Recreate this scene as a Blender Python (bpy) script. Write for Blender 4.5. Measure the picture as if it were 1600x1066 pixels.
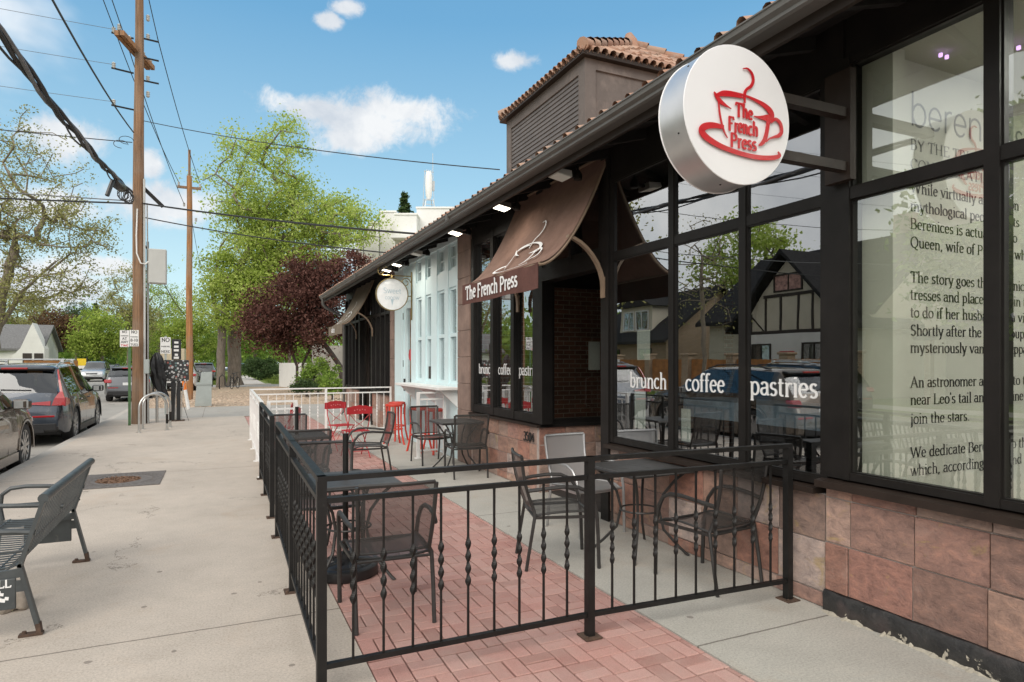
import bpy, bmesh, math, random
import numpy as np
from mathutils import Vector, Matrix
random.seed(7); RNG = np.random.default_rng(7)
sc = bpy.context.scene
for o in list(bpy.data.objects): bpy.data.objects.remove(o)
COL = sc.collection
PI = math.pi
def R(a): return math.radians(a)

# ------------------------------------------------------------------ camera
cam = bpy.data.cameras.new("camera"); camo = bpy.data.objects.new("camera", cam); COL.objects.link(camo)
camo.location = (0, 0, 1.6)
camo.rotation_euler = (R(90), 0, -R(24.702))
cam.sensor_width = 36; cam.lens = 36 * 1000 / 1600
cam.shift_y = 33 / 1600
cam.clip_start = .05; cam.clip_end = 2000
sc.camera = camo

# ------------------------------------------------------------------ light, sky, exposure
SUN_EL, SUN_AZ = R(40), R(-138)          # azimuth from +Y towards +X: sun behind the street side, left of the camera
sun = bpy.data.lights.new("sun", 'SUN'); suno = bpy.data.objects.new("sun", sun); COL.objects.link(suno)
sun.energy = 2.4; sun.angle = R(45); sun.color = (1, .93, .84)
sd = Vector((math.sin(SUN_AZ) * math.cos(SUN_EL), math.cos(SUN_AZ) * math.cos(SUN_EL), math.sin(SUN_EL)))
suno.rotation_euler = sd.to_track_quat('Z', 'Y').to_euler()
sc.view_settings.view_transform = 'Standard'; sc.view_settings.look = 'None'
sc.view_settings.exposure = 0.0; sc.view_settings.gamma = 1

class NT:
    """small helper round a node tree"""
    def __init__(s, tree): s.t = tree; s.n = tree.nodes; s.l = tree.links
    def new(s, typ, **kw):
        nd = s.n.new(typ)
        for k, v in kw.items(): setattr(nd, k, v)
        return nd
    def put(s, sock, v):
        if isinstance(v, bpy.types.NodeSocket): s.l.new(v, sock)
        elif v is not None: sock.default_value = v
    def math(s, op, a, b=None, c=None, clamp=False):
        nd = s.new('ShaderNodeMath', operation=op); nd.use_clamp = clamp
        s.put(nd.inputs[0], a)
        if b is not None: s.put(nd.inputs[1], b)
        if c is not None: s.put(nd.inputs[2], c)
        return nd.outputs[0]
    def vmath(s, op, a, b=None):
        nd = s.new('ShaderNodeVectorMath', operation=op); s.put(nd.inputs[0], a)
        if b is not None: s.put(nd.inputs[1], b)
        return nd.outputs[1] if op in ('DOT_PRODUCT', 'LENGTH', 'DISTANCE') else nd.outputs[0]
    def pos(s): return s.new('ShaderNodeNewGeometry').outputs['Position']
    def obj(s): return s.new('ShaderNodeTexCoord').outputs['Object']
    def sep(s, v):
        nd = s.new('ShaderNodeSeparateXYZ'); s.put(nd.inputs[0], v); return nd.outputs
    def comb(s, x=0, y=0, z=0):
        nd = s.new('ShaderNodeCombineXYZ')
        for i, v in enumerate((x, y, z)): s.put(nd.inputs[i], v)
        return nd.outputs[0]
    def noise(s, vec, scale=5, detail=4, rough=.6, dist=0):
        nd = s.new('ShaderNodeTexNoise'); s.put(nd.inputs['Vector'], vec)
        nd.inputs['Scale'].default_value = scale; nd.inputs['Detail'].default_value = detail
        nd.inputs['Roughness'].default_value = rough; nd.inputs['Distortion'].default_value = dist
        return nd.outputs[0]
    def voro(s, vec, scale=5, feature='F1', out='Distance'):
        nd = s.new('ShaderNodeTexVoronoi', feature=feature); s.put(nd.inputs['Vector'], vec)
        nd.inputs['Scale'].default_value = scale; return nd.outputs[out]
    def ramp(s, fac, stops, interp='LINEAR'):
        nd = s.new('ShaderNodeValToRGB'); s.put(nd.inputs[0], fac); cr = nd.color_ramp; cr.interpolation = interp
        while len(cr.elements) < len(stops): cr.elements.new(.5)
        for e, (p, c) in zip(cr.elements, stops):
            e.position = p
            e.color = (*c, 1) if isinstance(c, (tuple, list)) and len(c) == 3 else ((c, c, c, 1) if not isinstance(c, (tuple, list)) else c)
        return nd.outputs[0]
    def mix(s, fac, a, b, blend='MIX'):
        nd = s.new('ShaderNodeMix', data_type='RGBA', blend_type=blend)
        s.put(nd.inputs[0], fac)
        for i, v in ((6, a), (7, b)):
            if isinstance(v, tuple) and len(v) == 3: v = (*v, 1)
            s.put(nd.inputs[i], v)
        return nd.outputs[2]
    def bump(s, h, strength=.3, dist=.01):
        nd = s.new('ShaderNodeBump'); s.put(nd.inputs['Height'], h)
        nd.inputs['Strength'].default_value = strength; nd.inputs['Distance'].default_value = dist
        return nd.outputs[0]

w = bpy.data.worlds.new("World"); sc.world = w; w.use_nodes = True
wn = NT(w.node_tree); w.node_tree.nodes.clear()
sky = wn.new('ShaderNodeTexSky', sky_type='NISHITA'); sky.sun_disc = False
sky.sun_elevation = SUN_EL; sky.sun_rotation = SUN_AZ; sky.altitude = 1600; sky.air_density = 1.0; sky.dust_density = 1.2; sky.ozone_density = 1.6
dirv = wn.new('ShaderNodeTexCoord').outputs['Generated']
dx, dy, dz = wn.sep(dirv)
az = wn.math('ARCTAN2', dx, dy); el = wn.math('ARCSINE', dz)
n1 = wn.noise(dirv, 7, 8, .62, .4); n2 = wn.noise(dirv, 24, 9, .68, .4)
wob = wn.math('ADD', wn.math('MULTIPLY', wn.math('SUBTRACT', n1, .5), 2.2), wn.math('MULTIPLY', wn.math('SUBTRACT', n2, .5), 1.9))
YAW = R(24.702)
def sky_dir(u, v):
    x, y = (u - 800) / 1000, (566 - v) / 1000
    return math.atan(x) + YAW, math.atan(y * math.cos(math.atan(x)))
dmin = None
for (u, v, a, e) in [(560, 190, .115, .034), (625, 172, .10, .028), (490, 172, .075, .022), (540, 215, .07, .02), (800, 98, .036, .015), (100, 215, .05, .03), (255, 318, .075, .028), (165, 415, .038, .016), (540, 10, .03, .012), (512, 30, .02, .012), (60, 320, .06, .02), (235, 255, .018, .02), (70, 440, .06, .03), (640, 395, .12, .03), (1000, 250, .08, .03)]:
    a0, e0 = sky_dir(u, v)
    ddx = wn.math('DIVIDE', wn.math('SUBTRACT', az, a0), a); ddy = wn.math('DIVIDE', wn.math('SUBTRACT', el, e0), e)
    d = wn.math('SQRT', wn.math('ADD', wn.math('MULTIPLY', ddx, ddx), wn.math('MULTIPLY', ddy, ddy)))
    dmin = d if dmin is None else wn.math('MINIMUM', dmin, d)
nd = wn.new('ShaderNodeMapRange', interpolation_type='SMOOTHSTEP'); wn.put(nd.inputs[0], wn.math('SUBTRACT', dmin, wob))
nd.inputs[1].default_value = 1.25; nd.inputs[2].default_value = .45; nd.inputs[3].default_value = 0; nd.inputs[4].default_value = .95
cmask = nd.outputs[0]
# a broad bank of cloud over the houses across the street ; extended out of view behind the camera, overhead and building side to add light
bank = wn.math('ADD', wn.math('MAXIMUM', wn.vmath('DOT_PRODUCT', dirv, (-.95, .1, .28)), wn.math('MAXIMUM', wn.vmath('DOT_PRODUCT', dirv, (-.25, -.94, .22)), wn.math('MAXIMUM', wn.vmath('DOT_PRODUCT', dirv, (-.35, -.35, .87)), wn.vmath('DOT_PRODUCT', dirv, (.72, -.42, .55))))), wn.math('MULTIPLY', wn.math('SUBTRACT', wn.noise(dirv, 2.2, 6, .6, .3), .5), 1.1))
nd = wn.new('ShaderNodeMapRange', interpolation_type='SMOOTHSTEP'); wn.put(nd.inputs[0], bank)
nd.inputs[1].default_value = .42; nd.inputs[2].default_value = .72; nd.inputs[3].default_value = 0; nd.inputs[4].default_value = .96
bmask = nd.outputs[0]
csh = wn.ramp(wn.noise(dirv, 11, 6, .6, .2), [(.3, (.62, .68, .76)), (.6, (.95, .96, .97))])
bsh = wn.ramp(wn.noise(dirv, 3.4, 6, .6, .2), [(.3, (.80, .83, .88)), (.7, (1.55, 1.52, 1.46))])
skyn = wn.mix(1.0, sky.outputs[0], (.20, .275, .205), 'MULTIPLY')
elr = wn.math('DIVIDE', wn.math('MAXIMUM', el, 0.), 1.571, clamp=True)
grad = wn.ramp(elr, [(0, (.82, .91, .95)), (.08, (.60, .79, .90)), (.17, (.375, .625, .835)), (.31, (.168, .418, .71)), (.6, (.085, .27, .56)), (1, (.06, .2, .48))])
skyc = wn.mix(.85, skyn, grad)
colr = wn.mix(cmask, skyc, csh); colr = wn.mix(bmask, colr, bsh)
bg = wn.new('ShaderNodeBackground'); wn.put(bg.inputs[0], colr); bg.inputs[1].default_value = 1.0   # the sky colours above are already scaled to exposure 0
wo = wn.new('ShaderNodeOutputWorld'); wn.l.new(bg.outputs[0], wo.inputs[0])

# ------------------------------------------------------------------ materials
MATS = {}
def base(name):
    m = bpy.data.materials.new(name); m.use_nodes = True; t = NT(m.node_tree)
    b = m.node_tree.nodes['Principled BSDF']; MATS[name] = m
    return m, t, b
def mat(name, col, rough=.5, metal=0, var=.18, scale=6, bump=0, bscale=90, spec=.5, coat=0, dirt=None, dscale=3, dthr=.55):
    m, t, b = base(name); p = t.pos()
    n = t.noise(p, scale, 5, .65)
    c2 = tuple(max(0, c * (1 - var)) for c in col); c3 = tuple(min(1, c * (1 + var)) for c in col)
    c = t.ramp(n, [(.3, c2), (.7, c3)])
    if dirt:
        dm = t.ramp(t.noise(p, dscale, 7, .7, .3), [(dthr, 0.), (dthr + .15, 1.)])
        c = t.mix(dm, c, dirt)
    t.put(b.inputs['Base Color'], c); t.put(b.inputs['Roughness'], t.math('ADD', t.math('MULTIPLY', t.noise(p, scale * 3, 3), .25), rough - .12, clamp=True))
    b.inputs['Metallic'].default_value = metal; b.inputs['Specular IOR Level'].default_value = spec
    if coat: b.inputs['Coat Weight'].default_value = coat; b.inputs['Coat Roughness'].default_value = .04
    if bump: t.put(b.inputs['Normal'], t.bump(t.noise(p, bscale, 5, .7), bump, .006))
    return m

def joint_lines(t, coord, positions, wob, wdt=.012):
    f = None
    for y in positions:
        d = t.math('ABSOLUTE', t.math('ADD', t.math('SUBTRACT', coord, y), wob))
        k = t.math('LESS_THAN', d, wdt)
        f = k if f is None else t.math('MAXIMUM', f, k)
    return f
def concrete(name, col, xj=(), yj=(), warm=0., crack=.5):
    m, t, b = base(name); p = t.pos(); x, y, z = t.sep(p)
    big = t.noise(p, .55, 5, .6, .4); mid = t.noise(p, 3.2, 6, .7, .2); fine = t.noise(p, 75, 6, .85); sp = t.noise(p, 38, 3, .8)
    dk = tuple(c * .90 for c in col); lt = tuple(min(1, c * 1.07) for c in col)
    c = t.ramp(big, [(.32, dk), (.5, col), (.72, lt)])
    c = t.mix(.55, c, t.ramp(mid, [(.28, (.43, .42, .41)), (.5, (.5, .5, .5)), (.72, (.57, .56, .55))]), 'OVERLAY')
    c = t.mix(.75, c, t.ramp(fine, [(.3, (.25, .25, .25)), (.5, (.5, .5, .5)), (.72, (.72, .72, .71))]), 'OVERLAY')
    rust = t.ramp(t.noise(p, 1.1, 7, .7, .8), [(.56, 0.), (.72, 1.)])
    c = t.mix(t.math('MULTIPLY', rust, .34), c, (.40, .29, .20))
    c = t.mix(t.ramp(t.noise(p, 1.7, 8, .75, .6), [(.56, 0.), (.72, .2)]), c, (.29, .25, .205))
    # small dark spots of old gum and grit
    v = t.voro(p, 3.1); spot = t.math('LESS_THAN', v, t.math('MULTIPLY', t.noise(p, 9, 2), .125))
    c = t.mix(t.math('MULTIPLY', spot, .6), c, (.12, .10, .085))
    c = t.mix(t.ramp(sp, [(.66, 0.), (.76, .35)]), c, (.2, .18, .155))
    wob = t.math('MULTIPLY', t.math('SUBTRACT', t.noise(p, 9, 4), .5), .016)
    jf = None
    if yj: jf = joint_lines(t, y, yj, wob, .007)
    if xj:
        k = joint_lines(t, x, xj, wob, .006); jf = k if jf is None else t.math('MAXIMUM', jf, k)
    if crack:
        e = t.new('ShaderNodeTexVoronoi', feature='DISTANCE_TO_EDGE')
        t.put(e.inputs['Vector'], t.vmath('ADD', p, t.comb(t.noise(p, 2.2, 6, .7), t.noise(p, 2.7, 6, .7), 0)))
        e.inputs['Scale'].default_value = .33
        ck = t.math('MULTIPLY', t.math('LESS_THAN', e.outputs['Distance'], .0022), t.math('GREATER_THAN', t.noise(p, .6, 2), .52))
        jf = t.math('MULTIPLY', ck, crack) if jf is None else t.math('MAXIMUM', jf, t.math('MULTIPLY', ck, crack))
    h = t.math('ADD', t.math('MULTIPLY', fine, .5), t.math('MULTIPLY', mid, .6))
    if jf is not None:
        c = t.mix(t.math('MULTIPLY', jf, .72), c, (.10, .085, .07)); h = t.math('SUBTRACT', h, t.math('MULTIPLY', jf, 1.2))
    t.put(b.inputs['Base Color'], c); b.inputs['Roughness'].default_value = .88; b.inputs['Specular IOR Level'].default_value = .25
    t.put(b.inputs['Normal'], t.bump(h, .35, .004))
    return m

M_walk = concrete('sidewalk_concrete', (.465, .41, .352), yj=(-1.6, 1.3, 4.25, 10.6, 17.2), xj=(), crack=.9)
M_walk2 = concrete('patio_concrete', (.42, .405, .365), yj=(-1.9, .4, 2.84, 6.2, 9.6, 13.1), crack=.0)
M_drive = concrete('driveway_concrete', (.36, .345, .315), xj=(-.4, 2.0), crack=.5)
M_path = concrete('path_concrete', (.48, .45, .41), yj=tuple(46 + 1.5 * i for i in range(8)), crack=.3)
M_kerb = concrete('kerb_concrete', (.43, .40, .36), yj=tuple(-3 + 3 * i for i in range(10)), crack=.2)
def asphalt():
    m, t, b = base('asphalt'); p = t.pos()
    c = t.ramp(t.noise(p, .5, 6, .65), [(.3, (.27, .255, .235)), (.7, (.37, .35, .32))])
    c = t.mix(.6, c, t.ramp(t.noise(p, 90, 3, .8), [(.3, (.25, .25, .25)), (.7, (.72, .72, .7))]), 'OVERLAY')
    e = t.new('ShaderNodeTexVoronoi', feature='DISTANCE_TO_EDGE'); t.put(e.inputs['Vector'], t.vmath('ADD', p, t.comb(t.noise(p, 1.5, 6), t.noise(p, 1.9, 6), 0))); e.inputs['Scale'].default_value = .3
    c = t.mix(t.math('LESS_THAN', e.outputs['Distance'], .006), c, (.04, .04, .04))
    t.put(b.inputs['Base Color'], c); b.inputs['Roughness'].default_value = .85
    t.put(b.inputs['Normal'], t.bump(t.noise(p, 120, 3, .8), .4, .006)); return m
M_asph = asphalt()
def brick_pavers():
    m, t, b = base('brick_pavers'); p = t.pos(); isl = t.new('ShaderNodeNewGeometry').outputs['Random Per Island']
    c = t.ramp(isl, [(0, (.33, .165, .14)), (.2, (.44, .225, .195)), (.5, (.48, .255, .22)), (.8, (.51, .29, .255)), (1, (.39, .20, .175))])
    c = t.mix(.5, c, t.ramp(t.noise(p, 160, 3, .8), [(.25, (.22, .22, .22)), (.75, (.76, .76, .76))]), 'OVERLAY')
    c = t.mix(t.ramp(t.noise(p, 2.2, 6, .7), [(.38, .1), (.72, .6)]), c, (.45, .345, .305))
    t.put(b.inputs['Base Color'], c); b.inputs['Roughness'].default_value = .85; b.inputs['Specular IOR Level'].default_value = .25
    t.put(b.inputs['Normal'], t.bump(t.noise(p, 130, 4, .8), .4, .004)); return m
M_pav = brick_pavers()
def stone_tiles():
    m, t, b = base('slate_tiles'); p = t.pos(); isl = t.new('ShaderNodeNewGeometry').outputs['Random Per Island']
    c = t.ramp(isl, [(0, (.22, .145, .12)), (.13, (.34, .175, .13)), (.26, (.27, .205, .17)), (.40, (.37, .225, .17)), (.52, (.34, .26, .22)), (.64, (.32, .17, .135)), (.75, (.255, .185, .155)), (.86, (.45, .375, .34)), (1, (.40, .26, .20))])
    off = t.vmath('ADD', p, t.comb(t.math('MULTIPLY', isl, 37.), t.math('MULTIPLY', isl, 17.), 0))
    veins = t.noise(t.vmath('MULTIPLY', off, (1, 1, 1.7)), 9, 10, .74, .35)
    c = t.mix(.72, c, t.ramp(veins, [(.30, (.14, .12, .13)), (.45, (.42, .40, .40)), (.55, (.58, .54, .52)), (.70, (.88, .76, .68))]), 'OVERLAY')
    c = t.mix(t.ramp(t.noise(off, 2.6, 8, .8, .3), [(.54, 0.), (.68, .42)]), c, (.40, .29, .245)); c = t.mix(t.ramp(t.noise(t.vmath('ADD', off, (5, 9, 3)), 3.1, 8, .8, .3), [(.56, 0.), (.70, .45)]), c, (.20, .155, .14))
    gold = t.math('MULTIPLY', t.ramp(t.noise(off, 4, 6, .7, 1.2), [(.58, 0.), (.68, 1.)]), t.math('GREATER_THAN', isl, .62))
    c = t.mix(t.math('MULTIPLY', gold, .55), c, (.42, .30, .11))
    scuff = t.ramp(t.noise(p, 60, 5, .75, .5), [(.62, 0.), (.75, .45)])
    c = t.mix(scuff, c, (.45, .38, .34))
    t.put(b.inputs['Base Color'], c); t.put(b.inputs['Roughness'], t.math('ADD', .42, t.math('MULTIPLY', veins, .35)))
    t.put(b.inputs['Normal'], t.bump(t.math('ADD', veins, t.math('MULTIPLY', t.noise(p, 60, 5, .7), .4)), .9, .012)); return m
M_tile = stone_tiles()
M_grout = mat('grout', (.36, .31, .28), .9, var=.2, scale=12, bump=.3)
def terracotta():
    m, t, b = base('terracotta'); p = t.pos(); isl = t.new('ShaderNodeNewGeometry').outputs['Random Per Island']
    c = t.ramp(isl, [(0, (.24, .13, .085)), (.4, (.36, .20, .135)), (.75, (.42, .27, .19)), (1, (.25, .17, .13))])
    c = t.mix(t.ramp(t.noise(p, 9, 7, .7), [(.5, 0.), (.75, .7)]), c, (.34, .30, .26))
    t.put(b.inputs['Base Color'], c); b.inputs['Roughness'].default_value = .85
    t.put(b.inputs['Normal'], t.bump(t.noise(p, 70, 4, .7), .3, .005)); return m
M_terra = terracotta()
def brick_wall(name, c1, c2, mortar, sc_=1.0):
    m, t, b = base(name); p = t.pos(); x, y, z = t.sep(p)
    bt = t.new('ShaderNodeTexBrick'); t.put(bt.inputs['Vector'], t.comb(t.math('ADD', x, y), z, 0))
    bt.inputs['Scale'].default_value = 1.0; bt.inputs['Brick Width'].default_value = .22 * sc_; bt.inputs['Row Height'].default_value = .075 * sc_; bt.inputs['Mortar Size'].default_value = .008 * sc_
    for k, v in (('Color1', c1), ('Color2', c2), ('Mortar', mortar)): bt.inputs[k].default_value = (*v, 1)
    c = t.mix(.5, bt.outputs[0], t.ramp(t.noise(p, 14, 6, .7), [(.3, (.3, .3, .3)), (.7, (.66, .66, .66))]), 'OVERLAY')
    t.put(b.inputs['Base Color'], c); b.inputs['Roughness'].default_value = .9
    t.put(b.inputs['Normal'], t.bump(t.math('SUBTRACT', t.math('MULTIPLY', t.noise(p, 50, 4), .3), bt.outputs[1]), .5, .008)); return m
M_brickin = brick_wall('interior_brick', (.36, .15, .095), (.22, .09, .06), (.46, .38, .31))
M_brickfar = brick_wall('tan_brick', (.38, .27, .17), (.30, .2, .12), (.4, .36, .3))
M_frame = mat('dark_frame', (.012, .0105, .0095), .5, var=.35, scale=3, dirt=(.035, .03, .026), dscale=5, dthr=.64, bump=.08, bscale=200, spec=.28)
M_frame2 = mat('brown_frame', (.026, .018, .014), .5, var=.3, scale=3, dirt=(.07, .055, .045), dscale=7, dthr=.64, spec=.3)
M_soffit = mat('soffit_black', (.008, .0075, .007), .8, var=.4, scale=4)
M_gutter = mat('gutter_paint', (.115, .112, .104), .45, var=.15, scale=1.2, dirt=(.21, .20, .18), dscale=1.8, dthr=.6)
M_brownwall = mat('brown_stucco', (.142, .122, .112), .85, var=.15, scale=2, bump=.3, bscale=120, dirt=(.215, .18, .163), dscale=1.6, dthr=.52)
M_louver = mat('louver_brown', (.115, .103, .097), .6, var=.2, scale=2)
M_teal = mat('teal_paint', (.64, .785, .81), .5, var=.04, scale=1.5, bump=.06, bscale=40, dirt=(.52, .68, .69), dscale=2.5, dthr=.62)
M_white = mat('white_paint', (.78, .775, .755), .4, var=.05, scale=4, dirt=(.62, .58, .53), dscale=9, dthr=.63)
M_blackmetal = mat('black_railing', (.011, .0105, .010), .46, var=.4, scale=9, spec=.35, dirt=(.05, .045, .04), dscale=16, dthr=.63, bump=.12, bscale=160)
M_chairmetal = mat('patio_metal', (.045, .043, .041), .42, metal=.3, var=.2, scale=14, dirt=(.10, .095, .09), dscale=12, dthr=.62)
M_silver = mat('silver_metal', (.40, .40, .40), .35, metal=.7, var=.12, scale=12)
M_galv = mat('galvanised_steel', (.55, .55, .53), .33, metal=.85, var=.12, scale=10, dirt=(.30, .28, .25), dscale=8, dthr=.62)
M_red = mat('red_paint', (.46, .028, .035), .42, var=.15, scale=9, dirt=(.30, .03, .03), dscale=15, dthr=.6)
M_redst = mat('red_stool_paint', (.56, .05, .03), .38, var=.15, scale=9, dirt=(.40, .04, .03), dscale=15, dthr=.6)
M_logored = mat('logo_red', (.52, .008, .016), .35, var=.04)
M_signwhite = mat('sign_white', (.80, .80, .81), .38, var=.02, scale=2)
M_alu = mat('brushed_aluminium', (.66, .66, .66), .34, metal=.8, var=.06, scale=3)
M_canvas = mat('brown_canvas', (.225, .138, .106), .85, var=.14, scale=5, bump=.35, bscale=420, spec=.2, dirt=(.17, .10, .078), dscale=3, dthr=.55)
M_canvas2 = mat('maroon_canvas', (.125, .060, .05), .85, var=.14, scale=5, bump=.35, bscale=420, spec=.2)
M_canvas3 = mat('olive_canvas', (.20, .165, .125), .85, var=.14, scale=5, bump=.3, bscale=420, spec=.2)
M_tan = mat('tan_trim', (.25, .18, .125), .6, var=.15, scale=6)
M_lettw = mat('white_lettering', (.80, .80, .79), .6, var=.03)
M_lettk = mat('black_lettering', (.02, .02, .02), .6, var=.05)
M_lettg = mat('grey_lettering', (.17, .175, .18), .6, var=.05)
M_shopwall = mat('shop_wall', (.60, .60, .54), .9, var=.03, scale=2)
M_shopfloor = mat('shop_floor', (.17, .14, .11), .6, var=.3, scale=3)
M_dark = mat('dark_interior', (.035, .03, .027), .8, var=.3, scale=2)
M_counter = mat('blue_grey_wood', (.34, .45, .58), .55, var=.25, scale=9)
M_paper = mat('paper', (.70, .74, .70), .8, var=.04, scale=20)
M_wood = mat('cedar_board', (.36, .155, .045), .75, var=.35, scale=5)
M_greypaint = mat('grey_green_box', (.36, .395, .38), .5, var=.08, scale=4, dirt=(.28, .28, .25), dscale=5, dthr=.6)
M_greybox = mat('pale_grey_box', (.50, .505, .48), .5, var=.05, scale=4)
M_cable = mat('black_cable', (.022, .022, .023), .6, var=.2)
M_cable2 = mat('grey_cable', (.16, .165, .17), .6, var=.2)
M_plastic = mat('black_plastic', (.018, .018, .019), .35, var=.3, scale=6)
M_green = mat('green_post_paint', (.07, .15, .06), .55, var=.2, scale=12)
M_orange = mat('orange_paint', (.80, .21, .03), .5, var=.08)
M_yellow = mat('yellow_paint', (.78, .55, .03), .5, var=.06)
M_brass = mat('aged_brass', (.20, .15, .06), .45, metal=.6, var=.2, scale=9)
M_rust = mat('rust', (.085, .052, .036), .9, var=.4, scale=18, bump=.3)
M_bench = mat('bench_charcoal', (.055, .062, .064), .42, var=.25, scale=7, dirt=(.12, .115, .105), dscale=9, dthr=.6)
M_cast = mat('cast_iron', (.13, .115, .105), .75, var=.3, scale=20, bump=.4, bscale=140)
M_deadleaf = mat('dead_leaves', (.17, .095, .055), .9, var=.5, scale=60, bump=.9, bscale=70)
M_rock = mat('rock', (.32, .27, .22), .9, var=.3, scale=9, bump=.6, bscale=30)
M_rubber = mat('black_rubber', (.016, .016, .017), .75, var=.3, scale=14)
M_plinth0 = mat('black_plinth_plain', (.022, .022, .024), .55, var=.6, scale=14, dirt=(.42, .38, .31), dscale=7, dthr=.66, bump=.9, bscale=26)
def plinth_mat():
    m, t, b = base('black_plinth'); p = t.pos(); x, y, z = t.sep(p)
    n = t.noise(p, 9, 7, .7, .3); c = t.ramp(t.noise(p, 14, 6, .7), [(.3, (.011, .011, .012)), (.7, (.04, .038, .036))])
    c = t.mix(t.ramp(t.noise(p, 2.2, 4), [(.5, 0.), (.62, .5)]), c, (.10, .07, .065))
    spl = t.math('GREATER_THAN', n, t.math('ADD', .56, t.math('MULTIPLY', z, 1.15)))     # old mortar splashed up from the joint with the paving
    c = t.mix(t.math('MULTIPLY', spl, .92), c, (.46, .42, .34)); t.put(b.inputs['Base Color'], c); t.put(b.inputs['Roughness'], t.math('ADD', .45, t.math('MULTIPLY', spl, .45)))
    t.put(b.inputs['Normal'], t.bump(t.math('ADD', t.noise(p, 30, 5, .7), spl), .9, .008)); return m
M_plinth = plinth_mat()
M_mortar = mat('crumbled_mortar', (.42, .385, .315), .95, var=.2, scale=30, bump=.8, bscale=60)
def pole_wood(name, c):
    m, t, b = base(name); p = t.pos(); x, y, z = t.sep(p)
    q = t.comb(t.math('MULTIPLY', x, 9.), t.math('MULTIPLY', y, 9.), t.math('MULTIPLY', z, .35))
    n = t.noise(q, 2.2, 8, .7, .4)
    cc = t.ramp(n, [(.3, tuple(k * .25 for k in c)), (.42, tuple(k * .75 for k in c)), (.55, tuple(min(1, k * 1.15) for k in c)), (.7, tuple(min(1, k * 1.7) for k in c))])
    cc = t.mix(t.ramp(t.noise(p, 1.3, 5, .6), [(.45, 0.), (.7, .6)]), cc, (.26, .21, .165))
    t.put(b.inputs['Base Color'], cc); b.inputs['Roughness'].default_value = .85
    t.put(b.inputs['Normal'], t.bump(n, .7, .02)); return m
M_pole = pole_wood('utility_pole_wood', (.235, .135, .075))
M_pole2 = pole_wood('orange_pole_wood', (.33, .155, .06))
def bark(name, c):
    m, t, b = base(name); p = t.pos(); x, y, z = t.sep(p)
    q = t.comb(t.math('MULTIPLY', x, 4.), t.math('MULTIPLY', y, 4.), t.math('MULTIPLY', z, .8))
    n = t.noise(q, 3, 8, .7, .8)
    t.put(b.inputs['Base Color'], t.ramp(n, [(.3, tuple(k * .45 for k in c)), (.7, tuple(k * 1.25 for k in c))]))
    b.inputs['Roughness'].default_value = .95; t.put(b.inputs['Normal'], t.bump(n, .9, .05)); return m
M_bark = bark('grey_bark', (.22, .185, .15)); M_bark2 = bark('dark_bark', (.09, .07, .06)); M_bark3 = bark('pale_bark', (.27, .225, .17))
def leaf(name, c1, c2, c3, trans=.35):
    m, t, b = base(name); p = t.pos(); isl = t.new('ShaderNodeNewGeometry').outputs['Random Per Island']
    cl = t.noise(p, .55, 4, .6)
    f = t.math('ADD', t.math('MULTIPLY', isl, .5), t.math('MULTIPLY', cl, .6))
    c = t.ramp(f, [(.2, c1), (.52, c2), (.88, c3)])
    di = t.new('ShaderNodeBsdfDiffuse'); t.put(di.inputs[0], c)
    tr = t.new('ShaderNodeBsdfTranslucent'); t.put(tr.inputs[0], c)
    mx = t.new('ShaderNodeMixShader'); mx.inputs[0].default_value = trans; t.l.new(di.outputs[0], mx.inputs[1]); t.l.new(tr.outputs[0], mx.inputs[2])
    t.l.new(mx.outputs[0], m.node_tree.nodes['Material Output'].inputs[0]); return m
M_leafL = leaf('leaf_lime', (.21, .30, .05), (.43, .54, .12), (.61, .68, .26), .5)
M_leafS = leaf('leaf_spring', (.14, .22, .035), (.30, .40, .075), (.46, .53, .14), .4)
M_leafG = leaf('leaf_green', (.08, .15, .03), (.19, .30, .06), (.34, .46, .10))
M_leafO = leaf('leaf_olive', (.15, .16, .05), (.32, .32, .12), (.48, .46, .22))
M_leafP = leaf('leaf_purple', (.05, .025, .021), (.12, .056, .046), (.25, .135, .112), .3)
M_leafD = leaf('leaf_dark', (.03, .055, .025), (.06, .10, .04), (.11, .16, .065), .2)
M_leafB = leaf('leaf_brownred', (.07, .045, .03), (.15, .085, .055), (.22, .15, .07))
M_grass = leaf('grass_blades', (.07, .11, .025), (.15, .21, .05), (.26, .30, .09), .3)
M_grassbase = mat('lawn', (.14, .18, .05), .95, var=.4, scale=8, bump=.8, bscale=60, spec=.1)
M_dirt = mat('dirt', (.30, .235, .17), .95, var=.3, scale=3, bump=.6, bscale=40, spec=.1)
M_gravel = mat('gravel_ground', (.40, .315, .235), .95, var=.45, scale=16, bump=1., bscale=26, spec=.1)
def glass(name, refl, tint, rough=0.0, thru=(.9, .92, .9)):
    m, t, b = base(name); m.node_tree.nodes.remove(b)
    lw = t.new('ShaderNodeLayerWeight'); lw.inputs[0].default_value = .32
    f = t.math('ADD', refl, t.math('MULTIPLY', lw.outputs['Facing'], .45), clamp=True)
    bf = t.new('ShaderNodeNewGeometry').outputs['Backfacing']
    f = t.math('MULTIPLY', f, t.math('SUBTRACT', 1., bf))
    gl = t.new('ShaderNodeBsdfGlossy'); gl.inputs['Color'].default_value = (*tint, 1); gl.inputs['Roughness'].default_value = rough
    wv = t.bump(t.noise(t.pos(), 1.1, 2, .5), .02, .05); t.put(gl.inputs['Normal'], wv)
    tr = t.new('ShaderNodeBsdfTransparent'); tr.inputs[0].default_value = (*thru, 1)
    mx = t.new('ShaderNodeMixShader'); t.put(mx.inputs[0], f); t.l.new(tr.outputs[0], mx.inputs[1]); t.l.new(gl.outputs[0], mx.inputs[2])
    t.l.new(mx.outputs[0], m.node_tree.nodes['Material Output'].inputs[0]); return m
M_glass = glass('shop_glass', .34, (.82, .84, .86))
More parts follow.
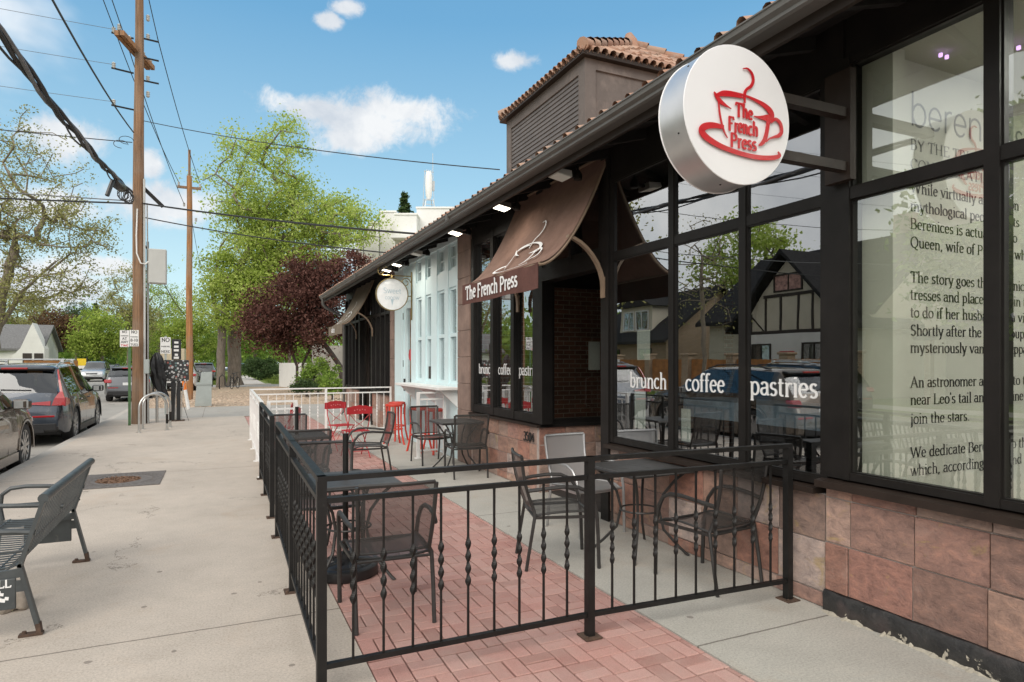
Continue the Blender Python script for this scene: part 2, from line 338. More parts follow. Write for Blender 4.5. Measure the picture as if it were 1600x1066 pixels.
M_glass2 = glass('clear_shop_glass', .27, (.74, .77, .74), 0, (.93, .95, .92))
M_carglass = glass('car_glass', .07, (.8, .82, .84), 0, (.22, .24, .24))
M_houseglass = glass('house_glass', .25, (.8, .82, .84), 0, (.4, .42, .42))
def perforated(name, col, openf, metal=.3):
    m, t, b = base(name); o = t.pos()
    b.inputs['Base Color'].default_value = (*col, 1); b.inputs['Roughness'].default_value = .45; b.inputs['Metallic'].default_value = metal
    hole = openf * .48   # holes of about 2 mm: finer than a pixel, so their share of open area
    tr = t.new('ShaderNodeBsdfTransparent'); mx = t.new('ShaderNodeMixShader'); t.put(mx.inputs[0], hole)
    t.l.new(b.outputs[0], mx.inputs[1]); t.l.new(tr.outputs[0], mx.inputs[2]); t.l.new(mx.outputs[0], m.node_tree.nodes['Material Output'].inputs[0]); return m
M_mesh = perforated('perforated_seat', (.075, .073, .07), .66); M_meshs = perforated('perforated_silver', (.42, .42, .42), .35, .6)
def emit(name, col, st):
    m, t, b = base(name); b.inputs['Base Color'].default_value = (*col, 1); b.inputs['Emission Color'].default_value = (*col, 1); b.inputs['Emission Strength'].default_value = st; return m
M_lamp = emit('lit_lens', (1, .9, .74), 5.0); M_violet = emit('violet_spot', (.75, .45, 1), 2.2); M_fillglow = emit('warm_fill_glow', (1, .97, .92), 29.0)  # the warm glow is an added fill for the gift shop interior
M_lampw = emit('lit_lens_wide', (1, .92, .78), 5.0)
def carpaint(name, col, metal=.5, rough=.28):
    m, t, b = base(name); p = t.pos()
    n = t.noise(p, 900, 2, .5)
    c = t.mix(.25, col, t.ramp(n, [(.3, tuple(k * .6 for k in col)), (.7, tuple(min(1, k * 1.5) for k in col))]))
    d = t.ramp(t.noise(p, 3, 6, .7), [(.5, 0.), (.8, .25)])
    c = t.mix(d, c, (.20, .18, .155)); t.put(b.inputs['Base Color'], c)
    b.inputs['Metallic'].default_value = metal; t.put(b.inputs['Roughness'], t.math('ADD', rough, t.math('MULTIPLY', d, .5)))
    b.inputs['Coat Weight'].default_value = .9; b.inputs['Coat Roughness'].default_value = .03; return m
M_taillight = mat('tail_light_red', (.34, .008, .012), .2, var=.1, scale=20, coat=1)
M_headlight = mat('head_light', (.62, .64, .66), .1, var=.1, scale=20, coat=1, metal=.5)
M_trim = mat('car_trim', (.014, .014, .015), .45, var=.2)
M_plate = mat('licence_plate_white', (.66, .68, .68), .5, var=.06, scale=30)
M_rim = mat('alloy_rim', (.36, .36, .36), .3, metal=.8, var=.1)
M_chrome = mat('chrome_rail', (.62, .62, .62), .2, metal=.9, var=.05)
M_stucco_w = mat('white_stucco', (.70, .70, .67), .9, var=.06, scale=1.2, bump=.3, bscale=60)
M_cream = mat('cream_stucco', (.56, .52, .42), .9, var=.06, scale=1.5, bump=.3, bscale=60)
M_shingle = mat('shingle_dark', (.030, .030, .031), .95, var=.4, scale=7, bump=.6, bscale=20, spec=.08)
M_shingleg = mat('shingle_grey', (.15, .15, .15), .9, var=.3, scale=7, bump=.6, bscale=20)
M_siding = mat('grey_siding', (.12, .12, .115), .8, var=.1, scale=2)
M_timber = mat('dark_timber', (.035, .028, .023), .75, var=.3)
M_block = mat('white_block', (.76, .76, .74), .85, var=.06, scale=.6, dirt=(.55, .54, .50), dscale=.9, dthr=.6)
M_mural = mat('painted_window', (.42, .25, .22), .7, var=.6, scale=6)
def stickers():
    m, t, b = base('sticker_covered'); p = t.pos()
    v = t.new('ShaderNodeTexVoronoi', feature='F1'); t.put(v.inputs['Vector'], p); v.inputs['Scale'].default_value = 15; v.inputs['Randomness'].default_value = .9
    col = t.ramp(t.sep(v.outputs['Color'])[0], [(0, (.03, .03, .03)), (.20, (.05, .05, .05)), (.22, (.6, .6, .6)), (.55, (.5, .52, .5)), (.57, (.12, .2, .2)), (.72, (.32, .30, .27)), (.8, (.42, .12, .10)), (.85, (.68, .68, .66)), (1, (.1, .1, .1))], 'CONSTANT')
    inn = t.math('LESS_THAN', v.outputs['Distance'], .42)
    txt = t.math('GREATER_THAN', t.noise(p, 55, 3, .6), .52)
    col = t.mix(t.math('MULTIPLY', txt, .5), col, (.06, .06, .06))
    t.put(b.inputs['Base Color'], t.mix(inn, (.03, .03, .03), col)); b.inputs['Roughness'].default_value = .5; return m
M_stick = stickers()
# ------------------------------------------------------------------ mesh helpers
def V(*a): return Vector(a)
class MB:
    def __init__(s): s.v = []; s.f = []; s.sm = []
    def add(s, vs, fs, smooth=False):
        o = len(s.v); s.v += [tuple(p) for p in vs]
        for f in fs: s.f.append(tuple(i + o for i in f)); s.sm.append(smooth)
        return s
    def box(s, x0, y0, z0, x1, y1, z1):
        x0, x1 = sorted((x0, x1)); y0, y1 = sorted((y0, y1)); z0, z1 = sorted((z0, z1))
        vs = [(x0, y0, z0), (x1, y0, z0), (x1, y1, z0), (x0, y1, z0), (x0, y0, z1), (x1, y0, z1), (x1, y1, z1), (x0, y1, z1)]
        return s.add(vs, [(0, 3, 2, 1), (4, 5, 6, 7), (0, 1, 5, 4), (1, 2, 6, 5), (2, 3, 7, 6), (3, 0, 4, 7)])
    def obox(s, c, ax, ay, az):
        c, ax, ay, az = map(Vector, (c, ax, ay, az))
        vs = [c + ax * i + ay * j + az * k for k in (-1, 1) for i, j in ((-1, -1), (1, -1), (1, 1), (-1, 1))]
        return s.add(vs, [(0, 3, 2, 1), (4, 5, 6, 7), (0, 1, 5, 4), (1, 2, 6, 5), (2, 3, 7, 6), (3, 0, 4, 7)])
    def bevbox(s, c, ax, ay, az, b):
        """box with chamfered edges; ax, ay, az half vectors, b chamfer"""
        c, ax, ay, az = map(Vector, (c, ax, ay, az)); L = [a.length for a in (ax, ay, az)]; U = [a.normalized() for a in (ax, ay, az)]
        b = min(b, *[l * .45 for l in L])
        bm = bmesh.new(); bmesh.ops.create_cube(bm, size=2)
        for v in bm.verts: v.co = Vector((v.co.x * L[0], v.co.y * L[1], v.co.z * L[2]))
        bmesh.ops.bevel(bm, geom=bm.edges[:], offset=b, segments=1, affect='EDGES', profile=.5)
        for i, v in enumerate(bm.verts): v.index = i
        vs = [c + U[0] * v.co.x + U[1] * v.co.y + U[2] * v.co.z for v in bm.verts]; fs = [[v.index for v in f.verts] for f in bm.faces]
        bm.free(); return s.add(vs, fs)
    def bar(s, p0, p1, w, h, up=(0, 0, 1)):
        p0, p1 = Vector(p0), Vector(p1); d = p1 - p0; L = d.length / 2; d.normalize()
        sd = d.cross(Vector(up))
        if sd.length < 1e-4: sd = d.cross(Vector((1, 0, 0)))
        sd.normalize(); u = sd.cross(d)
        return s.obox((p0 + p1) / 2, d * L, sd * (w / 2), u * (h / 2))
    def tube(s, pts, r, n=8, cap=True, smooth=True):
        pts = [Vector(p) for p in pts]; m = len(pts)
        rs = list(r) if isinstance(r, (list, tuple)) else [r] * m
        vs = []; prev = None
        for i, p in enumerate(pts):
            d = (pts[min(i + 1, m - 1)] - pts[max(i - 1, 0)])
            if d.length < 1e-9: d = Vector((0, 0, 1))
            d.normalize()
            if prev is None: a = d.orthogonal().normalized()
            else:
                a = prev - d * prev.dot(d)
                a = a.normalized() if a.length > 1e-6 else d.orthogonal().normalized()
            prev = a; b = d.cross(a)
            for k in range(n):
                t = 2 * PI * k / n; vs.append(p + (a * math.cos(t) + b * math.sin(t)) * rs[i])
        fs = [(i * n + k, i * n + (k + 1) % n, (i + 1) * n + (k + 1) % n, (i + 1) * n + k) for i in range(m - 1) for k in range(n)]
        s.add(vs, fs, smooth)
        if cap: s.add([vs[k] for k in range(n)], [tuple(range(n))[::-1]]); s.add([vs[(m - 1) * n + k] for k in range(n)], [tuple(range(n))])
        return s
    def cyl(s, c, r, h, n=20, axis=(0, 0, 1)):
        c = Vector(c); return s.tube([c, c + Vector(axis) * h], r, n)
    def lathe(s, c, prof, n=20, axis='z'):
        """prof: (radius, height) list round an axis through c"""
        c = Vector(c); vs = []
        for r, h in prof:
            for k in range(n):
                t = 2 * PI * k / n
                q = (r * math.cos(t), r * math.sin(t), h) if axis == 'z' else ((r * math.cos(t), h, r * math.sin(t)) if axis == 'y' else (h, r * math.cos(t), r * math.sin(t)))
                vs.append(c + Vector(q))
        m = len(prof); fs = []
        for i in range(m - 1):
            for k in range(n):
                f = (i * n + k, i * n + (k + 1) % n, (i + 1) * n + (k + 1) % n, (i + 1) * n + k); fs.append(f if axis != 'y' else f[::-1])
        s.add(vs, fs, True); return s
    def disc(s, c, r, u, v, n=32):
        c, u, v = Vector(c), Vector(u), Vector(v)
        return s.add([c + (u * math.cos(2 * PI * k / n) + v * math.sin(2 * PI * k / n)) * r for k in range(n)], [tuple(range(n))])
    def quad(s, a, b, c, d): return s.add([a, b, c, d], [(0, 1, 2, 3)])
    def prism(s, poly, ext):
        """poly: list of 3-D points in a plane, extruded by vector ext"""
        e = Vector(ext); p = [Vector(q) for q in poly]; n = len(p)
        return s.add(p + [q + e for q in p], [tuple(range(n))[::-1], tuple(range(n, 2 * n))] + [(i, (i + 1) % n, (i + 1) % n + n, i + n) for i in range(n)])
    def grid(s, rows, smooth=True):
        n = len(rows[0]); return s.add([p for r in rows for p in r], [(i * n + j, i * n + j + 1, (i + 1) * n + j + 1, (i + 1) * n + j) for i in range(len(rows) - 1) for j in range(n - 1)], smooth)
    def build(s, name, m, parent=None, label=None, world=False, fix=True):
        off = Vector((0, 0, 0))
        if world:
            q = parent
            while q is not None: off += q.location; q = q.parent
        me = bpy.data.meshes.new(name); me.from_pydata([(p[0] - off.x, p[1] - off.y, p[2] - off.z) for p in s.v], [], s.f)
        me.polygons.foreach_set('use_smooth', s.sm)
        if fix:
            bm = bmesh.new(); bm.from_mesh(me); bmesh.ops.recalc_face_normals(bm, faces=bm.faces[:]); bm.to_mesh(me); bm.free()
        if any(s.sm): me.set_sharp_from_angle(angle=R(42))
        me.materials.append(m); me.update()
        o = bpy.data.objects.new(name, me); COL.objects.link(o)
        if parent is not None: o.parent = parent
        if label: o['label'] = label
        return o
def tag(o, label, cat, group=None):
    o['label'] = label; o['category'] = cat
    if group: o['group'] = group
    return o
def thing(name, label, cat, loc=(0, 0, 0), rz=0, group=None):
    o = bpy.data.objects.new(name, None); COL.objects.link(o); o.location = loc; o.rotation_euler = (0, 0, rz); o.empty_display_size = .2
    return tag(o, label, cat, group)
def struct(name, mb, m, kind='structure', fix=True):
    o = mb.build(name, m, fix=fix); o['kind'] = kind; return o
def copy_thing(src, loc, rz=0, label=None, group=None, scale=None):
    def rec(o, parent):
        c = o.copy(); COL.objects.link(c)
        if parent is not None: c.parent = parent
        for ch in [q for q in KIDS.get(o.name, ())]: rec(ch, c)
        return c
    global KIDS
    KIDS = {}
    for q in bpy.data.objects:
        if q.parent is not None: KIDS.setdefault(q.parent.name, []).append(q)
    r = rec(src, None); r.location = loc; r.rotation_euler = (0, 0, rz)
    if label: r['label'] = label
    if group: r['group'] = group
    if scale: r.scale = scale
    return r
def fix_scale(o, s_): o.scale = (s_, s_, s_)

# ------------------------------------------------------------------ stroke lettering
def arc(cx, cy, rx, ry, a0, a1, n=12): return [(cx + rx * math.cos(R(a0 + (a1 - a0) * i / n)), cy + ry * math.sin(R(a0 + (a1 - a0) * i / n))) for i in range(n + 1)]
def ln(*p): return [(p[i], p[i + 1]) for i in range(0, len(p), 2)]
X_ = .45
def sf(x, y, a=.07, b=.07): return ln(x - a, y, x + b, y)
GL = {
 'a': (.42, [arc(.19, .33, .13, .12, 160, 0) + ln(.32, .08, .35, .02, .41, .02), arc(.18, .13, .13, .12, 75, 300)[0:] + ln(.32, .10), ln(.21, .25, .32, .28)]),
 'b': (.47, [ln(.10, .70, .10, .01), ln(.03, .70, .10, .70), arc(.235, .225, .165, .225, 150, -150)]),
 'c': (.40, [arc(.22, .225, .17, .225, 45, 315)]),
 'd': (.49, [ln(.37, .70, .37, .0), sf(.37, .70, .08, 0), ln(.37, .01, .46, .01), arc(.22, .225, .165, .225, 30, 330)]),
 'e': (.42, [ln(.06, .25, .36, .25), arc(.21, .225, .155, .225, 8, 318)]),
 'f': (.29, [arc(.22, .58, .10, .12, 40, 180) + ln(.12, 0), sf(.12, 0), ln(.02, .44, .24, .44)]),
 'g': (.44, [arc(.20, .30, .13, .15, 0, 360), arc(.31, .41, .07, .05, 180, 60, 5), ln(.12, .17, .10, .08, .28, .04) + arc(.21, -.08, .16, .10, 50, -220)]),
 'h': (.50, [ln(.11, .70, .11, 0), sf(.11, .70, .08, 0), sf(.11, 0), arc(.25, .28, .135, .16, 155, 0) + ln(.385, 0), sf(.385, 0)]),
 'i': (.24, [ln(.12, .44, .12, 0), sf(.12, .44, .08, 0), sf(.12, 0), ln(.12, .60, .12, .66)]),
 'j': (.24, [ln(.14, .44, .14, -.10) + arc(.05, -.10, .09, .1, 0, -100, 6), sf(.14, .44, .08, 0), ln(.14, .60, .14, .66)]),
 'l': (.24, [ln(.12, .70, .12, 0), sf(.12, .70, .08, 0), sf(.12, 0)]),
 'm': (.76, [ln(.11, .44, .11, 0), sf(.11, .44, .08, 0), sf(.11, 0), arc(.245, .28, .13, .16, 155, 0) + ln(.375, 0), sf(.375, 0), arc(.515, .28, .13, .16, 155, 0) + ln(.645, 0), sf(.645, 0)]),
 'n': (.50, [ln(.11, .44, .11, 0), sf(.11, .44, .08, 0), sf(.11, 0), arc(.25, .28, .135, .16, 155, 0) + ln(.385, 0), sf(.385, 0)]),
 'o': (.46, [arc(.23, .225, .175, .225, 0, 360, 20)]),
 'p': (.48, [ln(.10, .44, .10, -.20), sf(.10, .44, .08, 0), sf(.10, -.20), arc(.24, .225, .165, .225, 150, -150)]),
 'r': (.34, [ln(.11, .44, .11, 0), sf(.11, .44, .08, 0), sf(.11, 0), arc(.24, .30, .12, .14, 160, 50)]),
 's': (.36, [arc(.18, .335, .11, .11, 30, 240, 9) + arc(.17, .115, .125, .11, 70, -150, 10)]),
 't': (.29, [ln(.12, .58, .12, .10) + arc(.20, .09, .08, .08, 180, 300, 6), ln(.02, .44, .25, .44)]),
 'u': (.50, [ln(.11, .44, .11, .16) + arc(.24, .15, .13, .14, 180, 340), sf(.11, .44, .08, 0), ln(.385, .44, .385, .01, .46, .01), sf(.385, .44, .08, 0)]),
 'v': (.45, [ln(.06, .44, .225, .0), ln(.225, .0, .39, .44), sf(.06, .44), sf(.39, .44)]),
 'w': (.66, [ln(.06, .44, .20, 0), ln(.20, 0, .33, .44), ln(.33, .44, .47, 0), ln(.47, 0, .60, .44), sf(.06, .44), sf(.60, .44), sf(.33, .44)]),
 'y': (.45, [ln(.06, .44, .225, .02), ln(.39, .44, .20, -.13) + arc(.12, -.13, .08, .07, 0, -120, 6), sf(.06, .44), sf(.39, .44)]),
 'A': (.66, [ln(.08, 0, .32, .68), ln(.32, .68, .57, 0), ln(.19, .23, .46, .23), sf(.08, 0), sf(.57, 0)]),
 'B': (.56, [ln(.12, .66, .12, 0), ln(.04, .66, .28, .66) + arc(.28, .51, .16, .15, 90, -90), arc(.28, .18, .21, .18, 90, -90) + ln(.04, 0), ln(.12, .36, .28, .36)]),
 'C': (.62, [arc(.34, .33, .27, .34, 45, 315, 18), ln(.53, .66, .53, .50)]),
 'H': (.70, [ln(.13, .66, .13, 0), ln(.55, .66, .55, 0), ln(.13, .34, .55, .34), sf(.13, .66), sf(.13, 0), sf(.55, .66), sf(.55, 0)]),
 'E': (.56, [ln(.12, .66, .12, 0), ln(.05, .66, .48, .66, .48, .54), ln(.05, 0, .50, 0, .50, .13), ln(.12, .35, .37, .35)]),
 'F': (.52, [ln(.12, .66, .12, 0), ln(.05, .66, .47, .66, .47, .54), sf(.12, 0), ln(.12, .35, .36, .35)]),
 'K': (.62, [ln(.12, .66, .12, 0), ln(.12, .28, .50, .66), ln(.25, .40, .54, 0), sf(.12, .66), sf(.12, 0)]),
 'L': (.52, [ln(.12, .66, .12, 0), sf(.12, .66), ln(.05, 0, .47, 0, .47, .15)]),
 'N': (.68, [ln(.13, .66, .13, 0), ln(.13, .66, .55, 0), ln(.55, .66, .55, 0), sf(.10, .66), sf(.13, 0), sf(.55, .66)]),
 'O': (.68, [arc(.34, .33, .27, .34, 0, 360, 24)]),
 'P': (.54, [ln(.12, .66, .12, 0), sf(.12, 0), ln(.05, .66, .27, .66) + arc(.27, .49, .19, .17, 90, -90) + ln(.12, .32)]),
 'Q': (.68, [arc(.34, .33, .27, .34, 0, 360, 24), ln(.34, .02, .46, -.10, .62, -.14)]),
 'R': (.60, [ln(.12, .66, .12, 0), sf(.12, 0), ln(.05, .66, .27, .66) + arc(.27, .50, .18, .16, 90, -90) + ln(.12, .34), ln(.28, .34, .50, 0, .57, 0)]),
 'S': (.50, [arc(.26, .50, .16, .16, 30, 250, 10) + arc(.24, .17, .18, .17, 75, -150, 12)]),
 'T': (.60, [ln(.30, .66, .30, 0), sf(.30, 0, .09, .09), ln(.05, .54, .05, .66, .55, .66, .55, .54)]),
 'U': (.68, [ln(.13, .66, .13, .22) + arc(.34, .22, .21, .22, 180, 360), ln(.55, .22, .55, .66), sf(.13, .66), sf(.55, .66)]),
 'W': (.90, [ln(.06, .66, .26, 0), ln(.26, 0, .45, .66), ln(.45, .66, .64, 0), ln(.64, 0, .83, .66), sf(.06, .66), sf(.83, .66)]),
 'Y': (.62, [ln(.08, .66, .31, .32, .31, 0), ln(.54, .66, .31, .32), sf(.08, .66), sf(.54, .66), sf(.31, 0)]),
 '.': (.22, [ln(.10, 0, .10, .06)]), ',': (.22, [ln(.11, .06, .10, 0, .05, -.10)]), "'": (.18, [ln(.09, .70, .08, .56)]), '-': (.3, [ln(.05, .22, .25, .22)]),
 '0': (.48, [arc(.24, .33, .17, .33, 0, 360, 20)]), '1': (.4, [ln(.2, .66, .2, 0), sf(.2, 0), ln(.1, .58, .2, .66)]), '3': (.44, [arc(.2, .49, .16, .16, 140, -80), arc(.2, .17, .18, .17, 80, -150)]),
 '5': (.44, [ln(.36, .66, .12, .66, .10, .38) + arc(.2, .21, .18, .21, 110, -150)]), '4': (.46, [ln(.32, 0, .32, .66, .04, .2, .42, .2)]), ' ': (.24, []),
 '2': (.44, [arc(.21, .48, .15, .17, 160, -30) + ln(.06, .02, .38, .02)]), '7': (.44, [ln(.06, .66, .40, .66, .18, 0)]), '8': (.46, [arc(.23, .49, .14, .16, 0, 360), arc(.23, .17, .17, .17, 0, 360)]),
 '6': (.46, [arc(.23, .2, .17, .2, 0, 360), ln(.34, .64, .12, .40, .06, .2)]), 'M': (.8, [ln(.13, .66, .13, 0), ln(.13, .66, .4, 0), ln(.4, 0, .66, .66), ln(.66, .66, .66, 0)]),
 'I': (.3, [ln(.15, .66, .15, 0)]), 'G': (.66, [arc(.34, .33, .27, .34, 45, 350, 18) + ln(.60, .3, .4, .3)]), 'D': (.64, [ln(.12, .66, .12, 0), ln(.12, .66, .28, .66) + arc(.28, .33, .27, .33, 90, -90) + ln(.12, 0)]),
}
def ribbon(mb, pts, ws, O, U, W_, N, depth, z0):
    """pts in the plane (u, w); a strip of the given widths, extruded along N from z0"""
    m = len(pts); P2 = [Vector((p[0], p[1])) for p in pts]; Lf = []; Rt = []
    for i in range(m):
        d = P2[min(i + 1, m - 1)] - P2[max(i - 1, 0)]
        if d.length < 1e-9: d = Vector((1, 0))
        d.normalize(); n = Vector((-d.y, d.x)) * ws[i] / 2
        Lf.append(P2[i] + n); Rt.append(P2[i] - n)
    T = lambda q, h: O + U * q.x + W_ * q.y + N * h
    vs = [T(q, z0 + depth) for q in Lf] + [T(q, z0 + depth) for q in Rt] + [T(q, z0) for q in Lf] + [T(q, z0) for q in Rt]
    fs = []
    for i in range(m - 1):
        fs += [(i, i + 1, m + i + 1, m + i), (i, 2 * m + i, 2 * m + i + 1, i + 1), (m + i, m + i + 1, 3 * m + i + 1, 3 * m + i), (2 * m + i, 3 * m + i, 3 * m + i + 1, 2 * m + i + 1)]
    fs += [(0, m, 3 * m, 2 * m), (m - 1, 3 * m - 1, 4 * m - 1, 2 * m - 1)]
    mb.add(vs, fs)
def text_width(s_): return sum(GL.get(c, GL['o'])[0] for c in s_)
def write(mb, s_, O, U, W_, N, size, thick=.085, thin=.035, depth=.002, z0=.001, sx=1.0, jitter=0, align='l'):
    """letters drawn as strokes; size = em height in metres"""
    O, U, W_, N = map(Vector, (O, U, W_, N)); x = 0; k = 0
    if align == 'c': x = -text_width(s_) * sx / 2
    for c in s_:
        wd, strokes = GL.get(c, GL['o']); jy = random.uniform(-jitter, jitter); jr = random.uniform(-jitter, jitter) * 1.2
        for st in strokes:
            pts = [((x + (p[0] + jr * p[1]) * sx) * size, (p[1] + jy) * size) for p in st]
            ws = []
            for i in range(len(pts)):
                a, b = pts[max(i - 1, 0)], pts[min(i + 1, len(pts) - 1)]; dx_, dy_ = b[0] - a[0], b[1] - a[1]; L = math.hypot(dx_, dy_) + 1e-9
                q = abs(dy_) / L
                if dx_ * dy_ > 0 and .5 < q < .97 and len(st) == 2: q *= .35
                ws.append((thin + (thick - thin) * q) * size)
            k += 1; ribbon(mb, pts, ws, O, U, W_, N, depth, z0 + (k % 7) * depth * .09)
        x += wd * sx
    return x * size

# ------------------------------------------------------------------ the setting: ground
g = MB(); g.add([(-400, -300, -.16), (400, -300, -.16), (400, 600, -.16), (-400, 600, -.16)], [(0, 1, 2, 3)]); struct('ground', g, M_grassbase)
KX = -2.66
g = MB(); g.box(-11.2, -60, -.15, KX - .16, 300, -.125); struct('road', g, M_asph)
# a side street crossing beyond the gravel yard
g = MB(); g.box(KX - .16, 45.2, -.12, 40, 50.5, -.04); struct('side_street', g, M_asph)
k = MB(); k.box(KX - .16, -20, -.15, KX, 45, -.004); struct('kerb', k, M_kerb)
k = MB(); k.box(-11.36, -60, -.15, -11.2, 48, -.02); struct('far_kerb', k, M_kerb)
s_ = MB(); s_.box(KX, -20, -.15, .72, 20.6, 0); struct('sidewalk', s_, M_walk)
s_ = MB(); s_.box(2.46, -20, -.15, 12.0, 20.6, .0); struct('patio_slab', s_, M_walk2)
s_ = MB(); s_.box(.72, -20, -.15, 2.46, 20.6, -.035); struct('brick_path_ground', s_, mat('paver_joint_sand', (.10, .075, .06), .95, var=.3, scale=30))
def pavers():
    mb = MB(); a = .094; x0, x1 = .725, 2.455; n = int(26 / a) + 4
    for i in range(-1, 24):
        for j in range(0, int(25 / (2 * a)) + 1):
          for h_ in (0, 1):
            # basket weave: pairs of bricks laid across, then along
            if (i + j) % 2: cx, cy, hx, hy = 2 * i + 1, 2 * j + .5 + h_, 1, .5
            else: cx, cy, hx, hy = 2 * i + .5 + h_, 2 * j + 1, .5, 1
            X0 = x0 + (cx - hx) * a; X1 = x0 + (cx + hx) * a; Y0 = -4 + (cy - hy) * a; Y1 = -4 + (cy + hy) * a
            jx, jy = random.uniform(-.0016, .0016), random.uniform(-.0016, .0016); X0 += jx; X1 += jx; Y0 += jy; Y1 += jy
            X0 = max(X0, x0); X1 = min(X1, x1)
            if X1 - X0 < .03 or Y0 < -4 or Y1 > 20.55: continue
            gp = .0036 + random.uniform(0, .0014); z = -.002 + random.uniform(-.0025, .0015); b = .0045
            o = [(X0 + gp, Y0 + gp), (X1 - gp, Y0 + gp), (X1 - gp, Y1 - gp), (X0 + gp, Y1 - gp)]
            ii = [(X0 + gp + b, Y0 + gp + b), (X1 - gp - b, Y0 + gp + b), (X1 - gp - b, Y1 - gp - b), (X0 + gp + b, Y1 - gp - b)]
            t1, t2 = random.uniform(-.002, .002), random.uniform(-.002, .002)
            mb.add([(p[0], p[1], -.034) for p in o] + [(p[0], p[1], z - .004) for p in o] + [(p[0], p[1], z + t1 * (m in (1, 2)) + t2 * (m in (2, 3))) for m, p in enumerate(ii)],
                   [(8, 9, 10, 11)] + [(4 + m, 4 + (m + 1) % 4, 8 + (m + 1) % 4, 8 + m) for m in range(4)] + [(m, (m + 1) % 4, 4 + (m + 1) % 4, 4 + m) for m in range(4)])
    struct('brick_path', mb, M_pav, fix=False)
pavers()
s_ = MB(); s_.add([(KX, 20.6, -.004), (12, 20.6, -.004), (12, 25.4, -.004), (KX, 25.4, -.004), (KX - .16, 20.6, -.1), (KX - .16, 25.4, -.1)], [(0, 1, 2, 3), (4, 0, 3, 5)]); struct('driveway_pavement', s_, M_drive, fix=False)
s_ = MB(); s_.box(KX, 25.4, -.15, 14, 45.2, -.012); struct('gravel_ground', s_, M_gravel)
st = MB()
for i in range(2600):
    x, y = random.uniform(KX + .1, 9), 25.5 + abs(random.gauss(0, 7)); r = random.uniform(.02, .07) * (1 + .5 * (random.random() < .1))
    if y > 45: continue
    bmv = []; a0 = random.random() * 6
    for zz, rr in ((0, 1.), (.55, .8), (.85, .25)):
        for k in range(5): bmv.append((x + r * rr * math.cos(a0 + k * 1.257) * random.uniform(.8, 1.2), y + r * rr * math.sin(a0 + k * 1.257), -.012 + r * zz * .8))
    st.add(bmv, [(i_ * 5 + k, i_ * 5 + (k + 1) % 5, (i_ + 1) * 5 + (k + 1) % 5, (i_ + 1) * 5 + k) for i_ in (0, 1) for k in range(5)] + [(10, 11, 12, 13, 14)])
struct('gravel', st, mat('river_stone', (.42, .33, .25), .9, var=.4, scale=7), 'stuff', fix=False)
s_ = MB(); s_.box(KX + 1.5, 50.5, -.15, 40, 160, 0); struct('lawn', s_, M_grassbase)
s_ = MB(); s_.box(1.4, 50.5, -.1, 3.2, 150, .012); struct('path', s_, M_path)
s_ = MB(); s_.box(.9, 50.2, -.1, 3.6, 50.9, .006); struct('ramp_path', s_, M_kerb)
s_ = MB(); s_.box(-15.4, -60, -.15, -13.6, 200, -.01); struct('far_sidewalk', s_, M_path)
s_ = MB(); s_.box(-13.6, -60, -.15, -11.36, 200, -.02); struct('verge_ground', s_, M_grassbase)
def grass(areas, name):
    n = sum(int(a[4]) for a in areas); vs = np.zeros((n * 3, 3)); i = 0
    for x0, y0, x1, y1, cnt, h, z in areas:
        c = int(cnt); px = RNG.uniform(x0, x1, c); py = RNG.uniform(y0, y1, c); a = RNG.uniform(0, 6.28, c); hh = h * RNG.uniform(.5, 1.3, c); ww = hh * .22
        q = vs[i * 3:(i + c) * 3].reshape(c, 3, 3)
        q[:, 0] = np.stack([px - ww * np.cos(a), py - ww * np.sin(a), np.full(c, z)], 1); q[:, 1] = np.stack([px + ww * np.cos(a), py + ww * np.sin(a), np.full(c, z)], 1)
        q[:, 2] = np.stack([px + RNG.normal(0, .35, c) * hh, py + RNG.normal(0, .35, c) * hh, z + hh], 1); i += c
    me = bpy.data.meshes.new(name); me.vertices.add(n * 3); me.vertices.foreach_set('co', vs.ravel()); me.loops.add(n * 3); me.loops.foreach_set('vertex_index', np.arange(n * 3)); me.polygons.add(n); me.polygons.foreach_set('loop_start', np.arange(n) * 3); me.materials.append(M_grass); me.update()
    o = bpy.data.objects.new(name, me); COL.objects.link(o); o['kind'] = 'stuff'
grass([(-1, 51, 1.3, 75, 5000, .16, 0), (3.6, 51, 9, 75, 7000, .16, 0), (-13.6, 20, -11.4, 75, 9000, .16, -.02), (-26, 30, -15.5, 80, 7000, .16, -.16)], 'grass')
# ------------------------------------------------------------------ the long storefront building
B = thing('storefront_building', 'long single storey storefront building with black eaves, slate tile base and glass shopfronts', 'building', (3.6, 11, 0))
def part(mb, name, m, parent=None, label=None, fix=True): return mb.build(name, m, parent or B, label, world=True, fix=fix)
def tile_wall(O, U, N, L, z0, rows, parent=None, wcol=.40, seed=1, name='slate_tile_base'):
    rnd = random.Random(seed); O, U, N = map(Vector, (O, U, N)); Z = Vector((0, 0, 1)); mb = MB(); gb = MB()
    zt = rows[-1][1]
    gb.obox(O + U * (L / 2) + Z * ((z0 + zt) / 2) - N * .03, U * (L / 2), N * .03, Z * ((zt - z0) / 2))
    ws = [wcol * rnd.uniform(.95, 1.05) for _ in range(60)]
    for ri, (za, zb) in enumerate(rows):
        x = -.012 * ri; ci = 0
        while x < L - .002:
            w_ = ws[ci] * (1 if zb - za > .12 else 1.0); ci += 1; a = max(0, x); b = min(L, x + w_)
            if b - a > .03:
                d = .014 + rnd.uniform(-.006, .006)
                mb.bevbox(O + U * ((a + b) / 2) + Z * ((za + zb) / 2) + N * (d / 2), U * ((b - a) / 2 - .0035), N * (d / 2), Z * ((zb - za) / 2 - .0045), .006)
            x += w_
    g_ = part(gb, name, M_grout, parent); part(mb, 'stone_tiles', M_tile, g_, fix=False)
    return g_
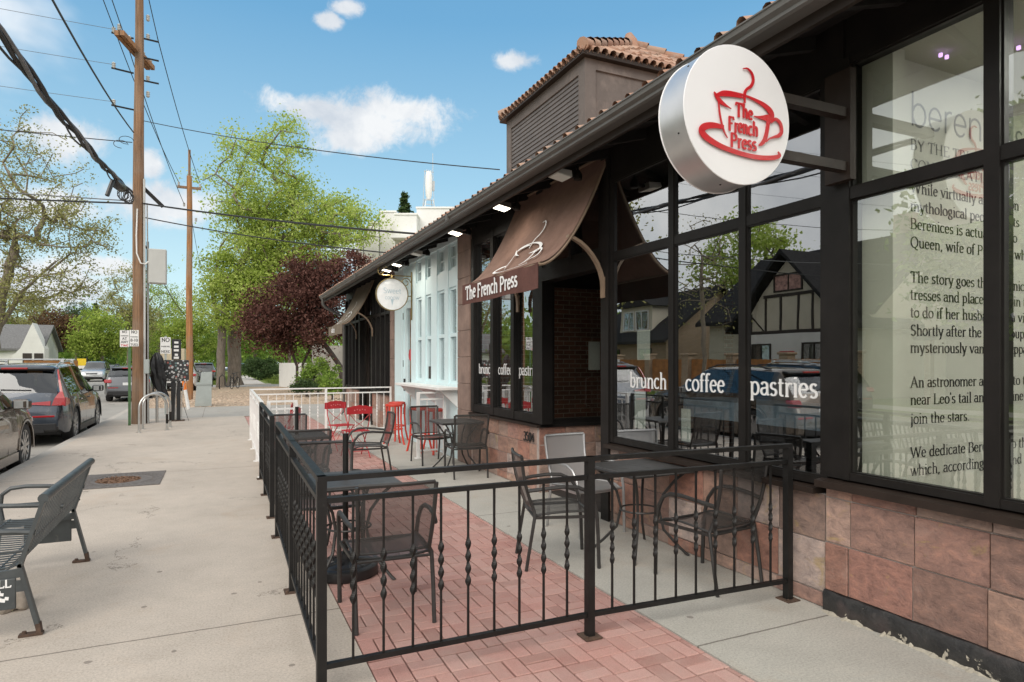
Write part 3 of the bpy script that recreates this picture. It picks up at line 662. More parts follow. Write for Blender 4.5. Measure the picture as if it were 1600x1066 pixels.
tile_wall((3.59, -6, 0), (0, 1, 0), (-1, 0, 0), 8.92, .13, [(.13, .44), (.44, .73), (.73, .80)], seed=4)
tile_wall((3.60, 2.93, 0), (0, 1, 0), (-1, 0, 0), 2.5, .0, [(.0, .10), (.10, .43), (.43, .74)], seed=9)
tile_wall((3.60, 6.98, 0), (0, 1, 0), (-1, 0, 0), 2.4, .0, [(.0, .10), (.10, .36), (.36, .58), (.58, .80)], wcol=.33, seed=12)
tile_wall((3.58, 6.99, 0), (1, 0, 0), (0, -1, 0), 1.5, .0, [(.0, .08), (.08, .36), (.36, .58), (.58, .80)], wcol=.42, seed=21)
tile_wall((3.60, 14.35, 0), (0, 1, 0), (-1, 0, 0), 2.0, .0, [(.0, .10), (.10, .43), (.43, .83)], seed=31)
tile_wall((3.60, 17.9, 0), (0, 1, 0), (-1, 0, 0), 2.1, .0, [(.0, .10), (.10, .43), (.43, .83)], seed=33)
# broken black plinth with crumbled mortar along the near wall
rows = []
for i in range(150):
    y = -6 + 8.92 * i / 149; t = .006 * math.sin(i * 1.7) + random.uniform(-.004, .004)
    rows.append([(3.60, y, .132), (3.565 + t * .5, y, .131 + t * .4), (3.545 + t, y, .105 + t), (3.548 + t, y, .03), (3.55 + t, y, -.01)])
mb = MB(); mb.grid(rows); part(mb, 'plinth', M_plinth)
mb = MB()
for i in range(260):
    y = random.uniform(-2.5, 2.9); h = abs(random.gauss(0, .009)) + .003; wy = random.uniform(.01, .06); x = 3.545 - abs(random.gauss(0, .018))
    k = 6; vs = [(3.58, y - wy, -.005), (3.58, y + wy, -.005)]
    mb.add([(x - .015, y - wy, -.005), (x - .02, y, -.005), (x - .012, y + wy, -.005), (3.56, y - wy * .7, h * .7), (3.555, y + random.uniform(-.01, .01), h), (3.56, y + wy * .8, h * .5), (3.58, y - wy, -.005), (3.58, y + wy, -.005)],
           [(0, 1, 4, 3), (1, 2, 5, 4), (3, 4, 5), (0, 3, 6), (2, 7, 5), (3, 5, 7, 6)])
part(mb, 'mortar_crumbs', M_mortar)['kind'] = 'stuff'
def sill(y0, y1, z0, z1, x0=3.50, m=None):
    mb = MB(); mb.add([(x0, y0, z0), (x0, y1, z0), (x0, y1, z1 - .022), (x0, y0, z1 - .022), (3.70, y0, z0), (3.70, y1, z0), (3.70, y1, z1), (3.70, y0, z1)],
                      [(0, 1, 2, 3), (3, 2, 6, 7), (0, 3, 7, 4), (1, 5, 6, 2), (0, 4, 5, 1)])
    return part(mb, 'sill', m or M_frame2)
sill(-6, 2.94, .80, .865, 3.50); sill(2.965, 5.46, .742, .80, 3.52); sill(6.95, 9.3, .80, .845, 3.53); sill(14.36, 16.3, .83, .87, 3.54); sill(17.92, 20, .83, .87, 3.54)
def window(y0, y1, z0, z1, mull=(), trans=(), fw=.055, mw=.07, m=None, gm=None, x0=3.56, x1=3.68, gx=3.635, name='shop_window', inset=.012):
    """frame and mullions of a shopfront (one part) with each pane below it"""
    mb = MB(); vs_ = [(y0, y0 + fw)] + [(a - mw / 2, a + mw / 2) for a in sorted(mull)] + [(y1 - fw, y1)]
    for a, b in vs_: mb.box(x0, a, z0, x1, b, z1)
    cols = [(vs_[i][1], vs_[i + 1][0]) for i in range(len(vs_) - 1)]
    hs = [(z0, z0 + fw)] + [(c - mw / 2, c + mw / 2) for c in sorted(trans)] + [(z1 - fw, z1)]
    for a, b in cols:
        for c, d in hs: mb.box(x0 + .006, a, c, x1 - .006, b, d)
        # a slim bead round every pane
        for i in range(len(hs) - 1):
            p, q = hs[i][1], hs[i + 1][0]
            mb.box(gx - .022, a, p, gx + .01, a + inset, q); mb.box(gx - .022, b - inset, p, gx + .01, b, q); mb.box(gx - .02, a + inset, p, gx + .008, b - inset, p + inset); mb.box(gx - .02, a + inset, q - inset, gx + .008, b - inset, q)
    o = part(mb, name, m or M_frame)
    for a, b in cols:
        for i in range(len(hs) - 1):
            p, q = hs[i][1], hs[i + 1][0]; pm = MB(); pm.box(gx - .005, a + inset - .004, p + inset - .004, gx + .003, b - inset + .004, q - inset + .004)
            part(pm, 'pane', gm or M_glass, o)
    return o
w_near = window(-6, 2.78, .865, 3.50, (1.93, 1.08, .2, -.7, -1.6, -2.5, -3.4, -4.3), (2.65,), .045, .075, gx=3.605, inset=.009, gm=M_glass2, name='gift_shop_window')
w_right = window(2.90, 5.42, .80, 3.45, (4.47, 3.64), (2.65,), .05, .07, x0=3.572, gx=3.605, name='cafe_window')
w_left = window(7.02, 9.26, .845, 3.50, (8.44, 7.74), (), .11, .10, name='bay_window')
wa = window(14.4, 16.3, .87, 3.50, (14.87, 15.35, 15.82), (2.75,), .05, .07, m=M_frame, name='salon_window'); wb = window(17.9, 20, .87, 3.50, (18.4, 18.9, 19.4), (2.75,), .05, .07, m=M_frame, name='salon_window')
# salon door and its lights
d1 = window(16.42, 17.78, .02, 2.66, (17.1,), (), .10, .1, m=M_frame2, x0=3.75, x1=3.83, gx=3.79, name='salon_door')
d2 = window(16.3, 17.9, 2.74, 3.5, (17.1,), (), .06, .06, m=M_frame2, name='door_transom')
# posts, header, recess
mb = MB()
for q in ((3.568, 2.782, .865, 3.70, 2.898, 3.78), (3.554, 5.422, .0, 3.70, 5.56, 3.78), (3.554, 6.86, .845, 3.70, 7.018, 3.78), (3.56, 16.302, .0, 3.70, 16.40, 3.5), (3.56, 17.80, .0, 3.70, 17.898, 3.5)): mb = MB(); mb.box(*q); part(mb, 'post', M_frame)
for q in ((3.585, -6, 3.502, 3.70, 2.78, 3.78), (3.585, 2.90, 3.452, 3.70, 5.42, 3.78), (3.585, 7.02, 3.502, 3.70, 9.30, 3.78), (3.585, 5.56, 3.452, 3.70, 6.86, 3.78), (3.585, 14.36, 3.502, 3.70, 20, 3.78)): mb = MB(); mb.box(*q); part(mb, 'header', M_frame)
mb = MB(); mb.box(3.548, 5.562, 2.57, 3.72, 6.858, 2.73); part(mb, 'door_beam', M_frame)
window(5.562, 6.858, 2.732, 3.45, (6.2,), (), .05, .06, name='recess_transom')
# side window of the recess (faces the camera), plane y = 7.0
mb = MB(); Y0, Y1 = 6.975, 7.05
mb.box(3.702, Y0, .80, 3.76, Y1, 3.4); mb.box(4.60, Y0, .80, 5.1, Y1, 3.4); mb.box(3.76, Y0 + .004, .80, 4.60, Y1, .885); mb.box(3.76, Y0 + .004, 2.545, 4.60, Y1, 3.4)
mb.box(3.58, Y0 - .03, .80, 5.1, Y0, .835)
for a in ((3.76, .885, 3.78, 2.545), (4.58, .885, 4.60, 2.545)): mb.box(a[0], Y0 - .012, a[1], a[2], Y0 + .02, a[3])
mb.box(3.78, Y0 - .012, .885, 4.58, Y0 + .02, .905); mb.box(3.78, Y0 - .012, 2.525, 4.58, Y0 + .02, 2.545)
sw = part(mb, 'recess_window', M_frame); pm = MB(); pm.box(3.779, 7.0, .904, 4.581, 7.008, 2.526); part(pm, 'pane', glass('recess_glass', .10, (.8, .82, .8), 0, (.8, .8, .78)), sw)
pm = MB()
for (x0, z0, x1, z1) in ((4.30, 1.50, 4.47, 1.86),): pm.box(x0, 7.012, z0, x1, 7.014, z1)
part(pm, 'notice', M_paper, sw)
# pull handle and papers of the entry, seen through the recess glass
mb = MB(); mb.box(5.02, 5.56, 0, 5.10, 5.72, 2.57); mb.box(5.02, 6.78, 0, 5.10, 6.974, 2.57); mb.box(5.02, 5.72, 2.40, 5.10, 6.78, 2.57); mb.box(5.02, 5.72, 0, 5.10, 6.78, .25); mb.box(5.0, 5.56, 2.57, 5.12, 6.974, 3.9)
ed = part(mb, 'entry_door', M_frame); pm = MB(); pm.box(5.055, 5.72, .25, 5.063, 6.78, 2.40); part(pm, 'pane', M_glass, ed)
hb = MB(); hb.tube([(5.02, 5.85, .95), (4.95, 5.85, .97), (4.95, 5.85, 1.35), (5.02, 5.85, 1.37)], .012, 8); part(hb, 'pull_handle', M_alu, ed)
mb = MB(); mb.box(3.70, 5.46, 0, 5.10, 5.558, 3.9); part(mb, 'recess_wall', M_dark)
mb = MB(); mb.box(3.72, 5.56, 3.46, 5.0, 6.974, 3.52); part(mb, 'recess_ceiling', M_soffit)
# pilasters
mb = MB(); 
for z in np.arange(0, 3.7, .42): mb.bevbox((3.625, 9.575, z + .21), (.075, 0, 0), (0, .27, 0), (0, 0, .208), .006)
part(mb, 'pilaster', mat('pilaster_stone', (.24, .165, .135), .8, var=.28, scale=3, bump=.4, bscale=50))
mb = MB()
for z in np.arange(0, 3.6, .42): mb.bevbox((3.625, 14.19, z + .21), (.075, 0, 0), (0, .145, 0), (0, 0, .208), .006)
part(mb, 'pilaster', MATS['pilaster_stone'])
# ---- teal ice cream front
mb = MB(); TX = 3.60
ys = [9.86, 9.985, 10.40, 10.60, 11.02, 11.36, 11.72, 11.97, 12.37, 12.62, 13.24, 14.03]
cols = [(9.985, 10.40), (10.60, 11.02), (11.36, 11.72), (11.97, 12.37)]
zs = [0, 1.20, 1.24, 2.05, 2.10, 2.86, 3.17, 3.60, 3.74]
solid = [(9.86, 9.985), (10.40, 10.60), (11.02, 11.36), (11.72, 11.97), (12.37, 12.66)]
for a, b in solid: mb.box(TX - .02, a, 1.14, TX + .1, b, 3.76)
for a, b in cols:
    mb.box(TX - .012, a, 1.14, TX + .09, b, 1.24); mb.box(TX - .012, a, 2.87, TX + .09, b, 3.16); mb.box(TX - .012, a, 3.61, TX + .09, b, 3.76)
mb.box(TX, 9.86, 0, TX + .1, 12.66, 1.14)
mb.box(TX - .05, 9.86, 3.60, TX - .021, 14.03, 3.70); mb.box(TX - .034, 9.9, 3.20, TX - .0205, 12.66, 3.235) if 0 else None
mb.box(TX - .02, 13.28, 0, TX + .1, 14.03, 3.76); mb.box(TX - .012, 12.66, 2.87, TX + .09, 13.28, 2.98); mb.box(TX - .012, 12.66, 3.62, TX + .09, 13.28, 3.76)
fr = part(mb, 'teal_front', M_teal)
for a, b in cols:
    for (z0, z1, mid) in ((1.24, 2.87, 2.06), (3.16, 3.61, None)):
        wm = MB(); f_ = .045; gx = TX + .05
        wm.box(TX + .012, a, z0, TX + .08, a + f_, z1); wm.box(TX + .012, b - f_, z0, TX + .08, b, z1); wm.box(TX + .015, a + f_, z0, TX + .078, b - f_, z0 + f_); wm.box(TX + .015, a + f_, z1 - f_, TX + .078, b - f_, z1)
        if mid: wm.box(TX + .005, a + f_, mid - .03, TX + .078, b - f_, mid + .03); wm.box(TX + .02, a + f_, z0 + f_, TX + .075, a + f_ + .06, mid - .03)
        else: wm.box(TX + .03, (a + b) / 2 - .012, z0 + f_, TX + .06, (a + b) / 2 + .012, z1 - f_); wm.box(TX + .032, a + f_, (z0 + z1) / 2 - .012, TX + .058, (a + b) / 2 - .012, (z0 + z1) / 2 + .012); wm.box(TX + .032, (a + b) / 2 + .012, (z0 + z1) / 2 - .012, TX + .058, b - f_, (z0 + z1) / 2 + .012)
        wo_ = part(wm, 'sash_window', M_teal, fr)
        pm = MB(); pm.box(gx, a + f_ - .003, z0 + f_ - .003, gx + .006, b - f_ + .003, z1 - f_ + .003); part(pm, 'pane', M_glass, fr)
# door with glass beside it, with a transom above
dm = MB(); dm.box(TX + .0, 12.66, 0, TX + .08, 12.78, 2.87); dm.box(TX, 13.14, 0, TX + .08, 13.28, 2.87); dm.box(TX + .003, 12.78, 0, TX + .077, 13.14, .28); dm.box(TX + .003, 12.78, 2.72, TX + .077, 13.14, 2.87)
do = part(dm, 'teal_door', M_teal); pm = MB(); pm.box(TX + .04, 12.777, .277, TX + .046, 13.143, 2.723); part(pm, 'pane', M_glass, do)
pm = MB(); pm.lathe((TX + .03, 12.93, 1.75), [(0, -.002), (.13, -.002), (.13, 0), (0, 0)], 8, 'x'); part(pm, 'round_red_notice', M_logored, do)
hm = MB(); hm.box(TX - .04, 13.19, 1.0, TX - .005, 13.22, 1.25); [hm.box(TX - .03, 13.283, z, TX - .0205, 13.30, z + .14) for z in (.5, 1.5, 2.5)]; part(hm, 'handle', M_plastic, do)
tm = MB(); tm.box(TX + .01, 12.66, 2.98, TX + .08, 12.70, 3.62); tm.box(TX + .01, 13.24, 2.98, TX + .08, 13.28, 3.62)
for i in range(1, 5): tm.box(TX + .02, 12.70 + .108 * i - .012, 2.98, TX + .07, 12.70 + .108 * i + .012, 3.62)
to = part(tm, 'teal_transom', M_teal, fr); pm = MB(); pm.box(TX + .045, 12.70, 2.98, TX + .05, 13.24, 3.62); part(pm, 'pane', M_glass, fr)
# raised door panels
pm = MB()
for z0, z1 in ((.2, .9), (1.1, 2.7)): pm.box(TX - .03, 13.42, z0, TX - .0205, 13.9, z1)
part(pm, 'raised_panel', M_teal, fr)
# open serving hatch in the second pair of windows and the white counter
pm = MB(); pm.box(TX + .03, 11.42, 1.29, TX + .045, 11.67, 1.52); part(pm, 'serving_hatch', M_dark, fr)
cm = MB(); cm.bevbox((TX - .19, 11.27, 1.165), (.17, 0, 0), (0, 1.4, 0), (0, 0, .025), .006)
for y in (10.0, 11.2, 12.5): cm.add([(TX, y - .02, 1.138), (TX - .3, y - .02, 1.138), (TX, y - .02, .85), (TX, y + .02, 1.138), (TX - .3, y + .02, 1.138), (TX, y + .02, .85)], [(0, 1, 2), (3, 5, 4), (1, 4, 5, 2), (0, 3, 4, 1)])
part(cm, 'serving_counter', M_white)
# ---- shell behind the shopfronts, interior
mb = MB()
mb.box(3.70, 19.9, 0, 12, 20.0, 3.9); mb.box(11.9, -6, 0, 12, 19.9, 3.9); mb.box(3.7, -6.1, 0, 12, -6.0, 3.9); mb.box(3.70, 9.72, 0, 11.9, 9.82, 3.9); mb.box(3.70, 14.1, 0, 11.9, 14.2, 3.9)
part(mb, 'wall', M_brownwall)
mb = MB(); mb.box(3.72, 9.30, .0, 8.9, 9.70, 3.5); part(mb, 'brick_wall', M_brickin)
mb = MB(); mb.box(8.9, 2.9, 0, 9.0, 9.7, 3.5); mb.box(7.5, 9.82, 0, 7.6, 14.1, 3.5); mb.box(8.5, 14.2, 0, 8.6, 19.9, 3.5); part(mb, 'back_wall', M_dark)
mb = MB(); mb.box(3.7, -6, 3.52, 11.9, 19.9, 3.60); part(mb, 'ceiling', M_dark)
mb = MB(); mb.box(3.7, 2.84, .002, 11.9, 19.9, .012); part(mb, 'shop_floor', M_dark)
mb = MB(); mb.box(3.7, -6, .002, 9, 2.62, .014); part(mb, 'gift_shop_floor', M_shopfloor)
mb = MB(); mb.box(3.80, 2.62, .014, 9, 2.80, 3.519); mb.box(8.9, -6, .014, 9.0, 2.62, 3.519); mb.box(3.69, 2.54, .014, 3.80, 2.80, 3.519); tw = part(mb, 'gift_shop_wall', M_shopwall)
mb = MB(); mb.box(3.7, -6, 3.50, 8.9, 2.62, 3.518); part(mb, 'gift_shop_ceiling', M_shopwall)
lm = MB()  # added glowing panels, not known fixtures, to brighten the lettered wall
for x, y in ((4.5, 1.2), (4.5, -.8), (6.2, 1.2), (6.2, -.8)): lm.box(x - .3, y - .3, 3.48, x + .3, y + .3, 3.497)
part(lm, 'added_fill_panel', M_fillglow)
lm = MB()
for x, y in ((4.25, 2.2), (4.33, 2.2), (4.0, 2.45), (4.06, 2.45)): lm.cyl((x, y, 3.46), .011, .02, 10)
part(lm, 'violet_spotlight', M_violet)
# vinyl text on the shop wall
LX = 3.97; base_z = lambda v: 1.6 - (v - 566) * .004035
for v, s_ in ((233, 'BY THE TRUTH'), (263.6, 'CONSTELLATION')): tm = MB(); write(tm, s_, (LX, 2.62, base_z(v)), (1, 0, 0), (0, 0, 1), (0, -1, 0), .1, .07, .03, sx=1.22); part(tm, 'lettering', M_lettg, tw)
for v, s_ in ((300, 'While virtually all the con'), (329, 'mythological people, casts'), (357, 'Berenices is actually a sto'), (386, 'Queen, wife of Ptolemy, wh'), (440.6, 'The story goes that Berenice'), (468, 'tresses and placed them in t'), (495.7, 'to do if her husband won vi'), (524, 'Shortly after the royal coup'), (551, 'mysteriously vanished, appa'), (605.6, 'An astronomer acceded to th'), (633, "near Leo's tail and explaine"), (663, 'join the stars.'), (716, 'We dedicate Berenices to th'), (744, 'which, according to legend')):
    tm = MB(); write(tm, s_, (LX, 2.62, base_z(v)), (1, 0, 0), (0, 0, 1), (0, -1, 0), .1, .095, .042, sx=1.2); part(tm, 'lettering', M_lettk, tw)
tm = MB()
def sans(mb, s_, O, U, W_, N, size, pen=.045, sx=1.0, depth=.002):
    O, U, W_, N = map(Vector, (O, U, W_, N)); x = 0; S_ = {
     'b': (.5, [ln(.07, .72, .07, 0), arc(.26, .24, .19, .24, 160, -160)]), 'e': (.48, [ln(.06, .24, .42, .24), arc(.24, .24, .18, .24, 0, 320)]), 'r': (.3, [ln(.08, .47, .08, 0), arc(.22, .30, .14, .17, 180, 70)]),
     'n': (.5, [ln(.08, .47, .08, 0), arc(.25, .28, .17, .19, 180, 0) + ln(.42, 0)]), 'i': (.18, [ln(.09, .47, .09, 0), ln(.09, .62, .09, .67)]), 'c': (.44, [arc(.24, .24, .18, .24, 45, 315)]), 's': (.4, GL['s'][1])}
    for k, c in enumerate(s_):
        w_, sts = S_[c]
        for st in sts: ribbon(mb, [((x + p[0] * sx) * size, p[1] * size) for p in st], [pen * size] * len(st), O, U, W_, N, depth, .001 + (k % 5) * .0002)
        x += w_ * sx
sans(tm, 'berenices', (LX, 2.62, base_z(195)), (1, 0, 0), (0, 0, 1), (0, -1, 0), .30, .05, 1.12); part(tm, 'lettering', M_lettg, tw)
# vinyl words on the cafe glass
def words_on(parent, items, z, em=.205, gx=3.629):
    for s_, y in items: tm = MB(); write(tm, s_, (gx, y, z), (0, -1, 0), (0, 0, 1), (-1, 0, 0), em, .105, .05, .0015, .0008); part(tm, 'lettering', M_lettw, parent)
words_on(w_right, (('brunch', 5.11), ('coffee', 4.31), ('pastries', 3.585)), 1.362, gx=3.599)
words_on(w_left, (('brunch', 9.10), ('coffee', 8.355), ('pastries', 7.67)), 1.43)
tm = MB(); write(tm, '3504', (3.583, 7.42, .60), (0, -1, 0), (0, 0, 1), (-1, 0, 0), .17, .09, .05, .012, .0); part(tm, 'house_number', M_lettk)
# papers on the inside of the cafe glass
pm = MB(); pm.box(3.645, 4.86, 1.62, 3.647, 5.06, 1.90); pm.box(3.645, 4.93, .97, 3.647, 5.10, 1.33); pm.box(3.645, 4.30, .92, 3.647, 4.42, 1.2); part(pm, 'notice', M_paper, w_right)
for y0, y1 in ((14.9, 15.3), (18.45, 18.85), (15.4, 15.75)):
    pm = MB(); pm.box(3.645, (y0 + y1) / 2 - .08, 2.2, 3.647, (y0 + y1) / 2 + .08, 2.36); pm.box(3.645, (y0 + y1) / 2 - .08, 1.98, 3.647, (y0 + y1) / 2 + .08, 2.14); part(pm, 'notice', M_paper, wa if y1 < 16 else wb)
cm = MB(); cm.box(4.28, 3.0, 1.06, 4.33, 5.3, 1.23); cm.box(4.31, 3.0, 1.19, 4.9, 5.3, 1.23); part(cm, 'window_counter', M_counter)
cm = MB()
for y in (3.3, 3.9, 4.6): cm.lathe((4.75, y, .02), [(.16, 0), (.03, .03), (.025, .62), (.17, .66), (.17, .70), (0, .71)], 14)
part(cm, 'bar_stool_row', M_plastic)['kind'] = 'stuff'
# ---- eaves, gutter, roof
GX = 2.80; gz = lambda z: 3.49 + (z - 3.585) * .58
mb = MB(); mb.prism([(GX + .12, -6, 3.525), (3.72, -6, 3.80), (3.72, -6, 3.84), (GX + .12, -6, 3.565)], (0, 26, 0)); part(mb, 'soffit', M_soffit)
for y in np.arange(-2.5, 20, .61): mb = MB(); mb.prism([(GX + .14, y, 3.475), (GX + .14, y, 3.528), (3.58, y, 3.755), (3.58, y, 3.66)], (0, .055, 0)); part(mb, 'rafter', M_soffit)
mb = MB(); pr_ = [(GX + .125, 3.585), (GX + .03, 3.585), (GX + .012, 3.60), (GX + .012, 3.635), (GX - .015, 3.665), (GX - .02, 3.715), (GX - .028, 3.72), (GX - .028, 3.735), (GX - .004, 3.735), (GX - .004, 3.70), (GX + .125, 3.70)]
mb.prism([(x, -6, gz(z)) for x, z in pr_], (0, 25.95, 0)); gt = part(mb, 'gutter', M_gutter)
mb = MB(); mb.box(GX + .126, -6, 3.425, GX + .155, 19.9, 3.56); part(mb, 'fascia', M_frame2)
mb = MB()
for y in (2.2, 8.1, 14.4): mb.box(GX - .032, y, 3.487, GX - .001, y + .05, 3.579)
part(mb, 'joint_strap', M_gutter, gt)
mb = MB(); sl = .36
mb.prism([(GX + .01, -6, 3.567), (12.2, -6, 3.567 + (12.2 - GX) * sl), (12.2, -6, 3.60 + (12.2 - GX) * sl), (GX + .01, -6, 3.585)], (0, 26, 0)); rf = part(mb, 'roof', M_terra)
mb = MB(); k_ = 0
for y in np.arange(-5.9, 19.95, .19):
    dz = random.uniform(-.008, .008); pts = []; rr = []
    for j in range(6):
        x = GX - .01 + j * .42 + random.uniform(-.012, .012); pts += [(x, y, 3.572 + (x - GX) * sl + .006 + dz), (x + .40, y, 3.572 + (x + .40 - GX) * sl - .010 + dz)]; rr += [.041, .036]
    mb.tube(pts, rr, 9, cap=False)
part(mb, 'roof_tiles', M_terra, rf, fix=False)
# downspout at the far corner
mb = MB(); mb.tube([(GX + .05, 19.7, 3.50), (GX + .05, 19.7, 3.33), (GX + .12, 19.72, 3.24), (3.42, 19.86, 3.0), (3.5, 19.88, 2.95), (3.5, 19.88, .1), (3.4, 19.85, .03)], .042, 10); part(mb, 'downspout', M_gutter)
# ---- roof turret
mb = MB(); TX0, TX1, TY0, TY1 = 4.5, 7.7, 7.41, 9.91
mb.box(TX0, TY0, 4.2, TX1, TY1, 5.72)
tu = part(mb, 'roof_turret', M_brownwall)
mb = MB()
for (y0, y1) in ((TY0 - .03, TY0 + .14), (TY1 - .14, TY1 + .03)): mb.box(TX0 - .03, y0, 4.3, TX0 - .001, y1, 5.70)
mb.box(TX0 + .0, TY0 - .03, 4.3, TX0 + .14, TY0 - .001, 5.70); mb.box(TX0 - .028, TY0 + .14, 5.52, TX0 - .001, TY1 - .14, 5.70); mb.box(TX0 + .14, TY0 - .028, 5.55, TX1, TY0 - .001, 5.70)
part(mb, 'corner_trim', M_brownwall, tu)
mb = MB()
for z in np.arange(4.4, 5.46, .066): mb.add([(TX0 - .004, TY0 + .14, z + .0655), (TX0 - .004, TY1 - .14, z + .0655), (TX0 - .017, TY1 - .14, z + .004), (TX0 - .017, TY0 + .14, z + .004), (TX0 - .004, TY0 + .14, z), (TX0 - .004, TY1 - .14, z)], [(0, 1, 2, 3), (3, 2, 5, 4)])
part(mb, 'louvre', M_louver, tu)
ex0, ex1, ey0, ey1, ez, pk = TX0 - .12, TX1 + .12, TY0 - .12, TY1 + .12, 5.735, Vector((6.1, 8.66, 6.72))
mb = MB(); c4 = [(ex0, ey0, ez), (ex1, ey0, ez), (ex1, ey1, ez), (ex0, ey1, ez)]
mb.add(c4 + [tuple(pk)] + [(x, y, ez - .05) for x, y, z in c4], [(0, 1, 4), (1, 2, 4), (2, 3, 4), (3, 0, 4), (5, 8, 7, 6), (0, 5, 6, 1), (1, 6, 7, 2), (2, 7, 8, 3), (3, 8, 5, 0)])
tr_ = part(mb, 'turret_roof', M_frame2, tu)
mb = MB()
def tilecourse(e0, e1, n):
    e0, e1 = Vector(e0), Vector(e1)
    for i in range(n):
        t = (i + .5) / n; p = e0.lerp(e1, t); f = min(t, 1 - t) * 2; mid = (e0 + e1) / 2; q = p + (pk - mid) * f
        L = (q - p).length; m = max(1, int(L / .30)); pts = []; rr = []
        out = (p - q).normalized() * .05
        for j in range(m):
            a = p.lerp(q, j / m) + Vector((0, 0, .03)); b_ = p.lerp(q, (j + 1) / m) + Vector((0, 0, .008))
            if j == 0: a = a + out * .6
            pts += [a, b_]; rr += [.052, .044]
        mb.tube(pts, rr, 8, cap=False)
tilecourse(c4[0], c4[1], 26); tilecourse(c4[3], c4[0], 21); tilecourse(c4[1], c4[2], 21); tilecourse(c4[2], c4[3], 26)
part(mb, 'roof_tiles', M_terra, tr_, fix=False)
mb = MB()
for c in c4:
    c = Vector(c); 
    for j in range(8):
        a = c.lerp(pk, j / 8) + Vector((0, 0, .075)); b_ = c.lerp(pk, (j + 1.12) / 8) + Vector((0, 0, .05)); mb.tube([a, b_], [.085, .07], 10, cap=(j == 0))
mb.tube([pk + Vector((0, 0, -.05)), pk + Vector((0, 0, .1)), pk + Vector((-.03, 0, .22))], [.17, .12, .05], 10)
part(mb, 'hip_tiles', M_terra, tr_, fix=False)

# ------------------------------------------------------------------ awnings
def cup_logo(mb, P, depth, z0):
    """hand drawn coffee cup with saucer and a curl of steam; P maps logo coordinates to (u, w)"""
    sts = [[(590, 268, 4), (620, 262, 9), (648, 285, 15), (656, 325, 17), (640, 360, 17), (612, 385, 15), (600, 415, 16), (603, 465, 9)],
           [(415, 458, 4), (470, 430, 17), (560, 420, 11), (640, 428, 13), (720, 450, 24), (768, 482, 36), (775, 512, 34), (745, 524, 34), (700, 530, 16), (660, 531, 4)],
           [(410, 440, 5), (425, 462, 20), (450, 488, 24), (485, 505, 11), (515, 515, 3)], [(425, 458, 14), (470, 440, 26), (530, 433, 23), (590, 437, 8)],
           [(437, 490, 8), (445, 560, 10), (465, 640, 10), (492, 688, 4)], [(757, 520, 26), (747, 590, 23), (732, 650, 25), (708, 685, 19), (690, 694, 5)],
           [(770, 548, 12), (800, 522, 18), (833, 540, 21), (843, 585, 21), (825, 615, 21), (790, 630, 13), (760, 645, 8), (740, 668, 5)],
           [(468, 630, 20), (400, 632, 30), (350, 650, 36), (335, 678, 37), (368, 710, 34), (450, 742, 28), (560, 762, 25), (680, 768, 25), (780, 755, 25), (828, 735, 20), (818, 712, 6)]]
    for k, st in enumerate(sts):
        # smooth the stroke with a Catmull-Rom curve
        out = []
        for i in range(len(st) - 1):
            p = [st[max(i - 1, 0)], st[i], st[i + 1], st[min(i + 2, len(st) - 1)]]
            for j in range(6):
                t = j / 6; out.append(tuple(.5 * (2 * p[1][c] + (p[2][c] - p[0][c]) * t + (2 * p[0][c] - 5 * p[1][c] + 4 * p[2][c] - p[3][c]) * t * t + (3 * p[1][c] - p[0][c] - 3 * p[2][c] + p[3][c]) * t ** 3) for c in range(3)))
        out.append(st[-1]); P(mb, out, depth, z0 + k * .0003)
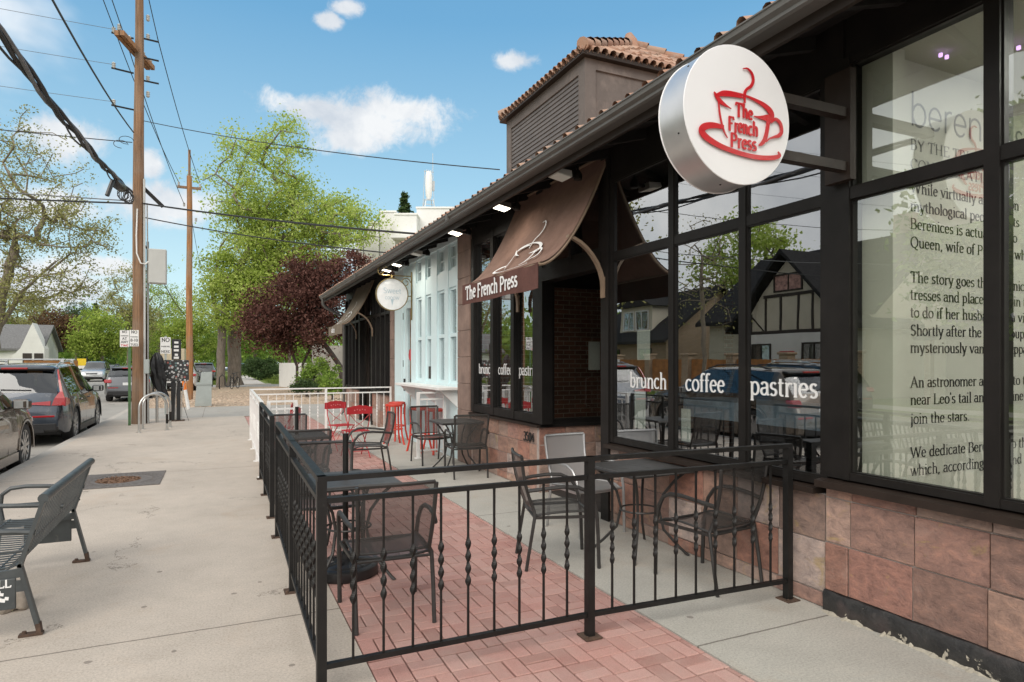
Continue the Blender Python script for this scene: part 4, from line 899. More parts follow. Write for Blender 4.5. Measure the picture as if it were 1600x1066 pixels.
def awning(y0, y1, name_lab, cm, vm, front, small=False):
    A = thing('awning', name_lab, 'awning', (3.58, (y0 + y1) / 2, 2.3), group='curved fabric awnings over the shop doors')
    X0, Z0, X1, Z1 = 3.57, 3.69, 2.79, 2.56
    def cv(t): # concave profile: steep at the wall, flaring out at the front
        x = X0 + (X1 - X0) * t; z = Z0 + (Z1 - Z0) * (1 - (1 - t) ** 1.75); return x, z
    rows = [[(cv(t)[0], y, cv(t)[1] - .012 * math.sin(PI * (j / 12)) * math.sin(PI * t)) for j, y in enumerate(np.linspace(y0, y1, 13))] for t in np.linspace(0, 1, 15)]
    mb = MB(); mb.grid(rows); rows2 = [[(x + .006, y, z - .008) for x, y, z in r] for r in rows]; mb.grid(rows2)
    c = mb.build('canopy', cm, A, world=True, fix=False)
    vb = MB(); vr = [[(X1 + .004 * math.sin(j * 1.3) + (.0 if k else 0), y, Z1 - .25 * k / 4 - (.006 * math.sin(j * .9) if k == 4 else 0)) for j, y in enumerate(np.linspace(y0, y1, 15))] for k in range(5)]
    vb.grid(vr); vb.grid([[(x + .005, y, z) for x, y, z in r] for r in vr]); vl = vb.build('valance', vm, A, world=True, fix=False)
    fb = MB(); 
    for y in (y0 + .012, y1 - .012):
        pts = [(cv(t)[0] + .012, y, cv(t)[1] - .022) for t in np.linspace(0, 1, 15)]; fb.tube(pts, .016, 8)
    fb.tube([(X1 + .015, y0, Z1 - .01), (X1 + .015, y1, Z1 - .01)], .014, 8); fb.tube([(3.56, y0, 3.70), (3.56, y1, 3.70)], .014, 8)
    fb.build('frame', M_tan, A, world=True)
    for y in (y0 + .03, y1 - .03):
        bb = MB(); pts = []
        for t in np.linspace(0, 1, 9):
            x = 3.13 + (3.545 - 3.13) * math.sin(t * PI / 2) ** 1.1; z = 2.84 - .5 * (1 - math.cos(t * PI / 2)) ** .9; pts.append((x, y, z))
        for i in range(8): bb.bar(pts[i], pts[i + 1], .03, .05, (0, 1, 0))
        bb.box(3.53, y - .03, 2.25, 3.55, y + .03, 2.46); bb.build('brace', M_tan, A, world=True)
    tm = MB(); U = Vector((0, -1, 0)); 
    if not small:
        yy = y1 - .13
        for wd_ in ('The', 'French', 'Press'): tm = MB(); yy -= write(tm, wd_, (X1 - .004, yy, Z1 - .185), U, (0, 0, 1), (-1, 0, 0), .225, .13, .095, .002, .004, sx=1.0, jitter=.035) + .054; tm.build('lettering', M_lettw, vl, world=True, fix=False) if wd_ != 'Press' else None
    else: write(tm, 'salon', (X1 - .004, y1 - .5, Z1 - .175), U, (0, 0, 1), (-1, 0, 0), .2, .12, .09, .002, .004, sx=1.4, jitter=.03)
    tm.build('lettering', M_lettw, vl, world=True, fix=False)
    def onto(mb_, st, depth, z0):
        m = len(st); Lf = []; Rt = []
        for i in range(m):
            a, b = st[max(i - 1, 0)], st[min(i + 1, m - 1)]; dx_, dy_ = b[0] - a[0], b[1] - a[1]; L = math.hypot(dx_, dy_) + 1e-9; w_ = max(st[i][2] * .75, 3) / 2
            Lf.append((st[i][0] - dy_ / L * w_, st[i][1] + dx_ / L * w_)); Rt.append((st[i][0] + dy_ / L * w_, st[i][1] - dx_ / L * w_))
        def pt(q):
            t = .30 + (q[1] - 262) / 510 * .60; x, z = cv(t); ym = (y0 + y1) / 2 - .12; return (x - .012 - z0 * 3, ym - (q[0] - 590) / 510 * .98, z + .012 + z0 * 3)
        mb_.add([pt(q) for q in Lf] + [pt(q) for q in Rt], [(i, i + 1, m + i + 1, m + i) for i in range(m - 1)])
    lm = MB(); cup_logo(lm, onto, .002, 0); lm.build('cup_emblem', M_lettw, c, world=True, fix=False)
    return A
awning(5.47, 7.55, 'brown canvas awning with a white cup emblem, the cafe name along its front edge', M_canvas, M_canvas2, True)
awning(16.1, 18.2, 'sun faded olive brown canvas awning over the far shop door beside the downspout', M_canvas3, M_canvas3, True, small=True)

# ------------------------------------------------------------------ round blade sign of the cafe
S = thing('blade_sign', 'round white and aluminium blade sign with red cup emblem and cafe name', 'sign', (3.55, 2.72, 2.76))
cx, cy, cz, rad, dep = 2.54, 2.62, 2.925, .368, .19
mb = MB(); mb.lathe((cx, cy - .0, cz), [(rad * .99, -.001), (rad, .0), (rad, dep), (rad * .99, dep + .001)], 64, 'y'); cab = mb.build('cabinet', M_alu, S, world=True)
sb = MB()
for a in range(20, 380, 60): sb.lathe((cx + (rad + .0) * math.cos(R(a)), cy + .06, cz + rad * math.sin(R(a))), [(0, -.004), (.0045, -.004), (.0045, .004), (0, .004)], 8, 'y')
sb.build('screw', M_frame, cab, world=True)
for yy, nn in ((cy - .006, -1), (cy + dep + .006, 1)):
    fm = MB(); fm.lathe((cx, yy, cz), [(0, -.004), (rad * 1.005, -.004), (rad * 1.012, 0), (rad * 1.005, .004), (0, .004)], 64, 'y'); fc = fm.build('face', M_signwhite, S, world=True)
    O = Vector((cx, yy + nn * .004, cz)); U = Vector((-nn, 0, 0)); Wv = Vector((0, 0, 1)); N = Vector((0, nn, 0))
    def P_(mb_, st, depth, z0): ribbon(mb_, [((p[0] - 571) / 331 * rad, -(p[1] - 538) / 397 * rad) for p in st], [max(p[2], 4) / 364 * rad for p in st], O, U, Wv, N, depth, .006 + z0)
    lm = MB(); cup_logo(lm, P_, .004, 0)
    for s_, px, py, em, sx_ in (('The', 597, 553, .106, .78), ('French', 592, 642, .106, .74), ('Press', 593, 730, .106, .87)):
        write(lm, s_, O + U * ((px - 571) / 331 * rad) + Wv * (-(py - 538) / 397 * rad), U, Wv, N, em, .125, .085, .004, .006, sx=sx_, align='c', jitter=.03)
    lm.build('cup_emblem', M_logored, fc, world=True, fix=False)
mb = MB()
for z in (3.13, 2.80): mb = MB(); mb.box(2.86, 2.70, z - .028, 3.50, 2.76, z + .028); mb.build('support_arm', M_frame2, S, world=True)
mb = MB(); mb.box(3.50, 2.80, 2.70, 3.55, 2.94, 3.42) if 0 else mb.box(3.50, 2.68, 2.72, 3.552, 2.86, 3.40); mb.build('mounting_plate', M_frame2, S, world=True)

# ------------------------------------------------------------------ round sign of the ice cream shop
S = thing('scroll_bracket_sign', 'small round whitewashed sign in a brass ring hung from a scroll bracket', 'sign', (3.58, 12.62, 2.5))
cx, cy, cz, rad = 3.16, 12.6, 2.95, .31
mb = MB(); mb.lathe((cx, cy, cz), [(0, -.02), (rad, -.02), (rad, .02), (0, .02)], 40, 'y'); fc = mb.build('sign_board', mat('whitewashed_board', (.74, .75, .76), .7, var=.08, scale=9, dirt=(.55, .62, .66), dscale=7, dthr=.6), S, world=True)
mb = MB(); mb.lathe((cx, cy, cz), [(rad, -.03), (rad + .018, -.03), (rad + .018, .03), (rad, .03), (rad, -.03)], 40, 'y'); mb.build('ring', M_brass, S, world=True)
tm = MB(); write(tm, 'Sweet', (cx, cy - .021, cz + .02), (1, 0, 0), (0, 0, 1), (0, -1, 0), .16, .08, .05, align='c'); tm.build('lettering', mat('faded_blue', (.42, .52, .58), .7, var=.1), fc, world=True, fix=False); tm = MB(); write(tm, 'cooow', (cx, cy - .021, cz - .1), (1, 0, 0), (0, 0, 1), (0, -1, 0), .12, .07, .05, align='c')
tm.add([(cx - .03, cy - .023, cz - .1), (cx + .03, cy - .023, cz - .1), (cx, cy - .023, cz - .23)], [(0, 1, 2)]); tm.build('lettering', MATS['faded_blue'], fc, world=True, fix=False)
mb = MB(); mb.tube([(3.56, cy, 3.33), (2.95, cy, 3.33)] + [(2.95 - .085 * math.sin(R(a)) * (1 - a / 620), cy, 3.33 + .085 - .085 * math.cos(R(a)) * (1 - a / 900)) for a in range(20, 420, 20)], .012, 7)
mb.tube([(3.56, cy, 2.45), (3.56, cy, 3.42)], .014, 7); mb.tube([(3.56, cy, 2.93), (3.49, cy, 2.93)], .012, 7)
mb.tube([(3.55 - .11 + .10 * math.cos(R(a)) * (1 - a / 700), cy, 3.2 + .10 * math.sin(R(a)) * (1 - a / 700)) for a in range(0, 460, 20)], .008, 6)
mb.tube([(cx, cy, 3.33), (cx, cy, 3.27)], .02, 7); mb.build('scroll_bracket', M_brass, S, world=True)

# ------------------------------------------------------------------ floodlights under the eaves
def flood(y, lit, label, x=3.06, z=3.45, glow=6):
    F = thing('floodlight', label, 'floodlight', (x, y, z), group='floodlights under the eaves')
    mb = MB(); mb.add([(-.09, -.10, -.015), (.07, -.10, -.045), (.07, .10, -.045), (-.09, .10, -.015), (-.08, -.09, .03), (.07, -.09, .02), (.07, .09, .02), (-.08, .09, .03)], [(0, 3, 2, 1), (4, 5, 6, 7), (0, 1, 5, 4), (1, 2, 6, 5), (2, 3, 7, 6), (3, 0, 4, 7)]); mb.build('housing', M_greybox if not lit else M_gutter, F)
    lm = MB(); lm.add([(-.082, -.088, -.0185), (.062, -.088, -.0455), (.062, .088, -.0455), (-.082, .088, -.0185), (-.082, -.088, -.0225), (.062, -.088, -.0495), (.062, .088, -.0495), (-.082, .088, -.0225)], [(4, 7, 6, 5), (0, 1, 5, 4), (1, 2, 6, 5), (2, 3, 7, 6), (3, 0, 4, 7)]); lm.build('lens', M_lamp if lit else M_paper, F)
    if lit:
        lp = bpy.data.lights.new('floodlight_glow', 'AREA'); lp.energy = glow; lp.size = .15; lp.color = (1, .93, .82); lo = bpy.data.objects.new('floodlight_glow', lp); COL.objects.link(lo); lo.parent = F; lo.location = (-.01, 0, -.06); lo.rotation_euler = (0, R(-22), 0)
    bm = MB(); bm.box(.07, -.02, -.02, .17, .02, .01); bm.lathe((.19, 0, .0), [(0, -.04), (.04, -.035), (.045, .02), (.02, .06), (0, .065)], 12); bm.tube([(.19, 0, .06), (.2, 0, .22)], .012, 6); bm.build('knuckle', M_frame, F)
flood(5.52, False, 'unlit pale floodlight with a grey lens above the near end of the brown cafe awning', x=3.07, z=3.45)
flood(6.92, True, 'lit floodlight above the middle of the brown cafe awning', glow=1.6)
flood(8.55, True, 'lit floodlight by the dark bay window next to the stone pilaster')
flood(10.5, False, 'unlit floodlight over the pale teal front')
flood(11.8, True, 'lit floodlight over the teal front near the round hanging sign')
flood(12.6, True, 'small lit floodlight right above the scroll bracket sign')
# ------------------------------------------------------------------ railings
def baluster(mb, x, y, z0, z1, r=.0065, twist=True, n=4):
    zs = [z0]; hh = z1 - z0
    if twist:
        a, b = z0 + hh * .34, z0 + hh * .68
        zs += list(np.linspace(a, b, 33)); zs.append(z1)
    else: zs.append(z1)
    vs = []
    for z in zs:
        ang = PI / 4; rr = r * 1.25
        if twist and a <= z <= b:
            t = (z - a) / (b - a); ang += t * PI * 2.0; rr = r * (1.15 + 1.45 * abs(math.sin(t * PI * 4)) ** 1.1)
        for k in range(n): vs.append((x + rr * math.cos(ang + k * PI / 2), y + rr * math.sin(ang + k * PI / 2), z))
    mb.add(vs, [(i * n + k, i * n + (k + 1) % n, (i + 1) * n + (k + 1) % n, (i + 1) * n + k) for i in range(len(zs) - 1) for k in range(n)])
def railing(name_lab, pts, m, cat='railing', nb=9, zt=1.05, posts=None, group=None, twist=True, base=True, zm=.93, zb=.13, pw=.046, rz=0.0):
    """run of square posts joined by three rails with twisted balusters; pts = post positions in order, None between two breaks the run"""
    P0 = pts[0]; F = thing('railing', name_lab, cat, (P0[0], P0[1], 0), group=group)
    for p in pts:
        mb = MB(); mb.box(p[0] - pw / 2, p[1] - pw / 2, 0, p[0] + pw / 2, p[1] + pw / 2, zt - .022)
        po = mb.build('post', m, F, world=True)
        if base:
            bm = MB(); bm.box(p[0] - .055, p[1] - .055, 0, p[0] + .055, p[1] + .055, .009)
            for sx in (-1, 1): bm.cyl((p[0] + sx * .04, p[1] + sx * .04, .009), .009, .012, 6)
            bm.build('base_plate', M_rust if m is not M_white else m, po, world=True)
    for a, b in zip(pts[:-1], pts[1:]):
        a3, b3 = Vector((*a, 0)), Vector((*b, 0)); d = (b3 - a3).normalized(); Z = Vector((0, 0, 1)); e = d * (pw / 2 + .001)
        mb = MB(); mb.bar(a3 + Z * (zt - .012) - d * (pw / 2), b3 + Z * (zt - .012) + d * (pw / 2 - .002), .042, .026); mb.build('top_rail', m, F, world=True)
        mb = MB(); mb.bar(a3 + Z * zm + e, b3 + Z * zm - e, .030, .026); mb.build('middle_rail', m, F, world=True)
        mb = MB(); mb.bar(a3 + Z * zb + e, b3 + Z * zb - e, .030, .026); mb.build('bottom_rail', m, F, world=True)
        n = nb if isinstance(nb, int) else nb((b3 - a3).length)
        for i in range(1, n + 1):
            p = a3.lerp(b3, i / (n + 1)); mb = MB(); baluster(mb, p.x, p.y, zb + .012, zm - .012, twist=twist); mb.build('baluster', m, F, world=True)
    return F
by_len = lambda L: max(1, int(L / .15) - 1)
railing('black wrought iron railing with twisted balusters wrapping the near end of the cafe patio', [(3.49, 3.14), (1.97, 3.20), (.455, 3.19), (.475, 4.70), (.50, 6.22)], M_blackmetal, nb=9)
railing('short black iron railing between the black corner railing and the white railing', [(.51, 7.02), (.525, 8.25), (.54, 9.40)], M_blackmetal, nb=by_len)
railing('white iron railing around the far end of the patio, in front of the driveway', [(.56, 9.52), (.58, 11.1), (.60, 12.7), (.62, 14.2), (2.12, 14.2), (3.54, 14.22)], M_white, nb=by_len)
railing('short white railing panel jutting into the patio from the long white railing', [(.66, 9.72), (1.03, 9.72)], M_white, nb=2, twist=False)
railing('white railing panel standing under the white serving counter by the stools', [(3.03, 10.32), (3.49, 10.32)], M_white, nb=2, zt=1.10, zm=.98, twist=False)

# ------------------------------------------------------------------ patio chairs and tables
def make_chair(m, mm, label, loc, rz):
    """metal arm chair with perforated seat and back, facing +x in its own space"""
    C = thing('patio_chair', label, 'chair', loc, rz, 'perforated metal patio armchairs')
    hw = .235
    # seat: shallow saddle
    rows = [[(x, y, .425 + .018 * (1 - (y / hw) ** 2) * -1 + .02 * math.sin((x + .22) * 5) + (.03 * max(0, (x - .12) / .12) ** 2 * -1)) for y in np.linspace(-hw, hw, 9)] for x in np.linspace(-.22, .235, 10)]
    mb = MB(); mb.grid(rows); so = mb.build('seat', mm, C, fix=False)
    rb = MB(); rim = [rows[0][j] for j in range(9)] + [rows[i][8] for i in range(1, 10)] + [rows[9][j] for j in range(7, -1, -1)] + [rows[i][0] for i in range(8, -1, -1)]
    rb.tube(rim, .009, 6); rb.build('seat_rim', m, C)
    # back
    rows = []
    for t in np.linspace(0, 1, 9):
        x = -.235 - .10 * t - .02 * math.sin(t * PI); z = .45 + .42 * t; w_ = .212 + .018 * t
        rows.append([(x - .022 * (1 - (y / w_) ** 2), y, z) for y in np.linspace(-w_, w_, 9)])
    mb = MB(); mb.grid(rows); bo = mb.build('backrest', mm, C, fix=False)
    tb = MB()
    pts = rows[-1]; tb.tube([(p[0], p[1], p[2] + .004) for p in pts], .0135, 6); tb.build('top_rail', m, C); tb = MB(); tb.tube(rows[0], .008, 6); tb.build('lower_rail', m, C)
    for s_ in (-1, 1):
        lb = MB(); up = [(-.30, s_ * .235, .0), (-.265, s_ * .238, .22), (-.232, s_ * .236, .42)] + [(r[0][0], s_ * (abs(r[0][1]) + .008), r[0][2]) for r in rows]
        lb.tube(up, .0135, 7); lb.build('leg', m, C)
        fb = MB(); fr_ = [(.27, s_ * .255, 0), (.262, s_ * .258, .25), (.25, s_ * .262, .42), (.222, s_ * .268, .53), (.17, s_ * .275, .605), (.09, s_ * .28, .64), (-.02, s_ * .28, .645), (-.16, s_ * .272, .632), (-.285, s_ * .247, .615)]
        fb.tube(fr_, .015, 7)
        fb.build('leg', m, C); ab = MB(); ab.bar((-.235, s_ * .236, .405), (.253, s_ * .258, .405), .012, .022); ab.build('side_rail', m, C)
    sb = MB(); sb.tube([(.235, -.262, .41), (.235, .262, .41)], .010, 6); sb.build('stretcher', m, C); sb = MB(); sb.tube([(-.23, -.236, .40), (-.23, .236, .40)], .010, 6); sb.build('stretcher', m, C)
    return C
D = R
ch = make_chair(M_chairmetal, M_mesh, 'dark metal armchair at the near umbrella pole table, its back to the front railing', (.985, 4.08, 0), D(88))
for (x, y, a, lab) in [(.86, 5.62, -94, 'dark metal armchair across the near umbrella pole table, beside the side railing'),
                       (.86, 7.42, 92, 'dark metal armchair tucked at the far umbrella pole table, back to the near table'),
                       (.90, 8.98, -88, 'dark metal armchair beyond the far umbrella pole table, next to the white railing'),
                       (1.92, 9.05, 178, 'dark metal armchair alone on the brick paving, turned side on'),
                       (3.10, 9.80, -86, 'dark metal armchair by the red stools, across the table below the bay window'),
                       (3.20, 8.50, 82, 'dark metal armchair on the near side of the table below the bay window'),
                       (2.50, 4.55, -16, 'dark metal armchair between the brick paving and the table under the cafe window'),
                       (3.29, 3.70, 97, 'dark metal armchair between the front railing and the table under the cafe window')]:
    copy_thing(ch, (x, y, 0), R(a), lab)
make_chair(M_silver, M_meshs, 'silver grey metal armchair in front of the cafe door recess', (3.20, 5.28, 0), R(-84))
def make_table(label, loc, w_=.66, hole=False):
    T = thing('patio_table', label, 'table', loc, 0, 'square dark metal patio tables'); h = w_ / 2
    mb = MB(); mb.bevbox((0, 0, .715), (h, 0, 0), (0, h, 0), (0, 0, .007), .004); mb.build('tabletop', mat('table_dark_metal', (.075, .073, .071), .5, metal=.3, var=.1, scale=5, dirt=(.12, .115, .11), dscale=5, dthr=.6) if 'table_dark_metal' not in MATS else MATS['table_dark_metal'], T)
    rb = MB(); rb.tube([(h, h, .70), (h, -h, .70), (-h, -h, .70), (-h, h, .70), (h, h, .70)], .011, 6); rb.build('edge', M_chairmetal, T)
    for sx in (-1, 1):
        for sy in (-1, 1):
            lb = MB(); lb.tube([(sx * h * .82, sy * h * .82, .70), (sx * h * .62, sy * h * .62, .62), (sx * h * .42, sy * h * .42, .50), (sx * h * .34, sy * h * .34, .36), (sx * h * .42, sy * h * .42, .20), (sx * h * .66, sy * h * .66, .08), (sx * h * .80, sy * h * .80, .02), (sx * h * .86, sy * h * .86, 0)], .012, 7); lb.build('leg', M_chairmetal, T)
    qb = MB(); qb.tube([(h * .36 * math.cos(R(a)) * 1.4, h * .36 * math.sin(R(a)) * 1.4, .36) for a in range(0, 375, 15)], .008, 6); qb.build('ring_stretcher', M_chairmetal, T)
    return T
tb = make_table('square dark metal table with an umbrella pole by the corner of the black railing', (.90, 4.92, 0))
copy_thing(tb, (.88, 8.12, 0), 0, 'square dark metal table with an umbrella pole further along the side railing')
copy_thing(tb, (3.27, 9.10, 0), 0, 'square dark metal table under the bay window with the painted words')
copy_thing(tb, (3.24, 4.46, 0), R(3), 'square dark metal table under the cafe window behind the front railing')
def umbrella_stand(x, y, lab):
    U = thing('umbrella_stand', lab, 'umbrella stand', (x, y, 0), group='umbrella poles without their canopies')
    mb = MB(); mb.lathe((0, 0, 0), [(0, .0), (.235, .0), (.245, .02), (.24, .07), (.215, .085), (.20, .083), (.19, .09), (.12, .10), (.05, .115), (.05, .16), (.03, .16), (.0, .16)], 28)
    for a in range(0, 360, 30): mb.tube([(.19 * math.cos(R(a)), .19 * math.sin(R(a)), .088), (.09 * math.cos(R(a + 12)), .09 * math.sin(R(a + 12)), .105)], .01, 5)
    mb.build('base', M_plastic, U); pm = MB(); pm.cyl((0, 0, .12), .021, .94, 14); pm.build('pole', M_blackmetal, U); return U
us = umbrella_stand(.88, 4.93, 'black umbrella pole and weighted round base at the near patio table'); copy_thing(us, (.87, 8.12, 0), 0, 'black umbrella pole standing through the far table by the side railing')

# ------------------------------------------------------------------ red bistro chairs and bar stools
def bistro(lab, loc, rz):
    C = thing('bistro_chair', lab, 'chair', loc, rz, 'red folding bistro chairs'); m = M_red
    mb = MB(); n = 14; o = []
    for i in range(n + 1):
        y = -.22 + .44 * i / n; o.append((y, .848 + .034 * max(0, math.cos(y / .22 * PI * .5)) ** 1.2 + .004 * math.cos(y * 60)))
    prof = [(-.20, y, z) for y, z in o] + [(-.20, .22, .735), (-.20, -.22, .735)]
    mb.prism(prof, (.006, 0, 0)); cr = mb.build('backrest', m, C)
    fl = MB()
    for k in range(-2, 3): fl.disc((-.2012, k * .045, .80 + .012 * (k % 2)), .012, (0, 1, 0), (0, 0, 1), 6); fl.disc((-.1925, k * .045, .80 + .012 * (k % 2)), .012, (0, 1, 0), (0, 0, 1), 6)
    fl.build('cut_out_flower', M_red if 0 else mat('pale_red', (.62, .22, .22), .6) if 'pale_red' not in MATS else MATS['pale_red'], cr, fix=False)
    sb = MB()
    for i in range(5): sb.box(-.17 + i * .075, -.185, .44, -.11 + i * .075, .185, .452)
    sb.build('seat', m, C)
    for s_ in (-1, 1):
        lb = MB(); lb.tube([(.20, s_ * .18, 0), (-.03, s_ * .18, .38), (-.17, s_ * .18, .62), (-.197, s_ * .18, .85)], .009, 6); lb.build('leg', m, C)
        lb = MB(); lb.tube([(-.24, s_ * .165, 0), (.02, s_ * .165, .30), (.17, s_ * .165, .445)], .009, 6); lb.build('leg', m, C)
    cb = MB()
    for x, z, q in ((.13, .11, .18), (-.16, .11, .165)): cb.tube([(x, -q, z), (x, q, z)], .006, 5)
    for s_ in (-1, 1): cb.tube([(-.205, s_ * .17, .73), (-.17, s_ * .05, .60), (-.15, -s_ * .10, .50)], .005, 5); cb.tube([(-.10, s_ * .16, .15), (-.02, s_ * .02, .33), (.08, -s_ * .12, .2)], .005, 5)
    cb.build('scroll_brace', m, C); return C
b0 = bistro('red bistro chair on the brick paving, its flowered back towards the lone dark armchair', (2.12, 10.95, 0), R(100))
for x, y, a, lab in ((2.06, 12.0, -70, 'red bistro chair half hidden behind the other red chair before the white railing'), (1.0, 11.9, 170, 'red bistro chair behind the small white railing panel, further from the camera'), (.98, 10.75, 165, 'red bistro chair behind the small white railing panel, nearer to the black railing')): copy_thing(b0, (x, y, 0), R(a), lab)
def stool(lab, loc):
    C = thing('bar_stool', lab, 'stool', loc, 0, 'red backless bar stools'); m = M_redst
    mb = MB(); mb.lathe((0, 0, 0), [(0, .735), (.13, .735), (.165, .745), (.172, .765), (.165, .785), (.15, .788), (.13, .778), (0, .772)], 28); mb.build('seat', m, C)
    for k in range(4):
        a = R(45 + 90 * k); c, s_ = math.cos(a), math.sin(a); lb = MB()
        lb.tube([(.16 * c, .16 * s_, .75), (.155 * c, .155 * s_, .5), (.175 * c, .175 * s_, .22), (.215 * c, .215 * s_, .04), (.23 * c, .23 * s_, 0)], [.022, .018, .018, .019, .02], 8); lb.build('leg', m, C)
    rb = MB(); rb.tube([(.165 * math.cos(R(a)), .165 * math.sin(R(a)), .30) for a in range(0, 375, 15)], .012, 6); rb.build('foot_ring', m, C); return C
s0 = stool('red bar stool out on the concrete, nearest the white far railing post', (3.12, 12.28, 0))
for x, y, lab in ((3.34, 12.9, 'red bar stool right under the far end of the white counter'), (3.30, 11.15, 'red bar stool under the counter beside the dark armchair back'), (3.46, 10.75, 'red bar stool tucked behind the white panel under the counter')): copy_thing(s0, (x, y, 0), R(20), lab)

# ------------------------------------------------------------------ street bench
def bench():
    Bn = thing('street_bench', 'charcoal steel strap bench with armrests on the sidewalk, seen from behind', 'bench', (-.95, 4.58, 0)); m = M_bench
    L = 1.52
    def prof(t): # from top of back down and round to the front of the seat: local (x, z), bench faces -x
        pts = [(.02, .80), (-.02, .66), (-.06, .52), (-.095, .43), (-.16, .385), (-.28, .375), (-.42, .385), (-.52, .395), (-.57, .375), (-.585, .335)]
        i = min(int(t * 9), 8); f = t * 9 - i; a, b = pts[i], pts[i + 1]; return a[0] + (b[0] - a[0]) * f, a[1] + (b[1] - a[1]) * f
    bk = MB(); st = MB()
    for i in range(25):
        y = .05 + (L - .10) * i / 24
        for k, (t0, t1, mb) in enumerate(((.0, .40, bk), (.40, 1.0, st))):
            pts = [prof(t0 + (t1 - t0) * j / 10) for j in range(11)]
            for j in range(10):
                (xa, za), (xb, zb) = pts[j], pts[j + 1]; mb.bar((xa, y, za), (xb, y, zb), .021, .005, (zb - za, 0, xa - xb))
    [bk.tube([(prof(t)[0], .03, prof(t)[1]), (prof(t)[0], L - .03, prof(t)[1])], .006, 6) for t in (.02, .2, .38)]; [st.tube([(prof(t)[0] , .03, prof(t)[1]), (prof(t)[0], L - .03, prof(t)[1])], .006, 6) for t in (.5, .75, .98)]
    bk.build('backrest', m, Bn); st.build('seat', m, Bn)
    mb = MB(); mb.tube([(.02, -.02, .80), (.02, L + .02, .80)], .028, 12); mb.build('top_rail', m, Bn)
    mb = MB(); mb.tube([(-.59, .0, .34), (-.59, L, .34)], .018, 10); mb.build('front_rail', m, Bn)
    for y in (.0, L):
        lb = MB(); lb.bar((.02, y, .79), (-.095, y, .41), .022, .045, (0, 1, 0)); lb.bar((-.097, y, .43), (.0, y, .02), .022, .045, (0, 1, 0)); lg = lb.build('leg', m, Bn)
        rb = MB(); rb.bar((-.008, y, .07), (.0, y, .012), .024, .047, (0, 1, 0)); rb.bar((.018, y, .009), (-.10, y, .009), .045, .014); rb.lathe((-.075, y, .016), [(0, .014), (.012, .014), (.014, 0), (0, 0)], 8); rb.build('rusty_foot', M_rust, lg)
        lb = MB(); lb.bar((-.56, y, .385), (-.60, y, .02), .022, .045, (0, 1, 0)); lb.bar((-.66, y, .012), (-.54, y, .012), .05, .018); lb.build('leg', m, Bn)
        lb = MB(); lb.bar((-.09, y, .375), (-.58, y, .345), .02, .05); lb.build('side_bar', m, Bn)
    for y in (.0, L / 2, L):
        ab = MB(); ab.tube([(-.02, y, .60), (-.12, y, .615), (-.40, y, .635), (-.50, y, .625), (-.555, y, .58), (-.565, y, .48), (-.55, y, .385)], .016, 8)
        if y != L / 2: ab.tube([(-.05, y, .50), (-.555, y, .50)], .007, 6)
        ab.build('armrest', m, Bn)
    for y, txt in ((-.014, True), (L + .014, False)):
        pm = MB(); pm.bevbox((-.265, y, .262), (.155, 0, 0), (0, .008, 0), (0, 0, .088), .02); pm.box(-.115, y - .006, .27, -.062, y + .006, .335); pl = pm.build('sign_plate', m, Bn)
        if txt:
            tm = MB(); write(tm, 'ALL', (-.235, y - .0085, .305), (1, 0, 0), (0, 0, 1), (0, -1, 0), .062, .14, .10, .0012, .0005)
            tm.build('lettering', M_lettw, pl, fix=False); tm = MB()
            for k in range(26):
                a, b = random.uniform(-.30, -.15), random.uniform(.19, .285); s_ = random.uniform(.004, .013)
                tm.prism([(a - s_, y - .0083, b - s_ * .6), (a + s_ * .8, y - .0083, b - s_), (a + s_, y - .0083, b + s_ * .7), (a - s_ * .6, y - .0083, b + s_)], (0, -.0006 - k * .00005, 0))
            tm.build('emblem', M_lettw, pl, fix=False)
bench()
def rock(name, lab, loc, r):
    bm = bmesh.new(); bmesh.ops.create_icosphere(bm, subdivisions=3, radius=1)
    for v in bm.verts:
        n = .82 + .22 * math.sin(v.co.x * 4.1 + 1) * math.cos(v.co.y * 3.3) + .1 * math.sin(v.co.z * 7 + v.co.x * 5); v.co = Vector((v.co.x * r[0] * n, v.co.y * r[1] * n, max(-.3, v.co.z) * r[2] * n + r[2] * .3))
    me = bpy.data.meshes.new(name); bm.to_mesh(me); bm.free(); me.materials.append(M_rock); me.polygons.foreach_set('use_smooth', [True] * len(me.polygons))
    o = bpy.data.objects.new(name, me); COL.objects.link(o); o.location = loc; return tag(o, lab, 'rock')
rock('rock', 'rough grey brown rock lying on the sidewalk under the bench', (-1.19, 5.16, 0), (.10, .15, .075))
# tree grate filled with dead leaves
G_ = thing('tree_grate', 'square cast iron tree grate with a round hole full of dead leaves', 'tree grate', (-1.18, 10.1, 0))
mb = MB(); ring = []
n = 48
for k in range(n):
    a = 2 * PI * k / n; c, s_ = math.cos(a), math.sin(a); q = 1 / max(abs(c), abs(s_))
    ring.append(((.27 * c - .04, .29 * s_), (.50 * c * q * .98, .58 * s_ * q)))
def cast():
    for k in range(n):
        (a, b), (c, d) = ring[k], ring[(k + 1) % n]
        mb.add([(a[0], a[1], .008), (b[0], b[1], .010), (d[0], d[1], .010), (c[0], c[1], .008), (a[0], a[1], -.02), (c[0], c[1], -.02), (b[0], b[1], .0), (d[0], d[1], .0)], [(0, 1, 2, 3), (0, 3, 5, 4), (1, 6, 7, 2)])
cast(); rb = mb
for r in (.36, .41, .46):
    for k in range(40):
        a = 2 * PI * k / 40; rb.obox((r * 1.05 * math.cos(a), r * 1.1 * math.sin(a), .0095), Vector((math.cos(a), math.sin(a), 0)) * .016, Vector((-math.sin(a), math.cos(a), 0)) * .013, (0, 0, .0022))
rb.build('grate', M_cast, G_, fix=False)
mb = MB(); mb.disc((-.04, 0, .003), .30, (1, 0, 0), (0, 1, 0)); mb.build('soil', M_deadleaf, G_, fix=False)
